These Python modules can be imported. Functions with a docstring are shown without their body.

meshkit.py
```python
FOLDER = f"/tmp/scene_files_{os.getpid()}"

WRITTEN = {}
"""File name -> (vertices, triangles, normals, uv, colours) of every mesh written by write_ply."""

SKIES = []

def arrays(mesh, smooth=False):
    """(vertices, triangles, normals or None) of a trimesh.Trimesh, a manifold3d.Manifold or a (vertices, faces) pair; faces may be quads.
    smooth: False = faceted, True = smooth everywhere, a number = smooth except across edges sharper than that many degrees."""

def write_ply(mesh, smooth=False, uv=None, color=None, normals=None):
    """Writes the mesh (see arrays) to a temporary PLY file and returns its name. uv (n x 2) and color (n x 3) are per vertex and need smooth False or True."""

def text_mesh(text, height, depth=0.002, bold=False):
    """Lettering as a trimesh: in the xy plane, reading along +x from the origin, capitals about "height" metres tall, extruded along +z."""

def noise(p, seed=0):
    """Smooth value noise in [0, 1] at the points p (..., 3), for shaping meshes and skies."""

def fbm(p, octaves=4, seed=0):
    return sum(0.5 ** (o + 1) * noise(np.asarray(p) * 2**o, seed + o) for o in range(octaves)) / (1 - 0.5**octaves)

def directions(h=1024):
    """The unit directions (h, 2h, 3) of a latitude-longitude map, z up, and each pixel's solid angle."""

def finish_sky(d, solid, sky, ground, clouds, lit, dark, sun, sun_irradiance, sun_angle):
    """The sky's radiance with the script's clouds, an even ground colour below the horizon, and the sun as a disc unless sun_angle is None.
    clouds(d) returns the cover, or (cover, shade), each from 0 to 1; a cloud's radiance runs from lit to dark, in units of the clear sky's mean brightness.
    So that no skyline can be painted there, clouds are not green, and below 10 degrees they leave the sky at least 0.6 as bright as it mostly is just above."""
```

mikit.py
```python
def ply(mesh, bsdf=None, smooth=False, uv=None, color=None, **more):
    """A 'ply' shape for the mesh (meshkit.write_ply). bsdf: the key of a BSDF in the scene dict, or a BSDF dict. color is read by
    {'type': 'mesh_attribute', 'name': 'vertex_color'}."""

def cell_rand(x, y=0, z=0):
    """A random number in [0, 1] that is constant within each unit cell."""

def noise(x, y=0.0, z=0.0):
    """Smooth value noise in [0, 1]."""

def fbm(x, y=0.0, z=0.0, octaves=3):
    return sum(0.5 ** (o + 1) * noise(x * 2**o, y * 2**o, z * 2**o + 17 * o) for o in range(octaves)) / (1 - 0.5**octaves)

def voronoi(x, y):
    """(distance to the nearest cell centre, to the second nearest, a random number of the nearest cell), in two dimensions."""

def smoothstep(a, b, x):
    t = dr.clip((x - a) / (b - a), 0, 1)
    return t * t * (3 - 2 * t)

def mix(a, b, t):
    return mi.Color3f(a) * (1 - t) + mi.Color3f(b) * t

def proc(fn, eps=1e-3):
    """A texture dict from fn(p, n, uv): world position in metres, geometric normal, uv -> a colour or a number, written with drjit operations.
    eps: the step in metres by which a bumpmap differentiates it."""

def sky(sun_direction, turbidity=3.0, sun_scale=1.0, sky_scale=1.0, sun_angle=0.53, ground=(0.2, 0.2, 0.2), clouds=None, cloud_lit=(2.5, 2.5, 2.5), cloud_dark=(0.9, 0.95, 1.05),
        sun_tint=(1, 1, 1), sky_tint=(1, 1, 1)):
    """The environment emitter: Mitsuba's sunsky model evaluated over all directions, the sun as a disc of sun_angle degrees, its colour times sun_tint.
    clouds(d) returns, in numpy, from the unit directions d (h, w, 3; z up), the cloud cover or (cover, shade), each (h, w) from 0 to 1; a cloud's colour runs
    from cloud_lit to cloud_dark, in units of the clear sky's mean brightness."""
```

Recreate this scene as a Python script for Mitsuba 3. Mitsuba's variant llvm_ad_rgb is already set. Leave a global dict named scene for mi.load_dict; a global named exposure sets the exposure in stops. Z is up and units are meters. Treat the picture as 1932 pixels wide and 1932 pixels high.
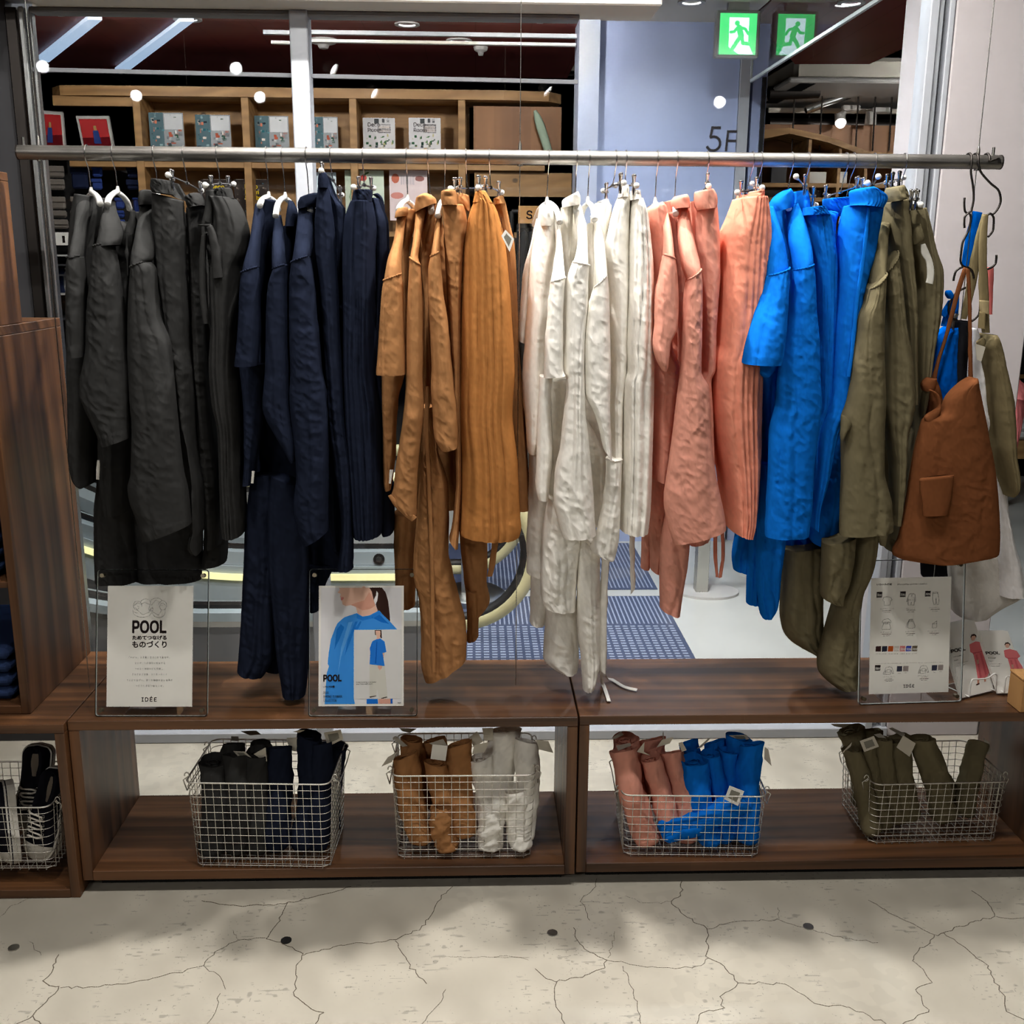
import math, random, glob
import numpy as np, trimesh, shapely
from shapely.geometry import Polygon, LineString, Point
from shapely import affinity
from scipy.interpolate import PchipInterpolator
import drjit as dr, mitsuba as mi
import meshkit, mikit
from mikit import noise, fbm, smoothstep, mix, voronoi, proc
T = mi.ScalarTransform4f
random.seed(7); RNG = np.random.default_rng(7)
scene, labels = {}, {}

# ------------------------------------------------------------------ camera
F_PX, PITCH, YAW, ROLL, CAM = 1989.4, .2375, .035, .0069, np.array([0., -2.4164, 1.5828])
cp, sp, cw, sw = math.cos(PITCH), math.sin(PITCH), math.cos(YAW), math.sin(YAW)
FW = np.array([sw*cp, cw*cp, -sp]); _r = np.array([cw, -sw, 0.]); _u = np.cross(_r, FW)
RT = math.cos(ROLL)*_r + math.sin(ROLL)*_u; UP = -math.sin(ROLL)*_r + math.cos(ROLL)*_u
scene['camera'] = {'type': 'perspective', 'fov': math.degrees(2*math.atan(966/F_PX)), 'fov_axis': 'x', 'near_clip': .05, 'far_clip': 60.,
                   'to_world': T().look_at(origin=CAM.tolist(), target=(CAM+FW).tolist(), up=UP.tolist())}
def ray(x, y):
    x, y = np.asarray(x, float), np.asarray(y, float)
    return FW + RT*((x-966)/F_PX)[..., None] + UP*((966-y)/F_PX)[..., None]
def at_y(x, y, Y):
    d = ray(x, y); return CAM + d*((np.asarray(Y)-CAM[1])/d[..., 1])[..., None]
def at_z(x, y, Z):
    d = ray(x, y); return CAM + d*((Z-CAM[2])/d[..., 2])[..., None]
def px_of(P):
    d = np.asarray(P, float)-CAM; z = d@FW
    return np.stack([966+F_PX*(d@RT)/z, 966-F_PX*(d@UP)/z], -1)
def lin(r, g, b):
    c = np.array([r, g, b], float)/255
    return np.where(c <= .04045, c/12.92, ((c+.055)/1.055)**2.4)

# ------------------------------------------------------------------ lamps: position, aim, radius, radiance, colour
exposure = 0.12
WARM, COOL = np.array([1.0, .965, .90]), np.array([.92, .98, 1.0])
MAIN_LAMPS = [  # shop ceiling in front of the rail
    ((-.75, -.66, 2.93), (-.7, .1, 1.0), .07, 290, WARM), ((.02, -.66, 2.93), (.0, .1, 1.0), .07, 320, WARM), ((.78, -.66, 2.93), (.75, .1, 1.0), .07, 270, WARM),
    # shop ceiling right above the rail
    ((-.46, .22, 2.93), (-.46, .1, 0), .03, 4100, WARM), ((.24, .22, 2.93), (.24, .1, 0), .03, 4400, WARM), ((.98, .22, 2.93), (.96, .1, 0), .03, 2000, WARM),
]
HALL_LAMPS = [((-.7, 1.1, 2.73), 900), ((.55, 1.1, 2.73), 950), ((1.0, 2.2, 2.73), 900), ((-.4, 2.4, 2.73), 500)]
# track spotlights behind the camera, found from their mirror images in the glass: picture point, depth of the image, radiance, aim
TRACK = [((80, 125), 5.1, 430, (-.7, .1, .9)), ((445, 128), 5.1, 520, (-.25, .1, .9)), ((1358, 192), 5.1, 500, (.5, .1, .9)), ((257, 180), 5.6, 120, (-1.4, .5, .6)), ((490, 183), 5.6, 280, (.1, .1, .9)),
         ((628, 130), 5.3, 40, (1.8, -2.6, 1.0)), ((705, 175), 5.6, 40, (1.8, -2.8, .8)), ((1032, 170), 5.6, 40, (2.6, -3., .6))]

TRACK_AT = ('beside the left corner upright', 'above the rail between the first two books', 'on the lavender wall above 5F', 'at the left end of the pine shelf', 'left of the white upright', 'just right of the white upright', 'above the pale photo books', 'beside the middle wire')
# ------------------------------------------------------------------ helpers
_used = {}
def numbered(key):
    n = _used.get(key, 0); _used[key] = n+1
    return key if n == 0 else f'{key}_{n:03d}'
def obj(name, mesh, bsdf, parent=None, smooth=False, **kw):
    key = numbered((parent+'__' if parent else '')+name)
    if not isinstance(mesh, dict) and len(mesh.faces) == 0: raise ValueError('empty '+key)
    scene[key] = mesh if isinstance(mesh, dict) else mikit.ply(mesh, bsdf, smooth=smooth, **kw)
    return key
def tag(key, label=None, cat=None, group=None, kind=None):
    d = {}
    if label: d['label'] = label
    if cat: d['category'] = cat
    if group: d['group'] = group
    if kind: d['kind'] = kind
    labels[key] = d; return key
def thing(name, label, cat, group=None):
    return tag(numbered(name), label, cat, group)
def struct(name, mesh, bsdf, parent=None, smooth=False, label=None, **kw):
    k = obj(name, mesh, bsdf, parent, smooth, **kw)
    if not parent: tag(k, label, None, None, 'structure')
    return k
def join(ms): return trimesh.util.concatenate([trimesh.Trimesh(m.vertices, m.faces, process=False) for m in ms])
def box(x0, x1, y0, y1, z0, z1, b=.0):
    s = np.array([x1-x0, y1-y0, z1-z0]); c = np.array([x0+x1, y0+y1, z0+z1])/2
    if b <= 0:
        m = trimesh.creation.box(s)
    else:
        b = min(b, s.min()*.45); P = []
        for i in range(3):
            h = s/2-b; h[i] = s[i]/2
            P += [h*np.array([i0, i1, i2]) for i0 in (-1, 1) for i1 in (-1, 1) for i2 in (-1, 1)]
        m = trimesh.convex.convex_hull(np.array(P))
    m.apply_translation(c); return m
def tube(pts, r, n=6, closed=False, caps=True):
    P = np.asarray(pts, float); m = len(P); r = np.broadcast_to(r, m)
    t = np.gradient(P, axis=0) if not closed else np.roll(P, -1, 0)-np.roll(P, 1, 0)
    t /= np.linalg.norm(t, axis=1, keepdims=True)+1e-12
    a = np.cross(t[0], [0, 0, 1.]);
    if np.linalg.norm(a) < .2: a = np.cross(t[0], [1., 0, 0])
    A = []
    for k in range(m):
        a = a-t[k]*(a@t[k]); a /= np.linalg.norm(a)+1e-12; A.append(a)
    A = np.array(A); B = np.cross(t, A); th = np.arange(n)*2*np.pi/n
    V = P[:, None]+r[:, None, None]*(np.cos(th)[None, :, None]*A[:, None]+np.sin(th)[None, :, None]*B[:, None])
    F = []; rr = m if closed else m-1
    for k in range(rr):
        k2 = (k+1) % m
        for j in range(n):
            j2 = (j+1) % n; F += [[k*n+j, k2*n+j2, k2*n+j], [k*n+j, k*n+j2, k2*n+j2]]
    V = V.reshape(-1, 3)
    if caps and not closed:
        V = np.vstack([V, P[:1], P[-1:]]); c0, c1 = len(V)-2, len(V)-1
        for j in range(n):
            j2 = (j+1) % n; F += [[c0, j2, j], [c1, (m-1)*n+j, (m-1)*n+j2]]
    return trimesh.Trimesh(V, np.array(F), process=False)
def spline(pts, n=24):
    P = np.asarray(pts, float); d = np.r_[0, np.cumsum(np.linalg.norm(np.diff(P, axis=0), axis=1)+1e-9)]
    return PchipInterpolator(d, P)(np.linspace(0, d[-1], n))
def lathe(prof, n=32):
    m = trimesh.creation.revolve(np.asarray(prof, float), sections=n); return m
def cyl(p0, p1, r, n=16): return tube([p0, p1], r, n)
def ball(c, r, sub=2):
    m = trimesh.creation.icosphere(sub, r); m.apply_translation(c); return m
def extrude(poly, h):
    gs = getattr(poly, 'geoms', [poly])
    return join([trimesh.creation.extrude_polygon(g, h, engine='earcut') for g in gs if g.area > 1e-12])
def frame(o, X, Y, Z):
    M = np.eye(4); M[:3, 0], M[:3, 1], M[:3, 2], M[:3, 3] = X, Y, Z, o; return M
def put(m, M): m = m.copy(); m.apply_transform(M); return m
def aim(m, o, d):
    d = np.array(d, float)/np.linalg.norm(d); X = np.cross([0, 1, 0.] if abs(d[1]) < .9 else [1, 0, 0.], d); X /= np.linalg.norm(X)
    return put(m, frame(o, X, np.cross(d, X), d))

# ------------------------------------------------------------------ materials
def cl(r, g, b): return [float(v) for v in lin(r, g, b)]
def rgb(c): return {'type': 'rgb', 'value': [float(v) for v in c]}
def M(name, color, rough=.6, metal=0., spec=.5, **kw):
    col = color if isinstance(color, dict) else rgb(color)
    if metal: d = {'type': 'roughconductor', 'material': 'none', 'specular_reflectance': col, 'alpha': max(.03, rough**2), 'distribution': 'ggx'}
    elif rough >= .6 or col['type'] == 'mesh_attribute': d = {'type': 'diffuse', 'reflectance': col}
    else: d = {'type': 'roughplastic', 'diffuse_reflectance': col, 'alpha': max(.03, rough**2), 'int_ior': 1.46, 'distribution': 'ggx'}
    scene[name] = {'type': 'twosided', 'bsdf': d}; return name
def n2(x, y, k=0.):
    """Value noise in two dimensions."""
    x, y = mi.Float(x), mi.Float(y); i, j = dr.floor(x), dr.floor(y); u, v = x-i, y-j; u, v = u*u*(3-2*u), v*v*(3-2*v); c = mikit.cell_rand
    return dr.lerp(dr.lerp(c(i, j, k), c(i+1, j, k), u), dr.lerp(c(i, j+1, k), c(i+1, j+1, k), u), v)
# linen: dye in the vertex colour, creases are in the meshes
M('linen', {'type': 'mesh_attribute', 'name': 'vertex_color'}, .9, spec=.12)
M('cotton', {'type': 'mesh_attribute', 'name': 'vertex_color'}, .85, spec=.2)
M('print', {'type': 'mesh_attribute', 'name': 'vertex_color'}, .55, spec=.35)
def walnut(ax):
    def f(p, n, uv):
        q = [p.x, p.y, p.z]; l = q[ax]; a, b = [q[i] for i in range(3) if i != ax]; c = a+b*.73
        wob = n2(l*1.3, c*3.5); g = .65*n2(l*1.6, c*48+wob*4, 3)+.35*n2(l*3.7, c*101+wob*6, 4)
        ring = .5+.5*dr.sin(c*105+wob*7+g*4); fine = n2(l*9, c*420, 5)
        st = mikit.cell_rand(dr.floor(c*11+.37), dr.floor(l*.9+.5), 2)*.22-.11
        k = dr.clip(g*.95+ring*.3+fine*.16-.28+st*.7, 0, 1)
        return mix(cl(60, 38, 24), cl(126, 84, 52), k)*(1-.25*dr.clip((fine-.8)*4, 0, 1))
    return f
M('walnut_x', proc(walnut(0)), .42, spec=.35); M('walnut_y', proc(walnut(1)), .42, spec=.35); M('walnut_z', proc(walnut(2)), .42, spec=.35)
def f_pine(p, n, uv):
    wob = fbm(p.x*1.5, p.z*3, p.y*3, 2)
    g = fbm(p.x*1.2, p.z*22+wob*6, p.y*22, 3)
    ring = .5+.5*dr.sin(p.z*95+wob*24+p.y*60)
    c = mix(cl(140, 100, 58), cl(196, 154, 100), dr.clip(g*.9+ring*.25-.1, 0, 1))
    d, _, w = voronoi(p.x*3.2, p.z*4.1)
    knot = (1-smoothstep(.03, .075, d))*dr.select(w > .45, 1., 0.)
    return c*(1-.72*knot)
M('pine', proc(f_pine), .55, spec=.3)
def f_concrete(p, n, uv):
    a = .6*n2(p.x*2.2+p.y*.6, p.y*2.4-p.x*.4)+.4*n2(p.x*5.1-p.y*1.3, p.y*4.7+p.x, 1); b = n2(p.x*15+p.y*4, p.y*11-p.x*3, 2); s = n2(p.x*52, p.y*150, 3); s2 = n2(p.x*210, p.y*210, 4)
    c = mix(cl(158, 151, 138), cl(206, 200, 186), dr.clip(.25+a*.65+(b-.5)*.35, 0, 1))
    streak = smoothstep(.80, .93, s)*smoothstep(.5, .62, b); pit = smoothstep(.88, .97, s2)*smoothstep(.42, .62, b)
    patch = smoothstep(.54, .70, a)*smoothstep(.45, .6, n2(p.x*44+p.y*11, p.y*47-p.x*9, 5))
    return c*(1-.30*streak-.36*pit-.05*patch)
M('concrete', proc(f_concrete), .42, spec=.35)
M('concrete_far', proc(lambda p, n, uv: mix(cl(178, 180, 177), cl(206, 207, 203), n2(p.x*3+p.y, p.y*3-p.x))), .34, spec=.4)
M('crack', lin(92, 84, 74), .95)
M('steel', lin(190, 188, 182), .28, 1.); M('bar_steel', proc(lambda p, n, uv: mix(cl(112, 109, 106), cl(150, 147, 143), n2(p.x*14, p.z*60))), .40, 1.)
M('chrome', lin(205, 205, 205), .1, 1.); M('dark_steel', lin(70, 66, 64), .38, 1.); M('wire', lin(232, 229, 220), .5, 1.)
M('brushed', lin(176, 178, 178), .3, 1.); M('brass', lin(176, 164, 140), .3, 1.)
M('white_plastic', lin(238, 238, 234), .32); M('white_paint', lin(214, 212, 210), .55); M('white_matte', lin(226, 225, 222), .8)
M('frame_paint', lin(184, 188, 196), .42); M('soffit_paint', lin(205, 200, 190), .75); M('pillar_paint', lin(186, 180, 182), .7)
M('lavender', lin(172, 186, 224), .35); M('lavender_side', lin(186, 196, 222), .45)  # the bluish cast of cool hall light is put into these wall colours
M('black', lin(16, 16, 18), .55); M('black_gloss', lin(14, 15, 18), .12); M('dark', lin(30, 31, 34), .7); M('dark_grey', lin(62, 62, 66), .55)
M('maroon', proc(lambda p, n, uv: mi.Color3f(cl(128, 54, 54))*(.85+.3*fbm(p.x*2, p.y*2, 0., 2))*(1-.25*smoothstep(.485, .5, dr.abs(p.x*3.4-dr.floor(p.x*3.4)-.5)))), .5)
M('grey_panel', lin(132, 131, 132), .5); M('rubber', lin(205, 196, 150), .45); M('acrylic_edge', lin(206, 214, 212), .15)
M('red', lin(196, 36, 40), .55); M('paper', lin(236, 234, 228), .6); M('ink', lin(34, 28, 28), .7); M('sign_ink', lin(52, 48, 52), .4)
M('canvas_black', lin(26, 26, 32), .85); M('canvas_grey', lin(120, 110, 98), .85); M('rubber_white', lin(226, 222, 212), .5); M('lace', lin(214, 208, 198), .8)
M('card', lin(196, 190, 176), .7); M('card_grey', lin(128, 126, 116), .7); M('card_dark', lin(70, 66, 64), .7); M('kraft', lin(170, 128, 84), .7)
M('denim', lin(44, 58, 92), .85); M('pouch_grey', lin(112, 106, 100), .8); M('pouch_blue', lin(44, 62, 120), .8); M('pouch_navy', lin(28, 34, 56), .8)
scene['glass'] = {'type': 'thindielectric', 'int_ior': 1.5}
scene['acrylic'] = {'type': 'thindielectric', 'int_ior': 1.49}

# ------------------------------------------------------------------ the lamps
def lamp(pos, tgt, r, L, col, housing='white_paint', weight=1.0, label=None, cat='spotlight', name='spotlight', group=None, can=.11):
    d = np.array(tgt, float)-np.array(pos, float); d /= np.linalg.norm(d)
    k = thing(name, label, cat, group)
    body = trimesh.creation.annulus(r_min=r*1.06, r_max=r*1.22, height=can, sections=32); body.apply_translation([0, 0, -can/2+.012])
    back = trimesh.creation.cylinder(r*1.1, .01, sections=32); back.apply_translation([0, 0, -.03])
    obj('housing', aim(join([body, back]), pos, d), housing, k, 30)
    lens = trimesh.creation.revolve(np.array([[r, 0], [0, 0.0005]]), sections=28); lens = aim(lens, np.array(pos), d)
    if (lens.face_normals.mean(0) @ d) < 0: lens.invert()
    obj('lens', mikit.ply(lens, 'white_plastic', emitter={'type': 'area', 'radiance': rgb(np.array(col)*L), 'sampling_weight': float(weight)}), None, k)
    return k
MAIN_AT = ('ceiling spotlight in front of the rail, aimed at the charcoal clothes', 'ceiling spotlight in front of the rail, aimed at the white clothes', 'ceiling spotlight in front of the rail, aimed at the blue clothes', 'ceiling spotlight right above the navy clothes', 'ceiling spotlight right above the white clothes', 'ceiling spotlight right above the olive clothes')
for i, (p, t, r, L, c) in enumerate(MAIN_LAMPS):
    k = lamp(p, t, r, L, c, label=MAIN_AT[i])
GY = .88            # plane of the glass front
for (x, y), Yv, L, tg in TRACK:
    q = at_y(x, y, Yv); p = np.array([q[0], 2*GY-Yv, q[2]])
    kk = lamp(tuple(p), tg, .040, L, WARM, 'white_paint', .45, label='track spotlight mirrored in the glass '+TRACK_AT[TRACK.index(((x, y), Yv, L, tg))], can=.06)
HALL_AT = ('just behind the glass, above the escalator deck', 'just behind the glass, above the near landing plate', 'above the white oval base plate', 'above the escalator steps')
for p, L in HALL_LAMPS:
    lamp(p, (p[0], p[1], 0), .05, L, COOL, name='downlight', cat='downlight', label='recessed hall downlight '+HALL_AT[HALL_LAMPS.index((p, L))], can=.03)

# ------------------------------------------------------------------ the setting
SHOP_Z, HALL_Z = 3.0, 2.76
struct('floor', box(-3.0, 3.0, -4.1, GY, -.1, 0), 'concrete')
struct('floor_hall', box(-6, 9, GY, 12, -.1, 0), 'concrete_far')
struct('ceiling', box(-1.9, 1.9, -1.9, .74, SHOP_Z, SHOP_Z+.1), 'white_matte')
def pbox(xa, ya, xb, yb, Y, dep, b=0., dy=0):
    """A box whose front face covers the pixel rectangle in the plane y = Y and which is dep deep."""
    p, q = at_y(xa, ya, Y), at_y(xb, yb, Y)
    return box(min(p[0], q[0]), max(p[0], q[0]), Y, Y+dep, min(p[2], q[2]), max(p[2], q[2]), b)
def bar(p, q, a, c, up=(0, 0, 1.)):
    """A square bar from p to q, a wide and c high."""
    p, q = np.array(p, float), np.array(q, float); d = q-p; L = np.linalg.norm(d); d /= L
    X = np.cross(d, up); X /= np.linalg.norm(X); m = trimesh.creation.box([L, a, c]); m.apply_translation([L/2, 0, 0])
    return put(m, frame(p, d, X, np.cross(d, X)))
def slab(px, Z, h):
    """A ceiling or floor panel: the outline given in the picture, lying at height Z, h thick upward."""
    P = np.array([at_z(x, y, Z)[:2] for x, y in px]); m = extrude(Polygon(P), h); m.apply_translation([0, 0, Z]); return m

SOF = 2.262
xs = at_y(1247, 15, .76)[0]; xl = at_y(42, 18, .76)[0]
struct('trim_1', box(xl, xs, .74, .93, SOF, SHOP_Z, .004), 'soffit_paint', label='beige lintel above the glass front')
struct('trim_2', box(-2.2, xl, .45, .93, SOF+.02, SHOP_Z, .004), 'white_paint', label='white boxed ceiling edge at the upper left')
struct('ceiling_hall', box(-6, 1.38, .93, 3.40, HALL_Z, HALL_Z+.08), 'soffit_paint')
struct('ceiling_edge', box(xs, 1.9, .74, .93, HALL_Z, SHOP_Z+.1), 'soffit_paint')
mk = struct('ceiling_maroon', box(-6, .62, 3.40, 5.2, HALL_Z, HALL_Z+.08), 'maroon')
struct('ceiling_maroon_side', slab([(1425, 40), (1500, 121), (1640, 121), (1760, 66), (2300, -180), (2300, -600), (1700, -300)], HALL_Z+.02, .08), 'maroon')
# pillar
p0, p1 = at_y(1792, 100, GY)[0], at_y(1925, 660, GY)[0]
struct('wall_pillar', box(p0, p1, GY-.02, GY+.38, 0, SHOP_Z, .004), 'pillar_paint', label='white pillar at the right end of the rail')
# window frames
def vframe(name, xa, xb, yref, y0, y1, z1, mat, z0=0., label=None):
    a, b = at_y(xa, yref, GY)[0], at_y(xb, yref, GY)[0]
    return struct(name, box(a, b, y0, y1, z0, z1, .003), mat, label=label)
vframe('window_1_frame', 549, 583, 60, GY-.03, GY+.05, SOF, 'frame_paint', label='white upright of the glass front')
vframe('window_2_frame', 1745, 1762, 60, GY-.03, GY+.05, SHOP_Z, 'frame_paint', label='white upright beside the pillar')
vframe('window_2_frame', 1763, 1776, 60, GY-.01, GY+.05, SHOP_Z, 'frame_paint', label='slim upright beside the pillar')
vframe('window_2_gap', 1777, 1782, 60, GY+.01, GY+.05, SHOP_Z, 'dark', label='dark joint beside the pillar')
vframe('window_2_frame', 1783, 1794, 60, GY-.02, GY+.05, SHOP_Z, 'frame_paint', label='outer upright beside the pillar')
vframe('window_3_frame', 42, 52, 60, GY-.02, GY+.02, SOF, 'brushed', label='steel corner upright of the glass front')
vframe('window_3_frame', 56, 62, 60, GY-.0, GY+.03, SOF, 'brushed', label='second steel corner upright')
vframe('window_3_frame', 14, 36, 60, GY-.01, GY+.06, SOF, 'dark_steel', label='dark corner upright of the glass front')
struct('wall_corner', box(-3.2, at_y(14, 60, GY)[0], GY, GY+.2, 0, SHOP_Z), 'dark_grey')
a, b = at_y(50, 131, GY+.02), at_y(1090, 155, GY+.02)
struct('trim_3', bar(a, b, .012, .011), 'frame_paint', label='thin white rail across the glass front')
c = at_y(1090, 30, GY)
struct('trim_4', box(at_y(62, 60, GY)[0], at_y(1092, 60, GY)[0], GY-.02, GY+.04, SOF-.014, SOF, .003), 'grey_panel', label='dark head rail of the glass front')
struct('trim_5', box(at_y(62, 60, GY)[0], p0, GY-.03, GY+.05, 0, .035, .003), 'frame_paint', label='white sill rail of the glass front')
def pane(key, x0, x1, z0, z1):
    m = trimesh.Trimesh([[x0, GY, z0], [x1, GY, z0], [x1, GY, z1], [x0, GY, z1]], [[0, 1, 2], [0, 2, 3]], process=False)
    struct(key, m, 'glass')
gx = [at_y(x, 1100, GY)[0] for x in (158, 585, 975)]
e0, e1, e2, e3 = at_y(62, 60, GY)[0], at_y(549, 60, GY)[0], at_y(583, 60, GY)[0], at_y(1745, 60, GY)[0]
pane('window_1', e0, e1, .035, SOF-.014); pane('window_2', e2, gx[2]-.002, .035, SOF-.014)
pane('window_3', gx[2]+.002, xs, .035, SOF); pane('window_4', xs+.004, e3, .035, SHOP_Z-.25)

# the hanging smoke barrier, the exit sign and the wall marked 5F
SX = 1.385
z0 = .5*(at_y(1415, 150, 3.2)[2]+at_y(1650, 0, 1.52)[2])
k = thing('smoke_barrier', 'clear glass smoke barrier hanging from the hall ceiling beside the exit sign', 'glass barrier')
m = trimesh.Trimesh([[SX, .95, z0], [SX, 3.2, z0], [SX, 3.2, HALL_Z], [SX, .95, HALL_Z]], [[0, 1, 2], [0, 2, 3]], process=False)
obj('pane', m, 'glass', k); obj('edge', box(SX-.006, SX+.006, .95, 3.2, z0-.014, z0), 'acrylic_edge', k)
obj('end_edge', box(SX-.005, SX+.005, 3.2, 3.208, z0-.014, HALL_Z), 'acrylic_edge', k)

def on(poly, M4, z, mat, name, parent, h=.0006):
    m = extrude(poly, h); m.apply_translation([0, 0, z]); return obj(name, put(m, M4), mat, parent)
def exit_sign():
    k = thing('exit_sign', 'green and white running man exit sign hanging from the hall ceiling', 'exit sign')
    Y = 2.95; a, b = at_y(1353, 18, Y), at_y(1431, 109, Y); W, H = b[0]-a[0], a[2]-b[2]
    obj('housing', box(a[0], b[0], Y, Y+.05, b[2], a[2], .006), 'white_paint', k)
    obj('mount', box((a[0]+b[0])/2-.05, (a[0]+b[0])/2+.05, Y+.005, Y+.045, a[2], HALL_Z), 'white_paint', k)
    M4 = frame([a[0], Y, b[2]], [1, 0, 0], [0, 0, 1], [0, -1, 0])
    S = lambda pts: Polygon([(x*W, y*H) for x, y in pts])
    def emit(poly, z, col, L, nm):
        m = extrude(poly, .0008); m.apply_translation([0, 0, z]); m = put(m, M4)
        obj(nm, mikit.ply(m, 'white_plastic', emitter={'type': 'area', 'radiance': rgb(np.array(col)*L), 'sampling_weight': .3}), None, k)
    G, Wh = lin(0, 190, 92), lin(215, 250, 255)
    emit(S([(.08, .06), (.92, .06), (.92, .93), (.08, .93)]), .0005, G, 1.5, 'panel')
    emit(S([(.29, .84), (.74, .84), (.74, .30), (.86, .07), (.53, .07), (.30, .22)]), .0016, Wh, 1.35, 'doorway')
    L = lambda pts, w: LineString([(x*W, y*H) for x, y in pts]).buffer(w*W, cap_style=1)
    man = shapely.union_all([Point(.47*W, .72*H).buffer(.055*W), L([(.52, .62), (.57, .46)], .065), L([(.48, .63), (.41, .54), (.33, .53)], .03), L([(.58, .62), (.66, .60), (.73, .50)], .03),
                             L([(.57, .46), (.48, .33), (.38, .17)], .045), L([(.58, .45), (.62, .30), (.76, .29), (.80, .29)], .04), S([(.30, .20), (.50, .07), (.42, .07), (.30, .12)])])
    emit(man, .0027, G, 1.5, 'running_figure')
exit_sign()

WY = 3.40
k = struct('wall_lavender', box(at_y(1132, 50, WY)[0], at_y(1400, 50, WY)[0], WY, WY+.2, 0, HALL_Z), 'lavender', label='pale wall panel marked 5F, tinted lavender for cool light')
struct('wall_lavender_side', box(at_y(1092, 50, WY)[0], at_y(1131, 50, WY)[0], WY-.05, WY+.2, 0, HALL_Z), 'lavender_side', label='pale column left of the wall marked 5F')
struct('wall_lavender_edge', box(at_y(1401, 50, WY)[0], at_y(1420, 50, WY)[0], WY-.02, WY+.2, 0, HALL_Z), 'frame_paint', label='pale edge strip right of the wall marked 5F')
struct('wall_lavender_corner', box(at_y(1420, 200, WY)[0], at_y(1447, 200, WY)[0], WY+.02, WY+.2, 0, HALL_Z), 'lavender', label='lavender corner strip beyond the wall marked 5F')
struct('wall_lavender_gap', box(at_y(1431, 300, WY)[0], at_y(1438, 300, WY)[0], WY+.0, WY+.03, 0, 2.5), 'black', label='black joint right of the wall marked 5F')
a, b = at_y(1128, 297, WY), at_y(1398, 299, WY)
struct('wall_lavender_groove', box(a[0], b[0], WY-.004, WY+.01, a[2]-.008, a[2]+.008), 'dark_grey', label='dark joint across the wall marked 5F')

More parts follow.
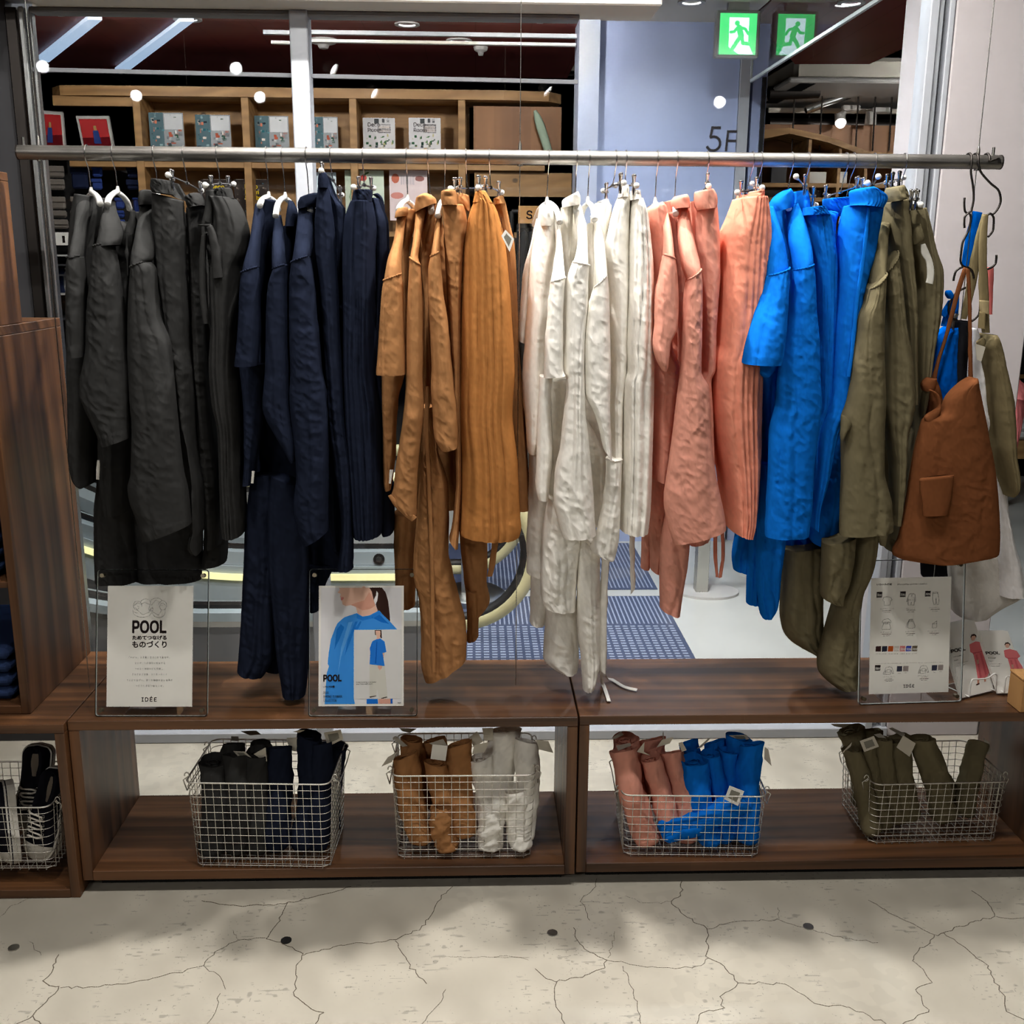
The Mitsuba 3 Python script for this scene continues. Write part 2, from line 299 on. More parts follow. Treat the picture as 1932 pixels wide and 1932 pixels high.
# lettering: outlines of the glyphs as thin raised print
from PIL import Image, ImageDraw, ImageFont
FONTS = {k: glob.glob('/opt/blender-*/*/datafiles/fonts/'+n)[0] for k, n in {'inter': 'Inter.woff2', 'cjk': 'Noto Sans CJK Regular.woff2'}.items()}
def text_poly(text, h, font='inter', res=64, stroke=0, track=0.0, sx=1.0):
    """The outline of the text, capitals h tall, starting at the origin; sx squeezes it sideways, track spaces it."""
    f = ImageFont.truetype(FONTS[font], res); out = []; x = 0.
    cap = f.getbbox('H', anchor='ls'); s = h/(-cap[1])
    for ch in (text if track or font == 'cjk' else [text]):
        x0, y0, x1, y1 = f.getbbox(ch, anchor='ls', stroke_width=stroke)
        if x1 > x0 and y1 > y0:
            im = Image.new('L', (int(x1-x0)+8, int(y1-y0)+8)); ImageDraw.Draw(im).text((4-x0, 4-y0), ch, 255, f, anchor='ls', stroke_width=stroke)
            on_ = np.pad(np.asarray(im) > 120, ((0, 0), (1, 1))).astype(np.int8)
            r, st = np.nonzero(np.diff(on_, axis=1) == 1); en = np.nonzero(np.diff(on_, axis=1) == -1)[1]
            if len(r):
                g = shapely.union_all(shapely.box(st, -r-1, en, -r)).buffer(.5).buffer(-.5).simplify(.55)
                out.append(affinity.affine_transform(g, [s*sx, 0, 0, s, (x+x0-4)*s*sx, (4-y0)*s]))
        x += f.getlength(ch)+track*res
    g = shapely.union_all(out); return g
def centred(g, cx, cy):
    x0, y0, x1, y1 = g.bounds; return affinity.translate(g, cx-(x0+x1)/2, cy-(y0+y1)/2)
sg = thing('floor_number', 'dark 5F floor lettering on the pale lavender wall', 'lettering')
a, b = at_y(1330, 285, WY), at_y(1392, 240, WY); M4 = frame([a[0], WY, a[2]], [1, 0, 0], [0, 0, 1], [0, -1, 0]); W, H = b[0]-a[0], b[2]-a[2]
five = shapely.union_all([LineString([(.46*W, .97*H), (.2*W, .97*H), (.15*W, .58*H)]).buffer(.036*W, cap_style=2, join_style=2),
    LineString([(.25*W+.215*W*math.cos(t), .31*H+.29*H*math.sin(t)) for t in np.linspace(2.15, -2.75, 24)]).buffer(.036*W, cap_style=2)])
on(five, M4, .0002, 'sign_ink', 'digit', sg, .004)
eff = shapely.union_all([LineString([(.98*W, .82*H), (.70*W, .82*H), (.66*W, .0)]).buffer(.034*W, cap_style=2, join_style=2), LineString([(.69*W, .43*H), (.96*W, .43*H)]).buffer(.034*W, cap_style=2)])
on(eff, M4, .0002, 'sign_ink', 'letter', sg, .004)

# ------------------------------------------------------------------ benches and cabinets of walnut
ZB0, ZB1, ZT0, ZT1, DEP = .035, .0621, .448, .4732, .388
def bench(x0, x1, yf, label, th=.026):
    k = thing('display_bench', label, 'bench', 'walnut benches under the clothes rail')
    obj('top', box(x0, x1, yf, DEP, ZT0, ZT1, .0015), 'walnut_x', k)
    obj('bottom_shelf', box(x0+th, x1-th, yf, DEP, ZB0, ZB1, .0015), 'walnut_x', k)
    obj('side_panel', box(x0, x0+th, yf+.001, DEP, ZB0, ZT0-.0005, .0015), 'walnut_z', k)
    obj('side_panel', box(x1-th, x1, yf+.001, DEP, ZB0, ZT0-.0005, .0015), 'walnut_z', k)
    obj('plinth', box(x0+.03, x1-.03, yf+.045, DEP-.03, 0, ZB0), 'black', k)
    return k
bench(-.999, .2525, .0, 'open walnut bench holding the two baskets of dark, orange and white rolls')
xr = at_y(1843, 1385, DEP)[0]
bench(.2565, xr+.03, .008, 'open walnut bench holding the baskets of pink, blue and olive rolls')

def carcass(name, label, x0, x1, y0, y1, z0, z1, th, shelves=(), back=False, grain='walnut_z'):
    k = thing(name, label, 'cabinet')
    obj('top', box(x0, x1, y0, y1, z1-th, z1, .0015), 'walnut_x', k)
    obj('bottom_shelf', box(x0+th, x1-th, y0, y1, z0, z0+th, .0015), 'walnut_x', k)
    obj('side_panel', box(x1-th, x1, y0+.0005, y1, z0, z1-th-.0005, .0015), grain, k)
    obj('side_panel', box(x0, x0+th, y0+.0005, y1, z0, z1-th-.0005, .0015), grain, k)
    for s in shelves: obj('shelf', box(x0+th, x1-th, y0+.004, y1-.004, s, s+th*.7, .001), 'walnut_x', k)
    return k
carcass('base_cabinet', 'low open walnut cabinet at the left edge holding the basket of sneakers', -2.2, -1.001, -.02, .47, .0, .474, .024)
carcass('tall_cabinet', 'tall walnut cabinet at the left edge standing on the low cabinet', -2.1, -1.103, .041, .462, .4745, 1.418, .022, shelves=(.80,))
carcass('upper_cabinet', 'walnut box standing on top of the tall left cabinet', -2.1, -1.107, .02, .235, 1.4185, 1.768, .02)

# ------------------------------------------------------------------ hanging rail
YB, ZBAR, RB = .194, 1.8105, .0165
bx0, bx1 = at_y(36, 288, YB), at_y(1886, 306, YB)
rail = thing('clothes_rail', 'long steel clothes rail hung from thin wires above the walnut benches', 'clothes rail')
obj('pipe', tube([[bx0[0], YB, ZBAR], [bx1[0], YB, ZBAR]], RB, 32), 'bar_steel', rail, 40)
obj('end_cap', tube([[bx0[0]-.003, YB, ZBAR], [bx0[0], YB, ZBAR]], RB*1.02, 32), 'dark_steel', rail, 40)
obj('end_cap', tube([[bx1[0], YB, ZBAR], [bx1[0]+.003, YB, ZBAR]], RB*1.02, 32), 'dark_steel', rail, 40)
for X in (bx0[0]+.012, bx1[0]-.018):
    obj('stop_pin', cyl([X, YB, ZBAR+RB-.002], [X, YB, ZBAR+RB+.017], .0033, 12), 'steel', rail, 40)
for x, t in ((75, 48), (981, 983), (1845, 1880)):
    X = at_y(x, 296, YB)[0]; w = 'suspension_wire'
    obj(w, cyl([X, YB, ZBAR], [X, YB, SHOP_Z], .0011, 6), 'steel', rail, True)
    obj('ferrule', tube([[X, YB, ZBAR+RB-.001], [X, YB, ZBAR+RB+.012], [X, YB, ZBAR+RB+.02]], [.0042, .0036, .0014], 12), 'steel', rail, 40)
    obj('washer', cyl([X, YB, ZBAR-RB-.003], [X, YB, ZBAR-RB+.001], .0065, 16), 'steel', rail, 40)
    obj(w, cyl([X, YB, .478], [X, YB, ZBAR-RB-.002], .0011, 6), 'steel', rail, True)

def hook(px, neck, k, r=.0012):
    """The wire of a hanger: over the rail at picture column px, down to the point neck."""
    X = at_y(px, 298, YB)[0]; R = RB+r+.0006; th = np.linspace(-.35*np.pi, 1.06*np.pi, 16)   # from front-low over the top to the back
    arc = [[X, YB+R*math.cos(a), ZBAR+R*math.sin(a)] for a in th]
    p = arc[-1]; n = np.array(neck); low = [[X, YB-R*1.02, ZBAR-.006], [X+(n[0]-X)*.15, YB-R*.5, ZBAR-.024], [X+(n[0]-X)*.35, n[1], ZBAR-.04]]
    pts = np.array(arc+low+[n.tolist()])
    return obj('hook', tube(np.vstack([spline(arc[:], 16), spline(np.array([arc[-1]]+low+[n.tolist()]), 14)[1:]]), r, 8), 'chrome', k, True)

def shirt_hanger(px, nx, ny, arms, label, group='white hangers in the shirts'):
    """arms: picture points of the near arm from the neck outward; the far arm mirrors it to the back."""
    k = thing('clothes_hanger', label, 'hanger', group)
    n = at_y(nx, ny, YB); hook(px, n+[0, 0, .004], k)
    q = [at_y(x, y, yy) for x, y, yy in arms]
    obj('neck', tube([n+[0, 0, .006], n, q[0]], [.003, .0045, .0058], 10), 'white_plastic', k, True)
    near = spline(q, 18); obj('arm', tube(near, np.linspace(.0058, .0075, 18), 10), 'white_plastic', k, True)
    far = near.copy(); far[:, 1] = 2*YB-far[:, 1]; far[:, 0] = 2*n[0]-far[:, 0]
    obj('arm', tube(far, np.linspace(.0058, .0075, 18), 10), 'white_plastic', k, True)
    return k

def clip(c, d, k, s=1.0):
    """A sprung chrome clip hanging at c, its jaws opening along d."""
    c = np.array(c); d = np.array(d, float); d /= np.linalg.norm(d); e = np.cross(d, [0, 0, 1.])
    P = lambda a, b, z: c+d*a*s+e*b*s+np.array([0, 0, z*s])
    ms = []
    for sg_ in (-1, 1):
        ms.append(tube([P(sg_*.0085, 0, .020), P(sg_*.0065, 0, .012), P(sg_*.0022, 0, .002), P(sg_*.0048, 0, -.010), P(sg_*.0014, 0, -.021)], [.0034*s, .003*s, .0026*s, .0034*s, .003*s], 8))
        ms.append(ball(P(sg_*.0087, 0, .0205), .0042*s, 1))
    ms.append(tube([P(0, -.006, .002), P(0, .006, .002)], .0032*s, 8))
    return obj('clip', join(ms), 'chrome', k, 50)

def clip_hanger(px, hub, b1, b2, clips, label, group='chrome clip hangers on the rail', y1=.03, y2=.36):
    k = thing('clip_hanger', label, 'hanger', group)
    h = at_y(hub[0], hub[1], YB); hook(px, h+[0, 0, .003], k)
    p, q = at_y(b1[0], b1[1], y1), at_y(b2[0], b2[1], y2) if b2 else None
    if q is None: q = 2*h-p
    obj('rod', tube([p, h, q], .0019, 8), 'chrome', k, True)
    obj('hub', tube([h-[0, .006, 0], h+[0, .006, 0]], .0042, 10), 'chrome', k, 40)
    d = q-p
    for e, s_ in ((p, -1), (q, 1)):
        u = d/np.linalg.norm(d)*s_
        obj('end_tip', join([ball(e, .0068), tube([e, e-u*.03], [.0042, .003], 10)]), 'white_plastic', k, 50)
    for x, y, yy in clips: clip(at_y(x, y, yy)-[0, 0, .012], d, k)
    return k

# ------------------------------------------------------------------ cloth
def crop(ox, oy, s):
    return lambda *rows: [(ox+a/s, oy+b/s, ox+c/s, oy+d/s) for a, b, c, d in rows]
E_, F_, J_, G_, K_, H_, L_, I_ = (crop(0, 300, 3.864), crop(0, 680, 3.864), crop(440, 300, 3.45), crop(420, 680, 3.019), crop(960, 300, 3.715), crop(960, 680, 2.928), crop(1400, 280, 3.632), crop(1380, 680, 2.927))
X_ = lambda *r: list(r)
_seed = [11]
def cloth(rows, y0, d, nf=2.2, amp=.007, wr=.0022, a0=.5, hem=0., db=None, yr=0., ytop=None, power=.40, pleat=.25, res=1.0):
    """A hanging piece of cloth. rows: the left and right edge point of each level, as seen in the picture; the edges lie at depth y0 (ytop at the top, +yr at the right edge);
    the front bulges d toward the room and the back db away from it, with nf folds amp deep and creases wr deep."""
    _seed[0] += 7; seed = _seed[0]; keep = []
    for r_ in rows:      # levels only ever go down
        if not keep or (r_[1]+r_[3]) > (keep[-1][1]+keep[-1][3])+3: keep.append(r_)
    R = np.array(keep, float)
    mid = np.c_[(R[:, 0]+R[:, 2])/2, (R[:, 1]+R[:, 3])/2]
    tt = np.r_[0, np.cumsum(np.maximum(np.linalg.norm(np.diff(mid, axis=0), axis=1), 1.5))]; tt /= tt[-1]
    length = np.linalg.norm(np.diff(mid, axis=0), axis=1).sum(); width = np.hypot(R[:, 2]-R[:, 0], R[:, 3]-R[:, 1]).max()
    m = int(np.clip(length/3.4*res, 9, 230)); n = int(np.clip(width/2.1*res, 9, 84)); t = np.linspace(0, 1, m); Q = PchipInterpolator(tt, R)(t)
    for _ in range(2): Q[1:-1] = .25*Q[:-2]+.5*Q[1:-1]+.25*Q[2:]
    db = d if db is None else db
    yl = np.full(m, y0) if ytop is None else y0+(ytop-y0)*(1-t)**1.4
    Lp, Rp = at_y(Q[:, 0], Q[:, 1], yl), at_y(Q[:, 2], Q[:, 3], yl+yr)
    wid = np.linalg.norm(Rp-Lp, axis=1)
    def grid(k):
        s_ = (1-np.cos(np.pi*np.linspace(0, 1, k)))/2; s_ = .55*s_+.45*np.linspace(0, 1, k)
        return s_, Lp[:, None]+(Rp-Lp)[:, None]*s_[None, :, None]
    def relief(s_, X3):
        S, Tt = np.meshgrid(s_, t); XX, ZZ = X3[..., 0], X3[..., 2]
        ramp = a0+(1-a0)*np.clip(Tt*1.4, 0, 1); env = np.minimum(1, 5*S*(1-S)+.08); lim = np.minimum(1, wid/.035)[:, None]
        no = lambda a, b, q: meshkit.noise(np.stack([a, b, np.zeros_like(a)+.37*q+seed*.713], -1), seed+q)
        # long folds: round ridges with sharp valleys, drifting and merging on their way down
        wob = (no(S*2.6, Tt*1.5, 1)-.5)*(2.2+.16*nf)+(no(S*5., Tt*5.1, 2)-.5)*.5
        u = S*nf+wob*.8; big = np.abs(np.sin(np.pi*u))**.75*(.45+.9*no(np.floor(u)*.77, Tt*2.0, 3))-.45
        soft = no(S*nf*1.3+wob*.5, Tt*1.6, 4)*2-1
        disp = amp*ramp*env*lim*(pleat*1.5*big+(1-pleat)*(soft+.55*big))
        # creases: slanted ridges of a few sizes
        A1, B1 = XX*.83+ZZ*.55, ZZ*.83-XX*.55; A2, B2 = XX*.71-ZZ*.70, ZZ*.71+XX*.70; wv = no(XX*21, ZZ*17, 5)*.9; 
        rg = lambda q, p_: (1-np.abs(2*q-1))**p_
        r1 = rg(no(A1*25+wv, B1*11+wv, 6), 3.5); r2 = rg(no(A2*33-wv, B2*15+wv, 7), 3.5); r3 = rg(no(XX*34+wv*2, ZZ*58+wv*2+XX*20, 8), 3); r4 = no(A1*120+wv*2, B1*95-wv*2, 9); r5 = rg(no(A2*62+wv*2, B2*80-wv, 12), 2.5)
        patch = .35+1.1*no(XX*13+3, ZZ*9, 10)
        disp += wr*lim*patch*(.8*r1+.75*r2+.9*r3+.55*r4+.75*r5-1.)*(.4+.6*env)
        if hem:
            hz = (1-Tt)*length/810; disp += .0013*(hz < hem)+.0007*(hz < hem)*np.sin(XX*900+no(XX*90, ZZ*5, 11)*5)
        return disp, lim
    sf, PF = grid(n); df, lim = relief(sf, PF); nb = max(7, n//3); sbk, PB = grid(nb)
    front = PF.copy(); front[..., 1] -= d*((1-(2*sf-1)**2)**power)[None, :]*lim**.3+df
    back = PB.copy(); back[..., 1] += db*((1-(2*sbk-1)**2)**power)[None, :]*lim**.3
    ed = (meshkit.noise(np.stack([t*length/22, t*0, t*0+seed], -1), seed)-.5)*.0026
    front[:, 0, 0] += ed; front[:, -1, 0] += ed[::-1]; back[:, 0], back[:, -1] = front[:, 0], front[:, -1]
    ring = np.concatenate([front, back[:, ::-1][:, 1:-1]], 1); k = ring.shape[1]
    V = ring.reshape(-1, 3); i = np.arange(m-1)[:, None]*k; j = np.arange(k)[None]; j2 = (j+1) % k
    F = np.stack([i+j, i+k+j, i+k+j2, i+j2], -1).reshape(-1, 4)
    F = np.vstack([F[:, [0, 1, 2]], F[:, [0, 2, 3]]])
    V = np.vstack([V, ring[0].mean(0)[None]]); c = len(V)-1
    F = np.vstack([F, np.stack([np.full(k, c), np.arange(k), (np.arange(k)+1) % k], 1)])
    return trimesh.Trimesh(V, F, process=False)
def dyed(mesh, col, var=.10):
    v = np.asarray(mesh.vertices); f = meshkit.fbm(v*np.array([30, 30, 22.]), 3, 5)[:, None]-.5; g = meshkit.noise(v*np.array([260, 260, 120.]), 8)[:, None]-.5
    return np.clip(np.array(col)[None]*(1+var*2*f+.16*g), 0, 1)
def sew(key, name, mesh, col, mat='linen'):
    return obj(name, mesh, mat, key, True, color=dyed(mesh, col))
def P(name, rows, y0, d, **kw): return (name, rows, y0, d, kw)
def garment(name, label, cat, group, col, pieces):
    k = thing(name, label, cat, group)
    for nm, rows, y0, d, kw in pieces:
        kw = dict(kw)
        if nm == 'sleeve': kw.setdefault('ytop', max(y0, .032)); d = d*.8
        if nm == 'shoulder': y0, d = y0-.055, d*.75; kw.setdefault('ytop', .15)
        c = kw.pop('col', col); mat = kw.pop('mat', 'linen'); mesh_ = cloth(rows, y0, d, **kw); sew(k, nm, mesh_, c, mat)
        if nm == 'sleeve' and cat in ('shirt', 'coat'):      # the stitched, puckered shoulder seam
            w_ = max(abs(r_[2]-r_[0]) for r_ in rows[:2]); n_ = int(np.clip(max(abs(r_[2]-r_[0]) for r_ in rows)/2.1*kw.get('res', 1.), 9, 84)); top_ = np.asarray(mesh_.vertices)[:n_]
            q_ = spline(top_[1:-1], 40); q_ = q_+np.c_[np.zeros(40), -.0008-.0007*np.sin(np.arange(40)*1.9), .0008*np.cos(np.arange(40)*1.9)]
            sew(k, 'shoulder_seam', tube(q_, .0021+.0005*np.sin(np.arange(40)*1.9), 6), c, mat)
    return k
CHAR, NAVY, ORANGE, WHITE, PINK, CORAL, BLUE, OLIVE = (lin(50, 50, 50), lin(30, 35, 50), lin(163, 116, 76), lin(236, 233, 226), lin(213, 148, 130), lin(226, 146, 122), lin(16, 106, 204), lin(108, 100, 77))
YS, YM, YK = .015, .085, .19     # depth of a near sleeve, of a near shoulder, of the middle of a garment
SL = dict(nf=1.6, amp=.005, hem=.022, wr=.003); BD = dict(nf=3, amp=.008, wr=.0024, pleat=.5); SK = dict(nf=7, amp=.0075, a0=.75, wr=.0013, pleat=.95)
SH = dict(nf=1.2, amp=.0025, wr=.0016); WB = dict(nf=9, amp=.0058, a0=1., wr=.0006, pleat=1., power=.5); LG = dict(nf=2.2, amp=.008, hem=.02, wr=.003, pleat=.6)

def charcoal():
    g = 'charcoal linen clothes on the rail'
    garment('shirt', 'charcoal linen shirt, leftmost garment on the rail, short cuff over a longer sleeve', 'shirt', g, CHAR, [
        P('body', X_((160, 368, 188, 372), (150, 400, 192, 400), (145, 470, 185, 470), (140, 560, 186, 560), (141, 680, 190, 690), (142, 760, 190, 770), (145, 860, 187, 860), (150, 890, 187, 895), (168, 910, 187, 905)), .2, .10, **BD),
        P('shoulder', X_((153, 376, 168, 374), (147, 395, 172, 390), (144, 430, 161, 430), (138, 460, 159, 465), (132, 489, 157, 484)), YM, .05, **SH),
        P('sleeve', X_((131, 486, 157, 482), (129, 500, 159, 500), (129, 560, 162, 560), (130, 640, 163, 640), (132, 674, 162, 672)), YS, .045, **SL),
        P('care_label', X_((184, 868, 188, 868), (181, 890, 188, 890), (181, 904, 188, 905)), .085, .003, col=WHITE, amp=.0, wr=.0)])
    garment('shirt', 'charcoal collarless blouse on a white hanger with an open tied neckline', 'shirt', g, CHAR, [
        P('body', X_((214, 424, 240, 418), (208, 445, 258, 442), (205, 520, 250, 520), (200, 640, 246, 640), (196, 760, 246, 760), (194, 840, 248, 840), (196, 900, 248, 900), (205, 960, 246, 960)), .2, .09, **BD),
        P('front_edge', X_((247, 396, 253, 397), (245, 412, 257, 413), (239, 426, 259, 428), (235, 440, 258, 442)), .1, .02, **SH),
        P('shoulder', X_((204, 382, 213, 380), (199, 396, 216, 396), (193, 420, 226, 422), (188, 446, 232, 440), (183, 466, 226, 462)), YM, .05, **SH),
        P('sleeve', X_((181, 466, 212, 457), (176, 486, 220, 490), (172, 533, 228, 542), (166, 585, 238, 606), (163, 662, 242, 680), (152, 722, 245, 706), (152, 742, 246, 730), (160, 766, 246, 765), (178, 804, 246, 795), (195, 842, 247, 825)), YS, .05, **SL),
        P('neck_tie', X_((238, 440, 241, 440), (237, 470, 240, 470), (232, 478, 244, 480), (238, 486, 243, 486), (240, 520, 243, 520)), .06, .006, nf=1, amp=.001)])
    garment('coat', 'charcoal linen coat with a folded collar left of the gathered trousers', 'coat', g, CHAR, [
        P('back_panel', X_((250, 400, 350, 400), (205, 560, 400, 560), (185, 760, 430, 760), (190, 960, 440, 960)), .27, .025, **BD),
        P('collar', E_((1045, 250, 1105, 226), (1036, 300, 1124, 275), (1040, 348, 1122, 335)), .13, .06, **SH),
        P('shoulder', E_((1040, 340, 1122, 320), (1022, 440, 1122, 450), (995, 580, 1125, 600), (970, 720, 1110, 720), (966, 795, 1085, 748)), YM, .06, **SH),
        P('sleeve', E_((972, 795, 1082, 745), (960, 880, 1128, 800), (950, 1000, 1142, 1000), (943, 1200, 1165, 1150), (940, 1400, 1240, 1350), (950, 1670, 1262, 1570), (970, 1970, 1290, 1870), (962, 2280, 1335, 2270), (937, 2400, 1375, 2440), (950, 2480, 1384, 2520), (1000, 2620, 1388, 2590), (1045, 2780, 1392, 2658)), YS, .06, nf=2.2, amp=.008, hem=.024)])
    garment('trousers', 'charcoal trousers with a wide elastic waistband folded over on a clip hanger', 'trousers', g, CHAR, [
        P('waistband', E_((1118, 148, 1235, 158), (1110, 180, 1250, 178), (1112, 225, 1262, 232), (1124, 246, 1272, 262)), .09, .05, **WB),
        P('waistband', E_((1230, 160, 1285, 178), (1250, 225, 1345, 285), (1265, 258, 1362, 308)), .20, .06, **WB),
        P('leg', E_((1122, 250, 1330, 305), (1122, 500, 1345, 600), (1135, 750, 1360, 900), (1180, 1000, 1372, 1150), (1215, 1200, 1380, 1400), (1260, 1500, 1400, 1568), (1330, 1900, 1412, 1968), (1390, 2050, 1430, 2150), (1410, 2300, 1478, 2440), (1405, 2660, 1478, 2690), (1380, 2810, 1462, 2750), (1440, 2868, 1456, 2872)), .11, .05, **LG)])
    garment('trousers', 'charcoal trousers with a tilted gathered waistband behind the coat', 'trousers', g, CHAR, [
        P('back_panel', X_((352, 396, 440, 396), (355, 560, 462, 560), (360, 760, 456, 760), (365, 990, 440, 990)), .27, .025, **LG),
        P('waistband', E_((1362, 290, 1450, 245), (1370, 330, 1485, 290), (1385, 370, 1495, 340)), .17, .05, **WB),
        P('leg', E_((1385, 368, 1495, 340), (1400, 520, 1465, 480), (1408, 800, 1500, 800), (1420, 1200, 1520, 1200), (1435, 1568, 1540, 1568), (1460, 2000, 1580, 1968), (1490, 2400, 1618, 2368), (1510, 2700, 1618, 2700), (1515, 2800, 1612, 2798)), .2, .07, **LG)])
    garment('skirt', 'charcoal gathered skirt with a tied bow at its waist', 'skirt', g, CHAR, [
        P('waistband', E_((1560, 232, 1685, 212), (1530, 280, 1706, 288)), .12, .05, **WB),
        P('panel', E_((1530, 278, 1705, 286), (1575, 420, 1770, 400), (1565, 560, 1812, 560), (1560, 700, 1805, 680), (1545, 850, 1760, 800), (1555, 1200, 1745, 1200), (1540, 1500, 1745, 1500), (1560, 1768, 1765, 1768), (1605, 1968, 1778, 2000), (1620, 2368, 1776, 2368), (1630, 2640, 1786, 2640), (1640, 2716, 1785, 2718)), .13, .08, **{**SK, 'nf': 4.5, 'hem': .05}),
        P('sash', E_((1505, 230, 1560, 225), (1500, 330, 1565, 330), (1480, 440, 1550, 470)), .07, .02, **SH),
        P('bow', E_((1440, 480, 1448, 478), (1480, 500, 1492, 462), (1545, 505, 1545, 470)), .05, .015, **SH),
        P('bow', E_((1508, 500, 1545, 480), (1528, 600, 1582, 560), (1545, 760, 1612, 720), (1550, 872, 1622, 862)), .045, .012, **SH),
        P('sash', E_((1470, 560, 1512, 540), (1450, 820, 1502, 820), (1480, 1200, 1520, 1200)), .06, .012, **SH)])
    garment('trousers', 'long charcoal trousers hanging below the charcoal shirts', 'trousers', g, CHAR, [
        P('leg', F_((740, 560, 960, 560), (720, 880, 965, 880), (697, 1100, 970, 1100), (697, 1400, 1000, 1400), (705, 1600, 1010, 1600)), .22, .05, **LG),
        P('leg', F_((940, 1000, 1400, 1000), (950, 1200, 1480, 1200), (960, 1400, 1480, 1400), (985, 1590, 1470, 1590)), .25, .05, **LG)])
    garment('apron', 'charcoal apron hem hanging below the charcoal skirt', 'apron', g, CHAR, [
        P('panel', F_((1500, 1150, 1662, 1150), (1490, 1380, 1660, 1400), (1480, 1490, 1655, 1460)), .24, .05, **LG)])
def navy():
    g = 'navy linen clothes on the rail'
    garment('shirt', 'navy linen shirt beside the charcoal skirt, short sleeve over a long one', 'shirt', g, NAVY, [
        P('body', J_((205, 272, 296, 275), (195, 400, 264, 400), (170, 600, 258, 600), (175, 900, 232, 880), (185, 1340, 232, 1340))+G_((180, 200, 262, 200), (190, 420, 270, 420)), .2, .08, **BD),
        P('long_sleeve', G_((95, 20, 250, 20), (110, 150, 235, 150), (122, 300, 235, 300), (125, 560, 195, 570), (118, 705, 178, 700)), .1, .03, **SL),
        P('shoulder', J_((150, 298, 205, 283), (135, 380, 202, 380), (115, 520, 182, 520), (72, 690, 168, 680), (62, 742, 167, 702)), YM, .05, **SH),
        P('sleeve', J_((60, 740, 167, 700), (50, 820, 175, 800), (35, 1100, 180, 1100), (14, 1345, 164, 1340)), YS, .05, **SL),
        P('care_label', G_((168, 630, 184, 630), (162, 700, 178, 700)), .06, .002, col=WHITE, amp=0., wr=0.)])
    garment('shirt', 'navy collarless blouse on a white hanger with a narrow open neckline', 'shirt', g, NAVY, [
        P('body', J_((318, 455, 412, 430), (330, 600, 405, 600), (340, 800, 390, 800), (345, 1000, 385, 1000), (350, 1380, 390, 1380)), .2, .08, **BD),
        P('front_edge', J_((372, 268, 386, 280), (356, 340, 414, 350), (345, 440, 418, 440)), .16, .05, **SH),
        P('shoulder', J_((282, 368, 308, 366), (268, 440, 322, 450), (256, 580, 336, 580), (258, 718, 346, 688)), YM, .05, **SH),
        P('sleeve', J_((265, 715, 346, 685), (230, 830, 356, 760), (218, 1000, 365, 1000), (215, 1200, 364, 1200), (210, 1380, 372, 1380))+G_((230, 250, 385, 200), (240, 310, 396, 310), (290, 400, 410, 400), (350, 500, 418, 500), (392, 576, 412, 576)), YS, .05, **{**SL, 'hem': 0})])
    garment('coat', 'navy linen coat with a folded collar, left of the tall narrow waistband', 'coat', g, NAVY, [
        P('back_panel', X_((575, 400, 640, 400), (500, 560, 660, 560), (480, 760, 670, 760), (490, 980, 660, 980)), .27, .025, **BD),
        P('collar', J_((440, 260, 550, 222), (425, 300, 555, 290), (430, 332, 532, 312)), .13, .05, **SH),
        P('front', J_((520, 330, 600, 330), (520, 600, 640, 600), (540, 1000, 660, 1000), (580, 1380, 690, 1380))+G_((595, 300, 682, 300), (600, 640, 690, 640), (612, 900, 692, 900), (642, 1040, 690, 1055)), .2, .08, **{**BD, 'hem': .02}),
        P('shoulder', J_((430, 318, 532, 300), (415, 450, 530, 450), (398, 600, 512, 590), (384, 678, 502, 632)), YM, .05, **SH),
        P('sleeve', J_((383, 675, 500, 628), (370, 800, 526, 780), (367, 1000, 546, 1000), (370, 1200, 566, 1200), (375, 1380, 583, 1380))+G_((382, 200, 590, 150), (410, 500, 602, 400), (422, 650, 604, 640), (406, 830, 602, 830), (430, 960, 602, 940), (465, 1052, 602, 965)), YS, .055, **{**SL, 'nf': 2.4})])
    garment('trousers', 'navy trousers with a narrow waistband reaching up to the rail', 'trousers', g, NAVY, [
        P('waistband', J_((560, 95, 608, 90), (552, 150, 618, 150), (555, 192, 616, 190)), .05, .03, **WB),
        P('back_panel', J_((606, 110, 625, 120), (612, 200, 680, 260), (640, 300, 730, 330), (655, 420, 730, 420), (665, 600, 722, 600), (690, 900, 722, 900)), .2, .05, **BD),
        P('leg', J_((558, 188, 617, 188), (545, 300, 640, 300), (535, 420, 656, 430), (535, 600, 668, 600), (560, 800, 682, 800), (580, 1000, 692, 1000), (590, 1200, 702, 1200), (600, 1380, 716, 1380))+G_((600, 300, 700, 300), (640, 640, 742, 640), (680, 950, 746, 950), (655, 1170, 746, 1175)), .09, .05, **LG)])
    garment('skirt', 'navy pleated skirt clipped at its waistband', 'skirt', g, NAVY, [
        P('back_panel', X_((664, 380, 716, 380), (650, 560, 724, 560), (648, 760, 728, 760), (660, 960, 715, 960)), .26, .02, **SK),
        P('waistband', J_((785, 208, 908, 203), (772, 285, 908, 280)), .1, .05, **WB),
        P('panel', J_((770, 280, 908, 276), (725, 420, 932, 420), (715, 700, 928, 700), (718, 1000, 928, 1000), (715, 1380, 930, 1380))+G_((690, 300, 905, 300), (705, 500, 910, 500), (720, 700, 916, 700), (735, 900, 916, 900), (748, 985, 912, 970)), .12, .08, **{**SK, 'hem': .03})])
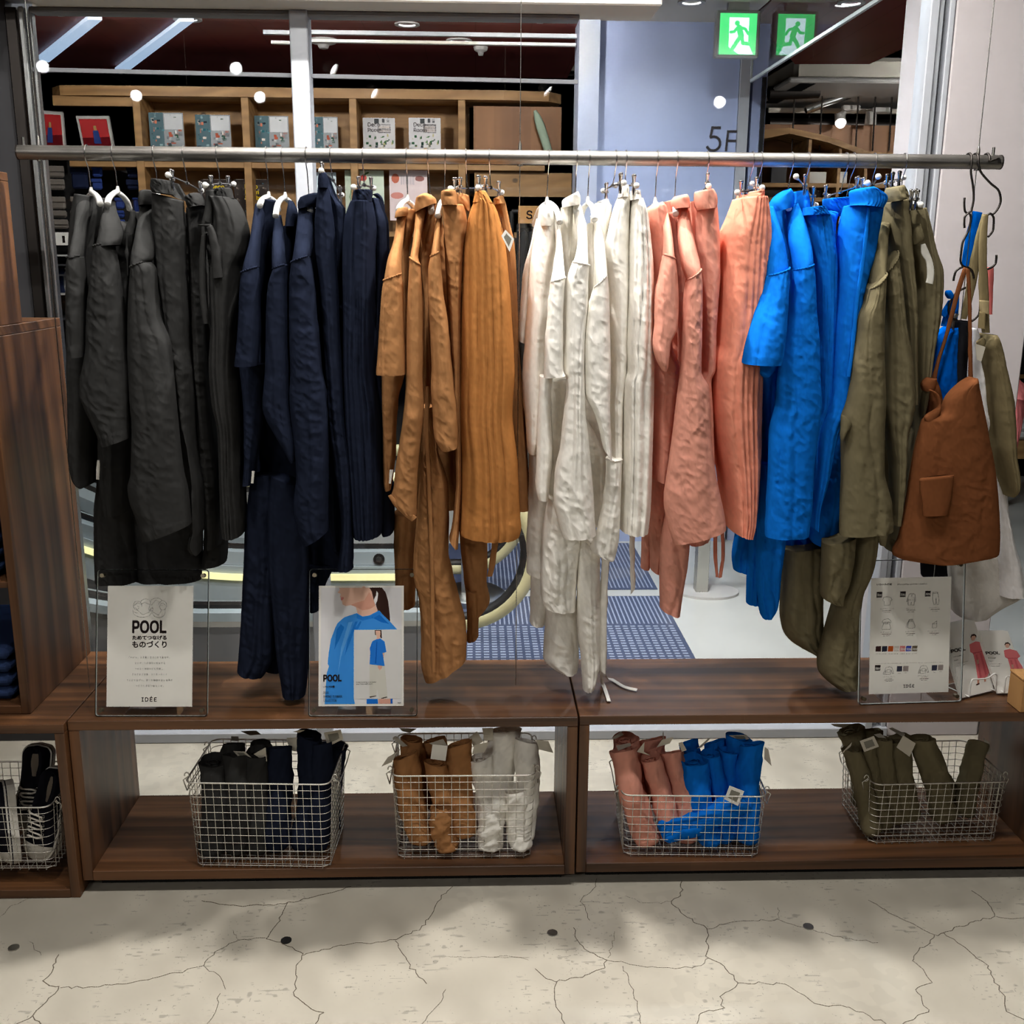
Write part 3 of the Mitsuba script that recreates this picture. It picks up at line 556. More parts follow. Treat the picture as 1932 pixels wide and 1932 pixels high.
    garment('skirt', 'navy pleated skirt with a dangling loop, beside the orange shirt', 'skirt', g, NAVY, [
        P('panel', J_((900, 262, 955, 262), (915, 330, 980, 330), (920, 420, 1010, 420), (930, 600, 1015, 600), (935, 800, 992, 800), (935, 1000, 968, 1000), (932, 1200, 950, 1200), (925, 1380, 945, 1380))+G_((860, 250, 906, 250), (890, 600, 930, 600), (900, 740, 978, 740), (910, 968, 980, 957)), .21, .08, **SK),
        P('loop', J_((905, 232, 940, 222), (930, 250, 968, 240), (950, 300, 984, 300), (958, 400, 985, 400)), .28, .01, **SH)])
    garment('trousers', 'long navy trousers hanging down to the bench behind the poster stand', 'trousers', g, NAVY, [
        P('leg', G_((170, 640, 300, 640), (150, 760, 340, 760), (130, 950, 350, 950), (125, 1100, 345, 1100), (112, 1400, 310, 1400), (100, 1600, 300, 1650), (88, 1752, 235, 1792)), .15, .04, **LG),
        P('leg', G_((280, 640, 440, 700), (260, 900, 480, 950), (260, 1100, 490, 1150), (285, 1400, 496, 1400), (312, 1700, 490, 1700), (335, 1830, 480, 1830), (345, 1892, 470, 1900)), .12, .04, **LG),
        P('inner_leg', G_((150, 60, 520, 60), (160, 640, 450, 640), (180, 1000, 460, 1000), (190, 1400, 440, 1400), (200, 1740, 345, 1765)), .2, .03, **LG)])
    garment('dress', 'navy dress hem showing below the navy coat', 'dress', g, NAVY, [
        P('panel', G_((440, 900, 720, 900), (460, 1050, 745, 1050), (470, 1170, 745, 1178)), .24, .04, **LG),
        P('panel', G_((470, 1150, 655, 1150), (480, 1300, 580, 1300), (490, 1420, 560, 1410)), .22, .03, **LG)])
charcoal(); navy()
def orange():
    g = 'orange linen clothes on the rail'; O2 = lin(178, 120, 68)
    garment('shirt', 'orange-brown linen shirt, leftmost of its colour, short sleeve over a buttoned long one', 'shirt', g, ORANGE, [
        P('body', J_((1128, 330, 1192, 330), (1108, 420, 1178, 450), (1092, 600, 1145, 620), (1100, 750, 1145, 760), (1105, 900, 1135, 900), (1100, 1380, 1140, 1380)), .2, .07, **BD),
        P('long_sleeve', G_((905, 60, 1045, 60), (908, 250, 1000, 250), (912, 400, 990, 400), (915, 550, 985, 550), (918, 700, 966, 700), (926, 737, 960, 731)), .11, .03, **SL),
        P('collar', J_((1078, 322, 1136, 314), (1056, 350, 1140, 340), (1052, 384, 1128, 374)), .1, .04, **SH),
        P('shoulder', J_((1066, 345, 1140, 335), (1062, 420, 1125, 400), (1042, 540, 1110, 540), (1005, 660, 1096, 650), (982, 792, 1098, 748)), YM, .05, **SH),
        P('sleeve', J_((980, 790, 1098, 745), (972, 830, 1106, 800), (960, 950, 1113, 950), (948, 1150, 1119, 1150), (935, 1330, 1125, 1330))+G_((880, 0, 1048, 0), (875, 78, 1045, 76)), YS, .05, **SL),
        P('care_label', G_((955, 622, 970, 622), (948, 665, 966, 665), (946, 700, 960, 702)), .07, .002, col=WHITE, amp=0., wr=0.)])
    garment('coat', 'orange-brown linen coat with a folded collar and a loose cuff strap', 'coat', g, ORANGE, [
        P('back_panel', X_((790, 400, 830, 400), (770, 560, 860, 560), (765, 760, 870, 760), (780, 960, 870, 960)), .27, .025, **BD),
        P('collar', J_((1192, 258, 1262, 222), (1184, 300, 1325, 262), (1188, 350, 1322, 292)), .13, .06, **SH),
        P('front', J_((1250, 300, 1328, 290), (1235, 420, 1312, 430), (1212, 560, 1292, 560), (1212, 700, 1272, 700), (1230, 900, 1278, 900), (1236, 1380, 1288, 1380))+G_((1130, 80, 1190, 80), (1140, 250, 1195, 250), (1130, 500, 1200, 500)), .2, .07, **BD),
        P('shoulder', J_((1188, 335, 1258, 320), (1180, 430, 1236, 430), (1165, 560, 1214, 560), (1150, 645, 1200, 640), (1146, 690, 1220, 695)), YM, .05, **SH),
        P('sleeve', J_((1150, 640, 1220, 690), (1140, 800, 1233, 850), (1130, 1000, 1240, 1000), (1125, 1300, 1240, 1300))+G_((1045, 80, 1142, 80), (1035, 250, 1150, 250), (1010, 450, 1132, 450), (985, 600, 1114, 600), (975, 720, 1110, 720), (960, 775, 1108, 790), (1020, 850, 1106, 870)), YS, .05, **{**SL, 'hem': 0}),
        P('cuff_strap', G_((940, 772, 962, 762), (985, 835, 1010, 812), (1078, 918, 1106, 893)), -.02, .004, nf=1, amp=.001, wr=.0008)])
    garment('shirt', 'orange-brown linen blouse on a white hanger tucked beside the gathered trousers', 'shirt', g, ORANGE, [
        P('shoulder', J_((1326, 368, 1362, 360), (1310, 460, 1356, 440), (1298, 560, 1346, 560), (1285, 640, 1342, 608)), YM, .05, **SH),
        P('sleeve', J_((1285, 635, 1342, 605), (1268, 720, 1356, 680), (1270, 900, 1366, 850), (1280, 1100, 1405, 1100), (1290, 1380, 1425, 1340))+G_((1190, 50, 1305, 30), (1185, 150, 1320, 150), (1195, 300, 1335, 300), (1205, 430, 1341, 470), (1245, 508, 1338, 491)), YS, .05, **SL)])
    garment('trousers', 'long orange-brown trousers with a gathered waistband and puckered side seam', 'trousers', g, ORANGE, [
        P('waistband', J_((1356, 210, 1448, 203), (1350, 250, 1456, 250), (1358, 306, 1462, 304)), .06, .05, **WB),
        P('waistband', J_((1448, 220, 1538, 240), (1455, 290, 1545, 350)), .2, .05, **WB),
        P('hip', J_((1358, 302, 1500, 298), (1370, 450, 1526, 450), (1375, 600, 1502, 600), (1388, 800, 1492, 800), (1400, 1000, 1484, 1000), (1410, 1200, 1484, 1200), (1425, 1380, 1484, 1380))+G_((1310, 200, 1360, 200), (1325, 450, 1362, 450), (1330, 700, 1362, 700), (1310, 900, 1352, 900), (1290, 1000, 1342, 1062)), .1, .05, **LG),
        P('leg', G_((1145, 250, 1215, 250), (1140, 500, 1225, 500), (1120, 700, 1282, 700), (1105, 900, 1292, 900), (1090, 1080, 1287, 1080), (1085, 1200, 1312, 1200), (1122, 1380, 1347, 1350), (1130, 1550, 1387, 1500), (1128, 1700, 1391, 1600), (1155, 1817, 1388, 1690)), .13, .06, nf=3, amp=.009, hem=.02, wr=.0042),
        P('side_seam', G_((1158, 150, 1178, 150), (1150, 400, 1176, 400), (1162, 700, 1188, 700), (1178, 1100, 1204, 1100), (1186, 1500, 1210, 1500), (1192, 1780, 1216, 1770)), .062, .006, nf=1, amp=.001, wr=.002)])
    garment('skirt', 'orange gathered skirt with a white price tag', 'skirt', g, O2, [
        P('back_panel', X_((892, 390, 940, 390), (870, 560, 955, 560), (866, 760, 965, 760), (868, 990, 975, 985)), .25, .02, **SK),
        P('waistband', J_((1575, 215, 1645, 210), (1560, 285, 1692, 288)), .07, .05, **WB),
        P('panel', J_((1572, 262, 1650, 262), (1560, 292, 1692, 292), (1520, 420, 1742, 420), (1500, 560, 1772, 560), (1490, 800, 1797, 800), (1480, 1100, 1817, 1100), (1475, 1380, 1832, 1380))+G_((1345, 300, 1652, 300), (1358, 600, 1682, 600), (1355, 850, 1692, 850), (1350, 960, 1702, 950), (1352, 975, 1690, 990)), .11, .09, **{**SK, 'nf': 6, 'hem': .04})])
    garment('skirt', 'orange skirt edge showing behind the tagged orange skirt', 'skirt', g, ORANGE, [
        P('waistband', J_((1690, 262, 1755, 238), (1692, 300, 1775, 292)), .22, .05, **WB),
        P('panel', J_((1690, 285, 1775, 288), (1730, 420, 1802, 420), (1750, 560, 1832, 560), (1770, 800, 1847, 800), (1785, 1100, 1857, 1100), (1800, 1380, 1872, 1380))+G_((1620, 300, 1722, 300), (1640, 600, 1742, 600), (1650, 832, 1754, 830)), .26, .06, **{**SK, 'nf': 4}),
        P('tie', G_((1535, 1000, 1575, 1000), (1525, 1120, 1560, 1120), (1506, 1230, 1537, 1228)), .2, .004, nf=1, amp=.001)])
    garment('dress', 'orange-brown linen dress hem below the orange skirt', 'dress', g, ORANGE, [
        P('panel', G_((1345, 930, 1510, 930), (1360, 1100, 1510, 1100), (1375, 1250, 1505, 1250), (1395, 1380, 1524, 1360), (1400, 1450, 1462, 1440)), .25, .05, **LG),
        P('panel', G_((1380, 1300, 1460, 1300), (1390, 1450, 1458, 1440), (1392, 1592, 1455, 1568)), .22, .03, **LG)])
    garment('dress', 'orange-brown linen dress panel below the leftmost orange shirt', 'dress', g, ORANGE, [
        P('panel', G_((975, 860, 1120, 860), (978, 1100, 1110, 1100), (985, 1300, 1100, 1300), (988, 1400, 1095, 1390)), .22, .04, **LG)])
def white():
    g = 'white linen clothes on the rail'; W2 = WHITE
    garment('shirt', 'white linen shirt on a white hanger with a gathered neck, leftmost white garment', 'shirt', g, WHITE, [
        P('long_sleeve', K_((190, 420, 222, 430), (140, 640, 172, 640), (105, 760, 152, 760), (88, 950, 142, 950), (72, 1150, 132, 1150), (70, 1272, 112, 1290)), .24, .05, **SL),
        P('body', K_((215, 330, 300, 340), (200, 430, 330, 430), (165, 600, 335, 600), (145, 760, 305, 760), (130, 1000, 295, 1000), (115, 1200, 265, 1200), (95, 1480, 255, 1480))+H_((72, 100, 205, 100), (85, 300, 195, 300), (100, 490, 150, 492)), .18, .09, **BD),
        P('neck_frill', K_((225, 380, 300, 360), (222, 430, 310, 420), (225, 470, 300, 470)), .1, .02, nf=5, amp=.005, a0=1.),
        P('shoulder', K_((285, 365, 348, 365), (315, 480, 362, 480), (330, 620, 376, 620), (310, 740, 386, 740), (292, 858, 396, 828)), YM, .05, **SH),
        P('sleeve', K_((290, 860, 396, 828), (280, 950, 386, 950), (262, 1150, 379, 1150), (250, 1350, 379, 1350), (246, 1480, 379, 1480))+H_((195, 20, 316, 20), (194, 93, 315, 81)), YS, .045, **SL)])
    garment('coat', 'white linen coat with a stand collar, second white garment from the left', 'coat', g, WHITE, [
        P('back_panel', X_((1066, 400, 1100, 400), (1040, 520, 1130, 520), (1020, 700, 1160, 700), (1030, 900, 1170, 900), (1050, 985, 1160, 980)), .28, .025, **BD),
        P('collar', K_((402, 270, 482, 228), (370, 300, 500, 280), (372, 345, 494, 325)), .13, .06, **SH),
        P('front', K_((366, 340, 445, 330), (360, 500, 440, 500), (362, 640, 430, 640), (380, 800, 430, 800), (380, 1300, 430, 1300)), .2, .08, **BD),
        P('shoulder', K_((440, 330, 502, 320), (465, 450, 536, 450), (482, 560, 550, 560), (470, 640, 552, 640), (448, 722, 558, 747)), YM, .05, **SH),
        P('sleeve', K_((445, 720, 560, 745), (410, 850, 556, 850), (400, 1000, 552, 1000), (395, 1250, 532, 1250), (390, 1480, 527, 1480))+H_((318, 80, 416, 80), (305, 250, 422, 250), (285, 450, 442, 450), (255, 620, 457, 620), (245, 740, 467, 740), (270, 880, 474, 880), (296, 972, 480, 957)), YS, .05, nf=3, amp=.008, hem=.022, wr=.0036),
        P('long_sleeve', H_((170, 80, 240, 80), (155, 300, 232, 300), (150, 500, 242, 500), (147, 700, 226, 690), (160, 762, 218, 767)), .07, .03, **SL)])
    garment('shirt', 'white linen blouse on a white hanger in the middle of the white clothes', 'shirt', g, WHITE, [
        P('front', K_((555, 452, 602, 436), (545, 600, 600, 600), (545, 800, 600, 800), (545, 1000, 600, 1000)), .2, .06, **BD),
        P('shoulder', K_((572, 400, 600, 395), (598, 480, 642, 480), (590, 620, 672, 620), (595, 760, 685, 750), (592, 905, 688, 802)), YM, .05, **SH),
        P('sleeve', K_((592, 900, 688, 800), (560, 1000, 702, 950), (535, 1150, 707, 1150), (525, 1350, 712, 1350), (528, 1480, 714, 1480))+H_((415, 20, 562, 10), (420, 180, 562, 100), (470, 290, 558, 280), (500, 390, 562, 400), (522, 485, 567, 560)), YS, .045, **{**SL, 'hem': 0})])
    garment('skirt', 'white gathered skirt clipped behind the white blouse', 'skirt', g, W2, [
        P('waistband', K_((660, 285, 695, 282), (618, 300, 716, 330)), .2, .04, **WB),
        P('panel', K_((600, 310, 716, 326), (570, 430, 712, 430), (580, 520, 700, 520), (600, 700, 720, 700), (660, 1000, 740, 1000), (700, 1480, 760, 1480)), .22, .06, **SK)])
    garment('trousers', 'white linen trousers hanging from a clip, peak at the white end tip', 'trousers', g, W2, [
        P('waistband', K_((785, 192, 836, 185), (764, 272, 843, 272)), .1, .05, **WB),
        P('leg', K_((765, 268, 843, 268), (722, 380, 840, 380), (682, 560, 838, 560), (670, 690, 836, 690), (696, 850, 834, 850), (712, 1100, 828, 1100), (722, 1480, 818, 1480))+H_((545, 50, 625, 50), (555, 250, 625, 250), (560, 550, 622, 550)), .12, .06, **LG)])
    garment('skirt', 'white linen skirt with a straight hem, rightmost white garment', 'skirt', g, WHITE, [
        P('back_panel', X_((1180, 390, 1216, 390), (1176, 560, 1226, 560), (1172, 760, 1226, 760), (1176, 985, 1216, 985)), .26, .02, **SK),
        P('waistband', K_((856, 225, 916, 221), (848, 292, 926, 286)), .08, .05, **WB),
        P('panel', K_((848, 288, 926, 282), (838, 400, 962, 400), (832, 550, 982, 550), (828, 750, 1002, 750), (820, 1000, 1008, 1000), (806, 1300, 1008, 1300), (812, 1480, 1008, 1480))+H_((620, 100, 796, 100), (622, 300, 792, 300), (622, 500, 787, 500), (614, 750, 780, 750), (609, 922, 762, 929)), .11, .08, **{**SK, 'nf': 4.5, 'hem': .04, 'wr': .0026}),
        P('tie', H_((662, 915, 697, 915), (668, 1100, 696, 1100), (674, 1292, 699, 1256)), .2, .003, nf=1, amp=.002)])
    garment('dress', 'white linen dress hanging low with its hem above the bench', 'dress', g, WHITE, [
        P('panel', H_((110, 440, 240, 440), (105, 760, 260, 760), (98, 1000, 250, 1000), (94, 1158, 230, 1170)), .22, .06, **LG),
        P('panel', H_((120, 1120, 230, 1120), (118, 1300, 230, 1300), (117, 1440, 200, 1450)), .25, .04, **LG),
        P('inner_panel', H_((190, 100, 330, 90), (200, 300, 420, 300), (220, 560, 540, 560), (240, 900, 560, 900)), .21, .05, **BD)])
    garment('shirt', 'crumpled white linen shirt whose hem hangs in front of the white trouser leg', 'shirt', g, WHITE, [
        P('panel', H_((215, 740, 420, 900), (180, 1000, 405, 1000), (174, 1200, 374, 1200), (178, 1300, 370, 1300), (195, 1352, 368, 1367)), .13, .05, nf=3, amp=.008, wr=.0055, hem=.02),
        P('sleeve', H_((535, 540, 622, 540), (520, 750, 616, 750), (475, 960, 609, 960), (450, 1042, 592, 1060), (540, 1094, 580, 1091)), .06, .045, nf=2, amp=.007, wr=.004, hem=.02)])
    garment('trousers', 'long white linen trousers reaching the bench with two loose tie cords', 'trousers', g, WHITE, [
        P('leg', H_((205, 1330, 378, 1345), (195, 1500, 382, 1500), (188, 1640, 386, 1640), (280, 1702, 376, 1704)), .18, .05, nf=3, amp=.008, wr=.004),
        P('leg', H_((400, 900, 475, 900), (380, 1100, 502, 1100), (372, 1300, 502, 1300), (378, 1500, 502, 1500), (398, 1650, 502, 1650), (408, 1806, 472, 1782)), .12, .045, nf=3, amp=.008, wr=.0045, hem=.025),
        P('strap', H_((515, 1070, 556, 1090), (500, 1300, 546, 1300), (496, 1550, 541, 1550), (500, 1702, 536, 1732)), .11, .012, nf=1, amp=.002)])
    k = [x for x in labels if x.startswith('trousers')][-1]
    for pts in ([(512, 1690), (518, 1790), (553, 1885)], [(532, 1705), (566, 1765), (640, 1806), (708, 1822)]):
        q = [(960+x/2.928, 680+y/2.928) for x, y in pts]; w = np.array([at_z(x, y, ZT1+.004) for x, y in q]); w[0] = at_y(*q[0], .115)
        c = spline(w, 22); d = np.gradient(c, axis=0); d /= np.linalg.norm(d, axis=1, keepdims=True); sd = np.cross(d, [0, -.3, 1.]); sd /= np.linalg.norm(sd, axis=1, keepdims=True)
        V = np.concatenate([c-sd*.0048, c+sd*.0048, c+sd*.0048+[0, 0, .0018], c-sd*.0048+[0, 0, .0018]]); n = len(c); Fs = []
        for a in range(4):
            b = (a+1) % 4
            for i in range(n-1): Fs += [[a*n+i, b*n+i, b*n+i+1], [a*n+i, b*n+i+1, a*n+i+1]]
        sew(k, 'tie_cord', trimesh.Trimesh(V, Fs, process=False), WHITE)
orange(); white()
def pink():
    g = 'pink linen clothes on the rail'
    garment('shirt', 'salmon pink linen shirt with a short rolled sleeve, leftmost pink garment', 'shirt', g, PINK, [
        P('body', K_((1012, 318, 1062, 303), (958, 360, 1098, 345), (972, 450, 1112, 450), (993, 600, 1130, 620), (1000, 800, 1130, 800), (1004, 1000, 1130, 1000), (1006, 1300, 1130, 1300))+H_((796, 30, 936, 30), (793, 100, 932, 100), (785, 350, 902, 350), (778, 632, 872, 656)), .17, .08, **{**BD, 'hem': .035}),
        P('shoulder', K_((1058, 330, 1100, 345), (1085, 450, 1132, 480), (1085, 580, 1150, 620), (1080, 672, 1158, 705)), YM, .05, **SH),
        P('sleeve', K_((1080, 668, 1159, 700), (1055, 780, 1176, 800), (1025, 950, 1186, 1000), (1015, 1150, 1178, 1180), (1003, 1300, 1130, 1290), (1010, 1340, 1120, 1380), (1040, 1420, 1108, 1460), (1078, 1484, 1100, 1482)), YS, .05, **SL),
        P('button', K_((980, 415, 992, 413), (978, 435, 994, 437)), .07, .004, nf=.5, amp=0., wr=0.)])
    garment('coat', 'salmon pink linen coat with a folded collar and a wide long sleeve', 'coat', g, PINK, [
        P('back_panel', X_((1282, 400, 1310, 400), (1262, 560, 1345, 560), (1250, 760, 1350, 760), (1255, 960, 1345, 960)), .28, .025, **BD),
        P('collar', K_((1165, 263, 1238, 250), (1140, 305, 1258, 296), (1148, 352, 1256, 345)), .13, .06, **SH),
        P('front', K_((1110, 385, 1180, 350), (1128, 500, 1200, 500), (1148, 700, 1220, 700), (1175, 1000, 1240, 1000), (1195, 1300, 1240, 1300), (1190, 1480, 1240, 1480)), .2, .06, **BD),
        P('back_collar', K_((1090, 300, 1145, 285), (1095, 330, 1150, 320), (1110, 380, 1150, 370)), .26, .04, **SH),
        P('shoulder', K_((1190, 345, 1256, 338), (1180, 480, 1278, 480), (1190, 640, 1312, 640), (1215, 760, 1336, 740), (1245, 845, 1338, 775)), YM, .05, **SH),
        P('sleeve', K_((1248, 842, 1338, 770), (1232, 950, 1350, 900), (1215, 1200, 1347, 1200), (1205, 1480, 1342, 1480))+H_((945, 0, 1062, 0), (930, 200, 1102, 150), (905, 400, 1112, 400), (875, 600, 1137, 600), (855, 750, 1167, 750), (875, 900, 1192, 870), (910, 1007, 1196, 925)), YS, .055, nf=2.2, amp=.007, hem=.022, wr=.0034)])
    garment('trousers', 'pink trousers with a round gathered waistband hanging open on its clip', 'trousers', g, PINK, [
        P('waistband', K_((1312, 228, 1420, 213), (1301, 280, 1452, 268), (1312, 340, 1452, 318), (1328, 360, 1444, 346)), .06, .06, **{**WB, 'amp': .005}),
        P('side_panel', K_((1265, 300, 1320, 290), (1275, 400, 1330, 400), (1295, 600, 1340, 600), (1310, 760, 1345, 760)), .22, .04, **BD),
        P('leg', K_((1325, 356, 1450, 330), (1310, 450, 1463, 450), (1310, 600, 1472, 600), (1330, 800, 1472, 800), (1345, 1000, 1458, 1000), (1345, 1200, 1445, 1200), (1345, 1480, 1437, 1480))+H_((1040, 100, 1110, 100), (1060, 300, 1120, 300), (1060, 700, 1130, 700)), .1, .05, **LG),
        P('leg', H_((862, 850, 1002, 850), (830, 1100, 988, 1100), (830, 1250, 962, 1250), (835, 1362, 940, 1397)), .14, .045, **LG),
        P('leg', H_((975, 900, 1112, 900), (985, 980, 1108, 980), (998, 1018, 1102, 992)), .22, .03, **LG)])
    garment('skirt', 'coral pink gathered skirt beside the blue shirt', 'skirt', g, CORAL, [
        P('back_panel', X_((1395, 390, 1436, 390), (1372, 560, 1446, 560), (1366, 760, 1444, 760), (1370, 975, 1424, 975)), .25, .02, **SK),
        P('waistband', K_((1602, 258, 1682, 248), (1592, 290, 1686, 292)), .16, .04, **WB),
        P('waistband', K_((1690, 230, 1778, 220), (1680, 292, 1778, 278)), .07, .05, **WB),
        P('panel', K_((1594, 278, 1778, 272), (1545, 400, 1802, 400), (1480, 560, 1822, 600), (1468, 800, 1818, 800), (1455, 1100, 1810, 1100), (1440, 1300, 1800, 1300))+H_((1112, 0, 1390, 0), (1110, 200, 1384, 200), (1132, 450, 1378, 450), (1163, 650, 1367, 650), (1188, 850, 1347, 850), (1195, 908, 1322, 947)), .12, .1, **{**SK, 'nf': 6, 'hem': .03, 'wr': .002}),
        P('tie', H_((1130, 900, 1151, 900), (1130, 1060, 1152, 1060), (1143, 1197, 1156, 1197)), .2, .003, nf=1, amp=.003, col=CORAL),
        P('tie', H_((1168, 900, 1189, 900), (1172, 1080, 1192, 1080), (1160, 1202, 1176, 1197)), .2, .003, nf=1, amp=.003, col=CORAL)])
    garment('dress', 'pink dress hem below the leftmost pink shirt', 'dress', g, PINK, [
        P('panel', H_((735, 880, 800, 880), (732, 1000, 800, 1000), (728, 1142, 775, 1147)), .24, .03, **LG),
        P('panel', H_((778, 620, 880, 640), (778, 900, 880, 900), (778, 1146, 832, 1172)), .2, .035, **LG)])
def blue():
    g = 'blue linen clothes on the rail'; B2 = BLUE
    garment('shirt', 'bright blue linen shirt with a wide flared short sleeve', 'shirt', g, BLUE, [
        P('collar', L_((225, 345, 318, 275), (188, 395, 348, 330), (200, 440, 335, 400)), .14, .05, **SH),
        P('back_yoke', L_((235, 400, 335, 390), (240, 500, 320, 440), (260, 620, 330, 560), (285, 720, 330, 700)), .24, .04, col=B2, **SH),
        P('shoulder', L_((150, 398, 215, 402), (160, 500, 245, 525), (175, 620, 290, 700), (175, 760, 305, 800), (165, 872, 308, 818)), YM, .05, **SH),
        P('sleeve', L_((165, 870, 308, 815), (130, 1000, 306, 900), (80, 1150, 302, 1100), (38, 1300, 288, 1300), (3, 1472, 262, 1477)), -.01, .07, nf=1.8, amp=.008, hem=.024),
        P('sleeve_lining', L_((12, 1450, 258, 1450), (50, 1510, 225, 1515), (140, 1565, 182, 1560)), .06, .03, col=BLUE, nf=1.5, amp=.003),
        P('body', L_((160, 760, 300, 760), (150, 1000, 300, 1000), (110, 1460, 260, 1460))+I_((140, 100, 245, 100), (148, 300, 222, 300), (152, 470, 205, 470), (150, 560, 190, 560)), .2, .06, col=B2, **BD)])
    garment('coat', 'bright blue linen coat with an open front and a long straight sleeve', 'coat', g, BLUE, [
        P('back_panel', X_((1490, 400, 1530, 400), (1480, 560, 1580, 560), (1470, 760, 1590, 760), (1455, 960, 1570, 960)), .28, .025, **BD),
        P('shoulder', L_((300, 400, 372, 375), (318, 520, 422, 500), (320, 640, 462, 640), (340, 740, 474, 720), (352, 835, 478, 800)), YM, .05, **SH),
        P('front', L_((340, 300, 420, 290), (345, 400, 440, 400), (380, 500, 470, 500)), .24, .05, col=B2, **BD),
        P('sleeve', L_((355, 830, 478, 795), (342, 900, 492, 880), (320, 1100, 502, 1100), (280, 1300, 522, 1300), (240, 1600, 532, 1600), (230, 1740, 540, 1740))+I_((268, 0, 506, 0), (230, 200, 492, 150), (205, 400, 474, 400), (200, 600, 452, 600), (190, 800, 442, 800), (183, 967, 422, 965)), YS, .05, nf=2.4, amp=.007, hem=.03, wr=.003)])
    garment('skirt', 'blue gathered skirt with a drawstring bow at its clipped waist', 'skirt', g, B2, [
        P('waistband', L_((430, 405, 552, 395), (420, 460, 592, 452)), .09, .05, **WB),
        P('panel', L_((420, 452, 592, 450), (440, 600, 617, 620), (465, 800, 632, 800), (475, 1000, 628, 1000), (480, 1300, 612, 1300), (485, 1740, 580, 1740))+I_((420, 100, 520, 100), (410, 400, 480, 400), (405, 800, 470, 800)), .12, .06, **SK),
        P('waistband', L_((380, 308, 432, 288), (358, 400, 452, 390), (400, 480, 442, 470)), .22, .05, **WB),
        P('bow', L_((560, 430, 575, 425), (555, 500, 660, 440), (590, 560, 640, 520), (605, 760, 640, 720)), .14, .02, **{**WB, 'amp': .005})])
    garment('trousers', 'blue trousers with a wide gathered waistband and puckered outer seam', 'trousers', g, BLUE, [
        P('waistband', L_((790, 276, 868, 268), (742, 300, 978, 330), (756, 370, 980, 352), (745, 392, 946, 418)), .06, .06, **{**WB, 'nf': 9, 'amp': .0045}),
        P('waistband', L_((570, 345, 640, 340), (560, 400, 760, 330), (640, 470, 760, 420)), .2, .05, **WB),
        P('leg', L_((716, 388, 948, 412), (682, 500, 934, 500), (652, 700, 885, 750), (635, 1000, 815, 1000), (612, 1200, 786, 1250), (590, 1500, 752, 1500), (560, 1740, 714, 1740))+I_((500, 0, 668, 0), (485, 200, 626, 200), (455, 400, 566, 420), (440, 600, 520, 640), (425, 800, 470, 820), (420, 900, 460, 930)), .1, .06, nf=2.4, amp=.008, wr=.0026),
        P('back_leg', I_((600, 280, 622, 280), (560, 400, 608, 420), (500, 560, 606, 560), (470, 680, 604, 640), (440, 850, 594, 850), (424, 960, 570, 1000), (440, 1000, 556, 1022)), .18, .05, nf=2, amp=.006, hem=.03),
        P('side_seam', L_((858, 400, 880, 405), (835, 600, 862, 610), (800, 850, 832, 850), (772, 1050, 800, 1060), (748, 1300, 776, 1310), (715, 1560, 742, 1570)), .03, .005, nf=1, amp=.001, wr=.0022)])
    garment('dress', 'blue dress hem below the coral skirt and blue shirt', 'dress', g, BLUE, [
        P('panel', I_((60, 880, 200, 880), (20, 950, 200, 960), (0, 1080, 122, 1092), (10, 1152, 102, 1167)), .24, .03, **LG),
        P('panel', I_((150, 540, 190, 540), (100, 860, 250, 860), (92, 1000, 200, 1000), (85, 1200, 170, 1200), (82, 1337, 165, 1337)), .2, .03, **LG),
        P('leg', I_((150, 560, 230, 560), (140, 900, 300, 940), (134, 1150, 274, 1150), (148, 1350, 252, 1350), (164, 1414, 222, 1402)), .15, .035, **LG),
        P('panel', I_((240, 920, 560, 960), (255, 1000, 530, 1020), (272, 1052, 500, 1037)), .25, .03, **LG)])
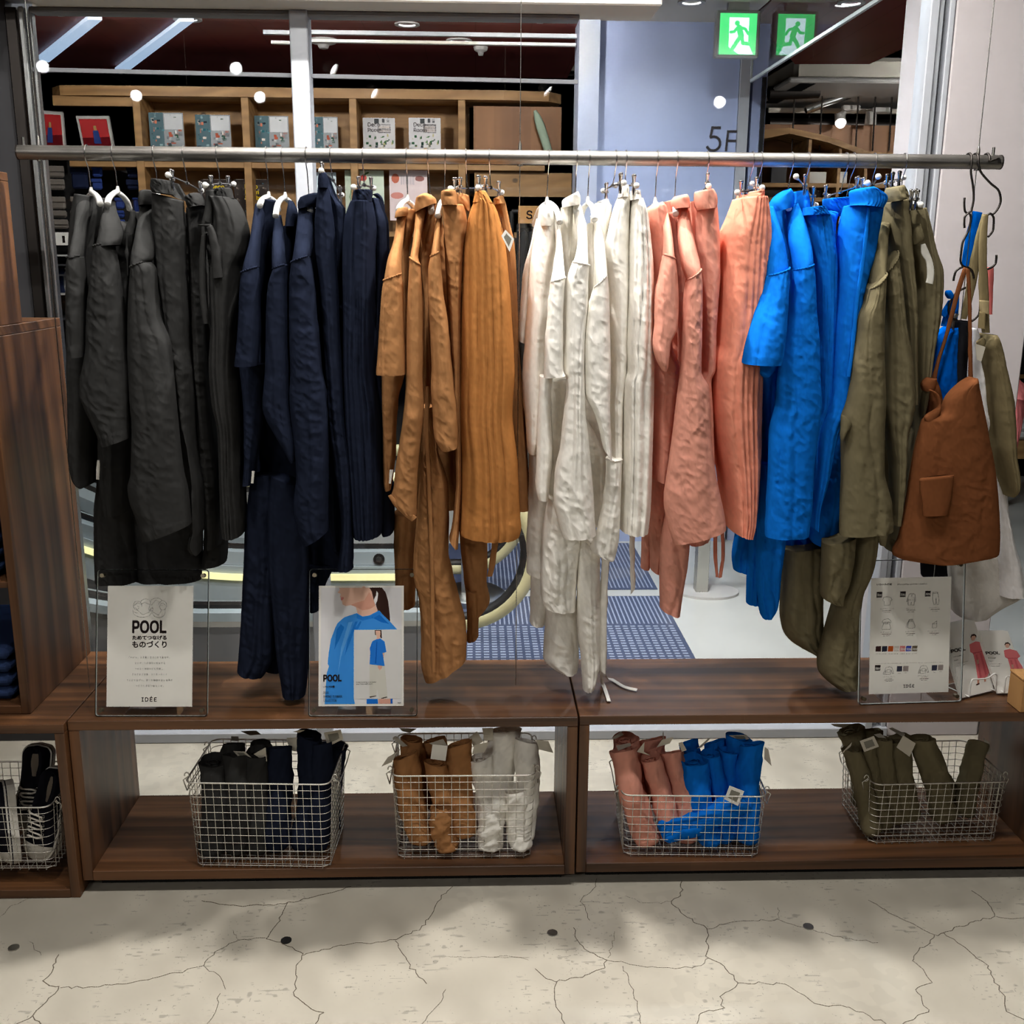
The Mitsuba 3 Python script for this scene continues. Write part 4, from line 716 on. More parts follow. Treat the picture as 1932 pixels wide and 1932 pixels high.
def olive():
    g = 'olive linen clothes on the rail'; D = OLIVE
    garment('shirt', 'olive green linen shirt beside the blue trousers, with two long wide sleeves', 'shirt', g, OLIVE, [
        P('back_panel', X_((1666, 440, 1690, 440), (1640, 560, 1716, 560), (1620, 760, 1716, 760), (1610, 960, 1690, 960)), .27, .025, **BD),
        P('shoulder', L_((938, 508, 1002, 518), (900, 640, 985, 640), (880, 800, 978, 800), (870, 965, 970, 875)), .11, .05, **SH),
        P('front', L_((960, 500, 1040, 520), (960, 680, 1045, 690), (970, 850, 1060, 850)), .18, .05, **SH),
        P('sleeve', L_((868, 962, 974, 852), (850, 1050, 968, 1000), (800, 1150, 965, 1150), (780, 1300, 962, 1300), (742, 1600, 972, 1600), (714, 1740, 977, 1740))+I_((650, 0, 852, 0), (640, 150, 844, 200), (605, 330, 838, 400), (608, 600, 838, 600), (600, 800, 882, 800), (596, 962, 886, 932)), .03, .05, nf=2.2, amp=.008, hem=.024, wr=.003),
        P('sleeve', L_((974, 850, 1047, 700), (980, 1000, 1078, 900), (985, 1200, 1112, 1200), (968, 1500, 1162, 1500), (962, 1740, 1172, 1740))+I_((850, 0, 1012, 0), (838, 200, 992, 200), (850, 350, 962, 430), (882, 600, 950, 600), (882, 900, 920, 900)), .08, .05, nf=2.4, amp=.008, wr=.003),
        P('pocket', I_((612, 300, 625, 305), (605, 350, 664, 350), (600, 410, 640, 390), (605, 440, 615, 440)), .0, .014, **SH)])
    garment('trousers', 'olive green trousers with a gathered waistband under the crossed clip hanger', 'trousers', g, OLIVE, [
        P('waistband', L_((1012, 268, 1082, 254), (992, 320, 1112, 318), (1000, 370, 1118, 346)), .07, .05, **WB),
        P('waistband', L_((950, 340, 1010, 300), (945, 420, 1010, 400), (952, 520, 1005, 480)), .24, .04, **WB),
        P('leg', L_((1008, 366, 1112, 346), (1000, 500, 1132, 500), (1005, 620, 1142, 640), (1030, 750, 1152, 800), (1065, 1000, 1164, 1000), (1095, 1300, 1174, 1300), (1105, 1740, 1170, 1740)), .13, .05, **LG),
        P('leg', I_((670, 900, 802, 930), (660, 1050, 790, 1050), (640, 1150, 770, 1150), (580, 1300, 710, 1300), (500, 1560, 692, 1560), (478, 1640, 692, 1650), (475, 1692, 692, 1700), (565, 1792, 690, 1780)), .14, .05, **LG),
        P('leg', I_((500, 1000, 680, 960), (492, 1200, 652, 1200), (490, 1300, 612, 1300), (540, 1327, 602, 1337)), .1, .04, **LG),
        P('hem_tie', I_((800, 930, 870, 930), (806, 980, 862, 980), (820, 1020, 850, 1025)), .1, .01, **SH)])
    garment('apron', 'olive green apron skirt with a white care label, rightmost garment before the bags', 'apron', g, OLIVE, [
        P('waistband', L_((1145, 385, 1212, 378), (1132, 425, 1217, 420)), .1, .04, **WB),
        P('panel', L_((1135, 420, 1217, 410), (1140, 540, 1252, 540), (1145, 640, 1298, 710), (1150, 850, 1352, 860), (1155, 1050, 1344, 1050), (1160, 1300, 1302, 1300), (1165, 1500, 1262, 1500), (1165, 1740, 1228, 1740))+I_((1008, 0, 1062, 0), (985, 300, 1032, 300), (925, 700, 975, 700), (882, 980, 932, 990)), .17, .06, nf=3.5, amp=.009, a0=.8),
        P('inner_fold', L_((1190, 520, 1215, 515), (1150, 610, 1240, 640), (1160, 660, 1200, 650)), .1, .02, col=OLIVE, **SH),
        P('care_label', L_((1222, 660, 1256, 652), (1226, 720, 1282, 710), (1262, 780, 1312, 790), (1268, 860, 1318, 850), (1258, 918, 1306, 932)), .09, .003, col=lin(206, 204, 196), amp=.001, wr=0.)])
    garment('dress', 'olive dress hem hanging over the right bench below the olive shirt', 'dress', g, D, [
        P('panel', I_((270, 1030, 520, 1000), (275, 1200, 500, 1150), (268, 1400, 500, 1400), (288, 1502, 505, 1500), (420, 1592, 520, 1617)), .22, .05, **LG)])
    garment('skirt', 'olive skirt hem beside the brown tote bag', 'skirt', g, OLIVE, [
        P('panel', I_((842, 900, 935, 900), (842, 1000, 930, 1000), (850, 1038, 925, 1060)), .25, .03, **LG)])
pink(); blue(); olive()
for a in ((165, 172, 358, [(172, 363, .17), (184, 372, .10), (189, 384, .06)], 'white hanger holding the leftmost charcoal shirt'),
          (215, 222, 356, [(222, 362, .17), (207, 372, .11), (203, 386, .08)], 'white hanger in the open neck of the charcoal blouse'),
          (503, 507, 366, [(507, 371, .17), (494, 378, .12), (490, 388, .09)], 'white hanger holding the leftmost navy shirt'),
          (533, 538, 367, [(538, 373, .17), (524, 386, .11), (520, 408, .08)], 'white hanger in the narrow neck of the navy blouse'),
          (767, 769, 372, [(769, 378, .17), (757, 386, .12), (752, 397, .09)], 'white hanger holding the leftmost orange shirt'),
          (840, 838, 370, [(838, 378, .17), (830, 388, .11), (826, 408, .08)], 'white hanger showing beside the orange waistband'),
          (1035, 1032, 376, [(1032, 382, .17), (1046, 390, .12), (1056, 420, .07)], 'white hanger holding the leftmost white shirt'),
          (1112, 1109, 375, [(1109, 383, .17), (1118, 392, .12), (1122, 415, .08)], 'white hanger in the neck of the white blouse'),
          (1240, 1236, 377, [(1236, 384, .17), (1242, 392, .12), (1250, 402, .10)], 'white hanger holding the leftmost pink shirt')):
    shirt_hanger(*a)
for px, n, l in ((292, (298, 362), 'the charcoal coat'), (578, (583, 372), 'the navy coat'), (807, (812, 372), 'the orange coat'), (1088, (1085, 372), 'the white coat'), (1277, (1273, 376), 'the pink coat'), (1494, (1486, 366), 'the blue coat'), (1611, (1594, 388), 'the olive shirt')):
    shirt_hanger(px, n[0], n[1], [(n[0], n[1]+6, .18), (n[0]+1, n[1]+14, .13), (n[0]+2, n[1]+28, .10)], 'hanger hook above the collar of '+l)
for a in ((348, (353, 345), (317, 330), (380, 360), [(324, 330, .06), (378, 352, .33)], 'clip hanger with a white ball tip above the folded charcoal waistband'),
          (411, (415, 346), (387, 349), (441, 347), [(398, 341, .08), (430, 341, .3)], 'clip hanger above the charcoal skirt with the bow'),
          (624, (628, 340), (606, 322), (645, 368), [(608, 317, .05), (642, 360, .33)], 'clip hanger above the tall navy waistband'),
          (685, (687, 349), (667, 353), (705, 355), [(677, 343, .08), (700, 343, .3)], 'clip hanger above the pleated navy skirt'),
          (879, (882, 355), (850, 356), None, [(858, 345, .06), (868, 344, .16)], 'clip hanger above the orange trousers'),
          (923, (926, 354), (902, 354), (947, 363), [(903, 341, .07), (916, 342, .12), (941, 351, .31)], 'clip hanger above the tagged orange skirt'),
          (1162, (1156, 350), (1177, 345), (1138, 360), [(1171, 336, .06), (1144, 354, .3)], 'clip hanger above the white trousers'),
          (1181, (1180, 350), (1201, 350), None, [(1196, 339, .05)], 'clip hanger above the straight white skirt'),
          (1335, (1331, 358), (1337, 351), None, [(1335, 336, .08)], 'clip hanger above the round pink waistband'),
          (1420, (1410, 360), (1391, 363), None, [(1398, 350, .14)], 'clip hanger at the left of the coral skirt'),
          (1436, (1428, 350), (1438, 354), None, [(1427, 344, .07)], 'clip hanger at the right of the coral skirt'),
          (1525, (1519, 352), (1502, 333), (1540, 387), [(1519, 340, .12), (1535, 362, .26)], 'clip hanger with two white tips above the blue skirt'),
          (1597, (1586, 362), (1637, 345), (1560, 370), [(1617, 343, .07), (1627, 345, .06), (1558, 358, .3)], 'clip hanger with a long white tip above the blue trousers'),
          (1650, (1645, 350), (1657, 333), (1705, 335), [(1674, 338, .12), (1684, 334, .16), (1697, 332, .2)], 'crossed clip hanger above the olive trousers'),
          (1707, (1700, 358), (1737, 386), (1672, 345), [(1720, 368, .08), (1730, 367, .06)], 'clip hanger above the olive apron')):
    clip_hanger(*a)

# ------------------------------------------------------------------ price tags and bags at the right end
def card(quad, th=.0006):
    """A thin card from four corner points."""
    q = [np.array(p, float) for p in quad]; n = np.cross(q[1]-q[0], q[3]-q[0]); n /= np.linalg.norm(n)
    V = np.array([p+n*th/2 for p in q]+[p-n*th/2 for p in q])
    return trimesh.Trimesh(V, [[0, 1, 2], [0, 2, 3], [4, 6, 5], [4, 7, 6], [0, 4, 5], [0, 5, 1], [1, 5, 6], [1, 6, 2], [2, 6, 7], [2, 7, 3], [3, 7, 4], [3, 4, 0]], process=False)
def tagcard(parent, px, Y, mat='card', panel=None, string=None):
    q = at_y(*np.array(px, float).T, np.broadcast_to(np.array(Y, float), len(px))); t = obj('price_tag', card(q), mat, parent)
    c = q.mean(0); n = np.cross(q[1]-q[0], q[3]-q[0]); n /= np.linalg.norm(n); n *= -np.sign(n[1]) or 1
    if panel:
        r = c+(q-c)*.6+n*.0006; obj('printed_panel', card(r, .0003), 'card_grey', t)
    if string is not None:
        obj('string', tube(spline([q[0]*.6+q[1]*.4, (q[0]+at_y(*string))/2+[0, -.004, -.004], at_y(*string)], 8), .0005, 5), 'ink', t)
    return t
N_ = crop(1680, 240, 3.714)
J1 = lambda x, y: (440+x/3.45, 300+y/3.45)
tagcard([k for k in labels if k.startswith('skirt') and 'price tag' in labels[k]['label']][0], [J1(1745, 500)[:2], J1(1772, 460), J1(1829, 520), J1(1799, 605)], .0, 'paper', True, (*J1(1745, 380), .02))
def bags():
    g = 'bags and aprons on the hooks at the right end of the rail'
    hooks = [('topmost dark steel hook, looped over the end of the rail', [(1868, 299), (1884, 299), (1886, 308)], True),
        ('dark steel S hook hanging from the rail left of the wire', [(1834, 300), (1832, 318), (1836, 353), (1837, 376), (1832, 398), (1824, 403), (1820, 396), (1820, 373)], True),
        ('dark steel S hook bulging right below the end of the rail', [(1846, 306), (1848, 318), (1868, 345), (1885, 361), (1888, 380), (1880, 398), (1872, 405)], True),
        ('dark steel S hook holding the olive straps', [(1862, 407), (1868, 403), (1875, 413), (1874, 432), (1864, 447)], False),
        ('long dark steel S hook holding the brown tote strap', [(1820, 430), (1820, 410), (1828, 402), (1832, 412), (1828, 432), (1815, 463), (1812, 490), (1818, 503), (1828, 505)], False),
        ('small dark hook above the tote straps', [(1799, 530), (1803, 513), (1818, 504), (1831, 508), (1837, 525)], False),
        ('dark hook end beside the pink strap', [(1880, 481), (1879, 495), (1870, 505), (1862, 508)], False),
        ('dark hook behind the tote strap beside the blue bow', [(1822, 543), (1798, 560), (1790, 582), (1794, 598), (1806, 604)], False),
        ('dark hook below the olive strap buckle', [(1849, 575), (1848, 590), (1838, 603), (1830, 607)], False)]
    for l, pts, over in hooks:
        k = thing('s_hook', l, 'hook', 'dark hooks at the right end of the rail')
        q = [at_y(x, y, YB-.02 if over else YB-.03) for x, y in pts]
        if over:
            X = q[0][0]; q = [np.array([X, YB+(RB+.003)*math.cos(a), ZBAR+(RB+.003)*math.sin(a)]) for a in np.linspace(-.2, 1.0*np.pi, 8)]+q[1:]
        obj('wire', tube(spline(q, 30), .0026, 8), 'dark_steel', k, True)
    BR = lin(112, 68, 42)
    S_ = dict(nf=.8, amp=.001, wr=.0006)
    garment('tote_bag', 'brown canvas tote bag with a slouching open mouth, in front of the other bags', 'bag', g, BR, [
        P('front', I_((1326, 92, 1344, 96), (1190, 205, 1362, 165), (1150, 290, 1385, 270), (1062, 322, 1405, 360), (1035, 400, 1420, 450), (1010, 500, 1440, 540), (985, 640, 1455, 640), (955, 820, 1470, 800), (920, 980, 1477, 960), (886, 1060, 1475, 1040), (935, 1096, 1466, 1080), (1090, 1115, 1300, 1101)), .06, .035, nf=2.2, amp=.005, wr=.0014, a0=.7, pleat=0., power=.35, res=1.2),
        P('back', I_((1045, 140, 1110, 100), (1040, 200, 1142, 190), (1030, 270, 1150, 260), (1020, 350, 1148, 330), (1010, 420, 1140, 420)), .17, .05, nf=2, amp=.005),
        P('lip', I_((1085, 165, 1098, 160), (1128, 200, 1146, 192), (1142, 255, 1158, 255), (1062, 310, 1150, 300), (1070, 335, 1110, 345)), .05, .012, **S_),
        P('pocket', I_((1034, 655, 1228, 632), (1046, 760, 1215, 745), (1058, 858, 1192, 850)), .015, .012, **S_),
        P('strap', L_((1516, 815, 1546, 820), (1456, 1000, 1490, 1000), (1396, 1250, 1420, 1255), (1326, 1480, 1350, 1485), (1292, 1590, 1330, 1600)), .12, .006, **S_),
        P('strap', L_((1533, 820, 1560, 830), (1548, 1100, 1572, 1100), (1550, 1400, 1576, 1400), (1552, 1570, 1582, 1585)), .10, .006, **S_),
        P('knot', L_((1270, 1570, 1330, 1575), (1225, 1625, 1320, 1640), (1240, 1660, 1300, 1665)), .09, .02, **SH)])
    garment('apron', 'blue apron with a tied bow hanging behind the brown tote bag', 'apron', g, lin(0, 98, 208), [
        P('panel', L_((1400, 1235, 1450, 1220), (1290, 1345, 1455, 1340), (1255, 1480, 1455, 1480), (1235, 1600, 1455, 1600), (1230, 1743, 1445, 1743))+I_((1050, 60, 1195, 60), (1090, 150, 1180, 150), (1110, 280, 1160, 280)), .21, .05, nf=3, amp=.006),
        P('strap', N_((580, 588, 645, 600), (530, 760, 602, 770), (500, 970, 545, 985)), .2, .006, **S_),
        P('bow', N_((392, 1145, 420, 1142), (382, 1170, 442, 1180), (405, 1202, 428, 1204)), .16, .012, **S_),
        P('ribbon', N_((400, 1215, 470, 1205), (345, 1310, 385, 1335), (365, 1320, 380, 1336)), .17, .004, **S_),
        P('ribbon', N_((385, 1290, 470, 1280), (360, 1350, 420, 1360), (350, 1392, 388, 1397)), .18, .004, **S_),
        P('strap', N_((440, 1180, 482, 1180), (430, 1290, 476, 1300), (385, 1410, 450, 1410)), .2, .006, **S_)])
    garment('bag', 'black cloth bag hanging between the blue apron and the white one', 'bag', g, lin(34, 34, 38), [
        P('body', L_((1450, 1178, 1538, 1180), (1425, 1300, 1542, 1300), (1415, 1500, 1530, 1500), (1400, 1743, 1520, 1743))+I_((1195, 60, 1280, 60), (1190, 250, 1260, 250), (1190, 400, 1250, 400)), .2, .03, nf=1.5, amp=.004),
        P('handle', N_((455, 1305, 480, 1310), (420, 1370, 450, 1375), (425, 1400, 445, 1425)), .17, .006, col=lin(120, 118, 116), **S_)])
    garment('bag', 'black bag bottom showing under the brown tote bag', 'bag', g, lin(30, 30, 34), [
        P('body', I_((1040, 1090, 1182, 1090), (1042, 1180, 1188, 1180), (1120, 1230, 1192, 1230), (1180, 1345, 1196, 1348)), .23, .025, nf=1, amp=.002)])
    garment('apron', 'white cotton apron hanging right of the brown tote bag', 'apron', g, lin(232, 230, 232), [
        P('panel', L_((1540, 1230, 1580, 1225), (1515, 1500, 1642, 1500), (1510, 1743, 1662, 1743))+I_((1275, 0, 1392, 0), (1300, 200, 1402, 200), (1380, 400, 1442, 400), (1420, 600, 1482, 600), (1440, 820, 1502, 820), (1450, 1000, 1542, 1000), (1458, 1150, 1585, 1150), (1462, 1286, 1605, 1281)), .24, .05, nf=2.5, amp=.006, hem=.025)])
    garment('tote_bag', 'pale grey cotton tote bag with a rounded bottom below the brown tote bag', 'bag', g, lin(196, 192, 186), [
        P('body', I_((1190, 1060, 1482, 1060), (1195, 1200, 1546, 1200), (1198, 1290, 1600, 1288), (1225, 1390, 1480, 1352), (1262, 1414, 1400, 1400)), .27, .05, nf=1.6, amp=.005, wr=.001)])
    OB = lin(120, 108, 80)
    garment('shoulder_bag', 'olive canvas shoulder bag with a buckled strap at the far right', 'bag', g, OB, [
        P('body', L_((1645, 1270, 1702, 1272), (1602, 1335, 1740, 1340), (1620, 1450, 1772, 1480), (1650, 1600, 1802, 1600), (1660, 1743, 1834, 1743))+I_((1400, 60, 1514, 60), (1402, 250, 1536, 200), (1420, 380, 1542, 350), (1440, 500, 1546, 520), (1460, 600, 1563, 640), (1485, 700, 1550, 702), (1492, 737, 1530, 727)), .2, .06, nf=2, amp=.006),
        P('mouth', L_((1602, 1330, 1650, 1290), (1608, 1350, 1670, 1330), (1640, 1370, 1660, 1350)), .13, .006, col=OB, **S_),
        P('strap', N_((640, 608, 686, 612), (570, 880, 642, 880), (515, 1200, 577, 1200), (495, 1342, 530, 1347)), .17, .006, **S_),
        P('strap', N_((645, 615, 686, 612), (615, 900, 676, 900), (620, 1210, 690, 1216), (640, 1440, 696, 1440)), .15, .006, **S_),
        P('buckle', N_((622, 1212, 691, 1216), (624, 1260, 690, 1270), (626, 1296, 690, 1312)), .135, .008, col=lin(168, 152, 116), **S_),
        P('strap_end', N_((625, 1290, 668, 1300), (618, 1360, 666, 1366), (615, 1408, 662, 1414)), .13, .004, col=lin(150, 134, 98), **S_)])
    k = [x for x in labels if x.startswith('shoulder_bag')][0]
    tagcard(k, [(1680+a/3.714, 240+b/3.714) for a, b in ((592, 1515), (666, 1540), (637, 1642), (603, 1628))], .11, 'card')
    garment('scarf', 'dusty pink cloth strap hanging behind the olive shoulder bag', 'scarf', g, lin(196, 104, 100), [
        P('panel', N_((678, 980, 722, 982), (680, 1200, 717, 1200), (690, 1312, 712, 1312)), .26, .006, **S_)])
bags()

# ------------------------------------------------------------------ notice stands
def mapper(c):
    """Bilinear map from crop coordinates to the sheet (0..1 right, 0..1 up) from its corners tl, tr, br, bl."""
    tl, tr, br, bl = [np.array(p, float) for p in c]
    def f(x, y):
        u, v = .5, .5; p = np.array([x, y], float)
        for _ in range(8):
            q = tl*(1-u)*v+tr*u*v+br*u*(1-v)+bl*(1-u)*(1-v); du = (tr-tl)*v+(br-bl)*(1-v); dv = (tl-bl)*(1-u)+(tr-br)*u
            d = np.linalg.solve(np.c_[du, dv], p-q); u += d[0]; v += d[1]
        return u, v
    return f
def stand(label, bl, br, W, H, tilt, pw, ph, px0, py0, crn, name='notice_stand'):
    k = thing(name, label, 'notice', 'clear acrylic notice stands on the benches')
    o = np.array(bl, float); X = np.array(br, float)-o; X[2] = 0; X /= np.linalg.norm(X); n0 = np.cross(X, [0, 0, 1.])   # toward the room
    Y = np.cross(-n0, X)*0+np.array([0, 0, 1.])*math.cos(tilt)-n0*math.sin(tilt); Z = np.cross(X, Y); Z *= np.sign(Z@n0)
    M4 = frame(o+np.array([0, 0, .001]), X, Y, Z); r = .008
    outline = shapely.box(r, r, W-r, H-r).buffer(r)
    for z in (.0035, -.0035):
        v2, f2 = trimesh.creation.triangulate_polygon(outline, engine='earcut'); m = trimesh.Trimesh(np.c_[v2, np.full(len(v2), z)], f2, process=False)
        obj('front_sheet' if z > 0 else 'back_sheet', put(m, M4), 'acrylic', k)
    rim = extrude(outline.difference(outline.buffer(-.0016)), .0028)
    for z in (.0006, -.0036): mm = rim.copy(); mm.apply_translation([0, 0, z]); obj('sheet_edge', put(mm, M4), 'acrylic_edge', k)
    for ax in (.014, W-.014):
        for ay in (.015, H-.015):
            s = trimesh.creation.cylinder(.0052, .014, sections=20); s.apply_translation([ax, ay, 0]); obj('screw', put(s, M4), 'brass', k, 40)
    pp = extrude(shapely.box(px0, py0, px0+pw, py0+ph), .0005); obj('sheet_of_paper', put(pp, M4), 'paper', k)
    leg = trimesh.creation.box([W*.5, .0025, .085]); leg.apply_translation([W/2, .0018, -.045]); L4 = frame(o+np.array([0, 0, .0005]), X, np.array([0, 0, 1.]), n0); obj('foot', put(leg, L4), 'acrylic', k)
    mp = mapper(crn); sc = lambda x, y: (lambda q: (px0+q[0]*pw, py0+q[1]*ph))(mp(x, y))
    return k, M4, sc
def printed(k, M4, poly, z, col, name, parent=None):
    if poly.is_empty: return
    m = extrude(poly, .00012); m.apply_translation([0, 0, .0006+z]); m = put(m, M4)
    return obj(name, m, 'print', (k+'__'+parent) if parent else k, color=np.tile(np.array(col)[None], (len(m.vertices), 1)))
def fit(g, sc, x0, y0, x1, y1):
    """Lettering stretched into the crop rectangle x0..x1, y0..y1."""
    a, b = sc(x0, y1), sc(x1, y0); bx = g.bounds
    g = affinity.scale(affinity.translate(g, -bx[0], -bx[1]), (b[0]-a[0])/(bx[2]-bx[0]), (b[1]-a[1])/(bx[3]-bx[1]), origin=(0, 0)); return affinity.translate(g, a[0], a[1])
def lines(sc, pls, w):
    return shapely.union_all([LineString([sc(*p) for p in pl]).buffer(w, cap_style=2, quad_segs=2) for pl in pls])
def fill(sc, pts): return Polygon([sc(*p) for p in pts]).buffer(0)
INK = lin(36, 30, 30)
def bold(t, sx=.7, font='inter', res=72, stroke=5): return text_poly(t, .03, font, res, stroke, sx=sx)
def arc(cx, cy, rx, ry, a0, a1, n=14): return [(cx+rx*math.cos(math.radians(a)), cy+ry*math.sin(math.radians(a))) for a in np.linspace(a0, a1, n)]

sb = lambda x, y: at_z(x, y, ZT1)
a, b = sb(180, 1352), sb(392, 1352)
k, M4, sc = stand('acrylic notice stand with a white POOL notice at the left end of the bench', a, b, .276, .362, math.radians(15), .2105, .298, .027, .0235, [(292, 225), (1345, 230), (1314, 1712), (258, 1708)])
lw = .00032
logo = lines(sc, [arc(655, 470, 52, 56, 100, 370), [(602, 478), (655, 437), (697, 452)], [(625, 492), (642, 512), (660, 515), (675, 495)], [(655, 478), (672, 486)],
    [(690, 430)]+arc(755, 440, 62, 52, 190, 340), [(690, 460), (742, 430), (808, 458)], arc(655, 520, 60, 40, 180, 90), [(598, 540)]+arc(715, 540, 118, 74, 175, 40)+[(830, 560)], [(640, 515), (720, 585), (812, 545)],
    arc(965, 468, 50, 56, -170, 90), [(930, 450), (970, 440), (1005, 475)], [(940, 455), (922, 490), (935, 495), (932, 512), (955, 518)], [(945, 468), (962, 470)],
    [(805, 480)]+arc(890, 440, 78, 62, 190, 330), [(822, 470), (882, 402), (940, 440)], [(955, 520), (912, 590), (845, 550)], [(835, 548)]+arc(915, 545, 82, 74, 150, -20)+[(1000, 515)],
    [(800, 480), (790, 515), (800, 540), (812, 520)], [(822, 495), (815, 535), (830, 550), (845, 520), (838, 490)], [(790, 520), (850, 535)], [(805, 500), (845, 505)]], lw)
printed(k, M4, logo, .0, INK, 'line_drawing')
printed(k, M4, shapely.union_all([fit(bold('POOL', stroke=3), sc, 585, 650, 1010, 812), fit(text_poly('ためてつなげる', .03, 'cjk', 64, 3), sc, 585, 838, 1010, 890), fit(text_poly('ものづくり', .03, 'cjk', 64, 2), sc, 583, 905, 1010, 988), fit(text_poly('IDÉE', .03, 'inter', 72, 2, track=.15), sc, 690, 1582, 880, 1648)]), .0, INK, 'headline')
small = [('「POOL」は大量に生産される素材や、', 545, 1045, 1107), ('ものづくりの過程で発生する', 612, 985, 1176), ('ハギレ・端材などを使用し、', 615, 975, 1246), ('さまざまな企業・クリエーターと', 578, 1010, 1315), ('つながりながら、新たな価値のある商品を', 510, 1073, 1386), ('つくりだす取り組みです。', 620, 965, 1455)]
printed(k, M4, shapely.union_all([fit(text_poly(t, .01, 'cjk', 22, 0, track=.35), sc, x0, y-12, x1, y+12) for t, x0, x1, y in small]), .0, INK, 'body_text')

a, b = sb(582, 1352), sb(788, 1351)
k, M4, sc = stand('acrylic notice stand with a poster of a woman in a blue blouse', a, b, .269, .364, math.radians(15), .2105, .298, .0245, .0245, [(265, 265), (1271, 268), (1254, 1690), (242, 1690)], name='poster_stand')
SKIN, BLU, HAIR = lin(226, 186, 166), lin(64, 146, 226), lin(58, 40, 36)
for nm, z, col, pts in [('photo', 0, lin(224, 223, 226), [(288, 290), (1246, 290), (1232, 1665), (268, 1665)]),
    ('hair', .00015, HAIR, [(862, 290), (1010, 290), (1055, 350), (1082, 450), (1098, 600), (1104, 690), (1040, 650), (960, 572), (928, 470), (905, 420), (886, 340)]),
    ('skin', .0003, SKIN, [(505, 290), (512, 312), (487, 345), (500, 356), (522, 362), (513, 398), (530, 410), (518, 425), (532, 442), (545, 490), (580, 508), (640, 495), (692, 478), (718, 590), (760, 630), (850, 624), (960, 575), (912, 440), (890, 340), (862, 290)]),
    ('lips', .00045, lin(204, 128, 120), [(512, 400), (552, 402), (562, 412), (545, 436), (528, 440), (518, 424), (530, 411)]),
    ('cheek', .00045, lin(214, 160, 140), [(640, 495), (700, 470), (800, 440), (860, 340), (905, 430), (930, 500), (880, 540), (780, 560), (705, 520)]),
    ('ear', .0006, lin(230, 190, 170), arc(795, 308, 28, 34, 0, 350, 16)), ('hair_gap', .0003, lin(228, 227, 228), [(945, 325), (966, 360), (955, 440), (930, 496), (914, 430), (940, 380)]),
    ('blouse', .00045, BLU, [(710, 592), (780, 632), (860, 618), (975, 560), (1012, 604), (1080, 670), (1185, 785), (1185, 800), (672, 800), (662, 1600), (676, 1665), (318, 1665), (346, 1300), (375, 1215), (358, 1190), (372, 1060), (400, 900), (450, 770), (480, 710), (560, 640)]),
    ('fold', .0006, lin(36, 118, 204), [(470, 790), (520, 720), (560, 760), (500, 900), (440, 1020)]), ('fold', .0006, lin(40, 122, 210), [(690, 690), (720, 690), (640, 900), (560, 1100), (600, 900)]), ('fold', .0006, lin(40, 122, 210), [(745, 690), (768, 690), (720, 785), (680, 785)]),
    ('fold', .0006, lin(96, 168, 234), [(610, 700), (660, 690), (590, 900), (520, 1100), (470, 1350), (520, 1000)]), ('fold', .0006, lin(30, 110, 200), [(880, 640), (970, 600), (1090, 720), (1000, 700)]), ('collar', .0006, lin(44, 128, 216), [(712, 600), (780, 640), (862, 626), (978, 566), (1000, 600), (900, 655), (780, 680), (705, 650)]),
    ('sleeve_end', .0006, lin(34, 112, 206), [(815, 1600), (945, 1600), (950, 1663), (815, 1663)]), ('arm', .0006, lin(214, 164, 148), [(955, 1600), (1098, 1600), (1100, 1663), (955, 1663)]), ('hem', .0006, lin(40, 96, 190), [(1098, 1600), (1124, 1600), (1122, 1663), (1098, 1663)]),
    ('inset_photo', .0009, lin(216, 215, 214), [(676, 790), (1242, 786), (1236, 1604), (664, 1606)]),
    ('inset_hair', .00105, HAIR, [(920, 794), (1000, 792), (1004, 892), (990, 884), (950, 850), (924, 850)]), ('inset_face', .0012, SKIN, [(930, 800), (986, 800), (988, 850), (978, 900), (940, 900), (946, 870), (934, 850)]),
    ('inset_trousers', .00105, lin(208, 206, 198), [(853, 1200), (1036, 1218), (1064, 1582), (1050, 1602), (966, 1602), (940, 1490), (930, 1572), (850, 1576)]), ('inset_arm', .0012, lin(214, 168, 150), [(1000, 1060), (1032, 1060), (1016, 1150), (1000, 1240), (976, 1268), (950, 1232), (980, 1130)]),
    ('inset_blouse', .00135, lin(44, 124, 216), [(940, 902), (985, 892), (1036, 930), (1056, 1050), (1028, 1062), (1010, 1062), (1034, 1218), (855, 1196), (866, 1052), (858, 1012), (890, 925)]), ('inset_fold', .0015, lin(28, 96, 190), [(940, 930), (950, 930), (935, 1190), (918, 1188)]),
    ('inset_shoe', .0012, lin(70, 60, 58), [(850, 1576), (928, 1566), (930, 1574), (856, 1590)]), ('inset_shoe', .0012, lin(70, 60, 58), [(985, 1596), (1060, 1578), (1060, 1590), (1000, 1604)])]:
    printed(k, M4, fill(sc, pts), z, col, nm)
printed(k, M4, shapely.union_all([fit(bold('POOL', stroke=3), sc, 305, 1315, 523, 1398), fit(text_poly('いろいろの服', .02, 'cjk', 30, 1), sc, 302, 1447, 440, 1470), fit(text_poly('2020', .02, 'inter', 36), sc, 302, 1514, 366, 1541), fit(text_poly('SPRING-SUMMER', .02, 'inter', 36), sc, 302, 1561, 525, 1589),
    fit(text_poly('COLLECTION', .02, 'inter', 36), sc, 302, 1607, 459, 1635), fit(text_poly('STAND UP COLLAR BLOUSE', .02, 'inter', 26), sc, 695, 1402, 930, 1413), fit(text_poly('WIDE TUCK PANTS LINEN', .02, 'inter', 26), sc, 695, 1424, 890, 1435), fit(text_poly('IDÉE', .02, 'inter', 30, 1), sc, 1184, 1643, 1226, 1659)]), .0017, INK, 'lettering')

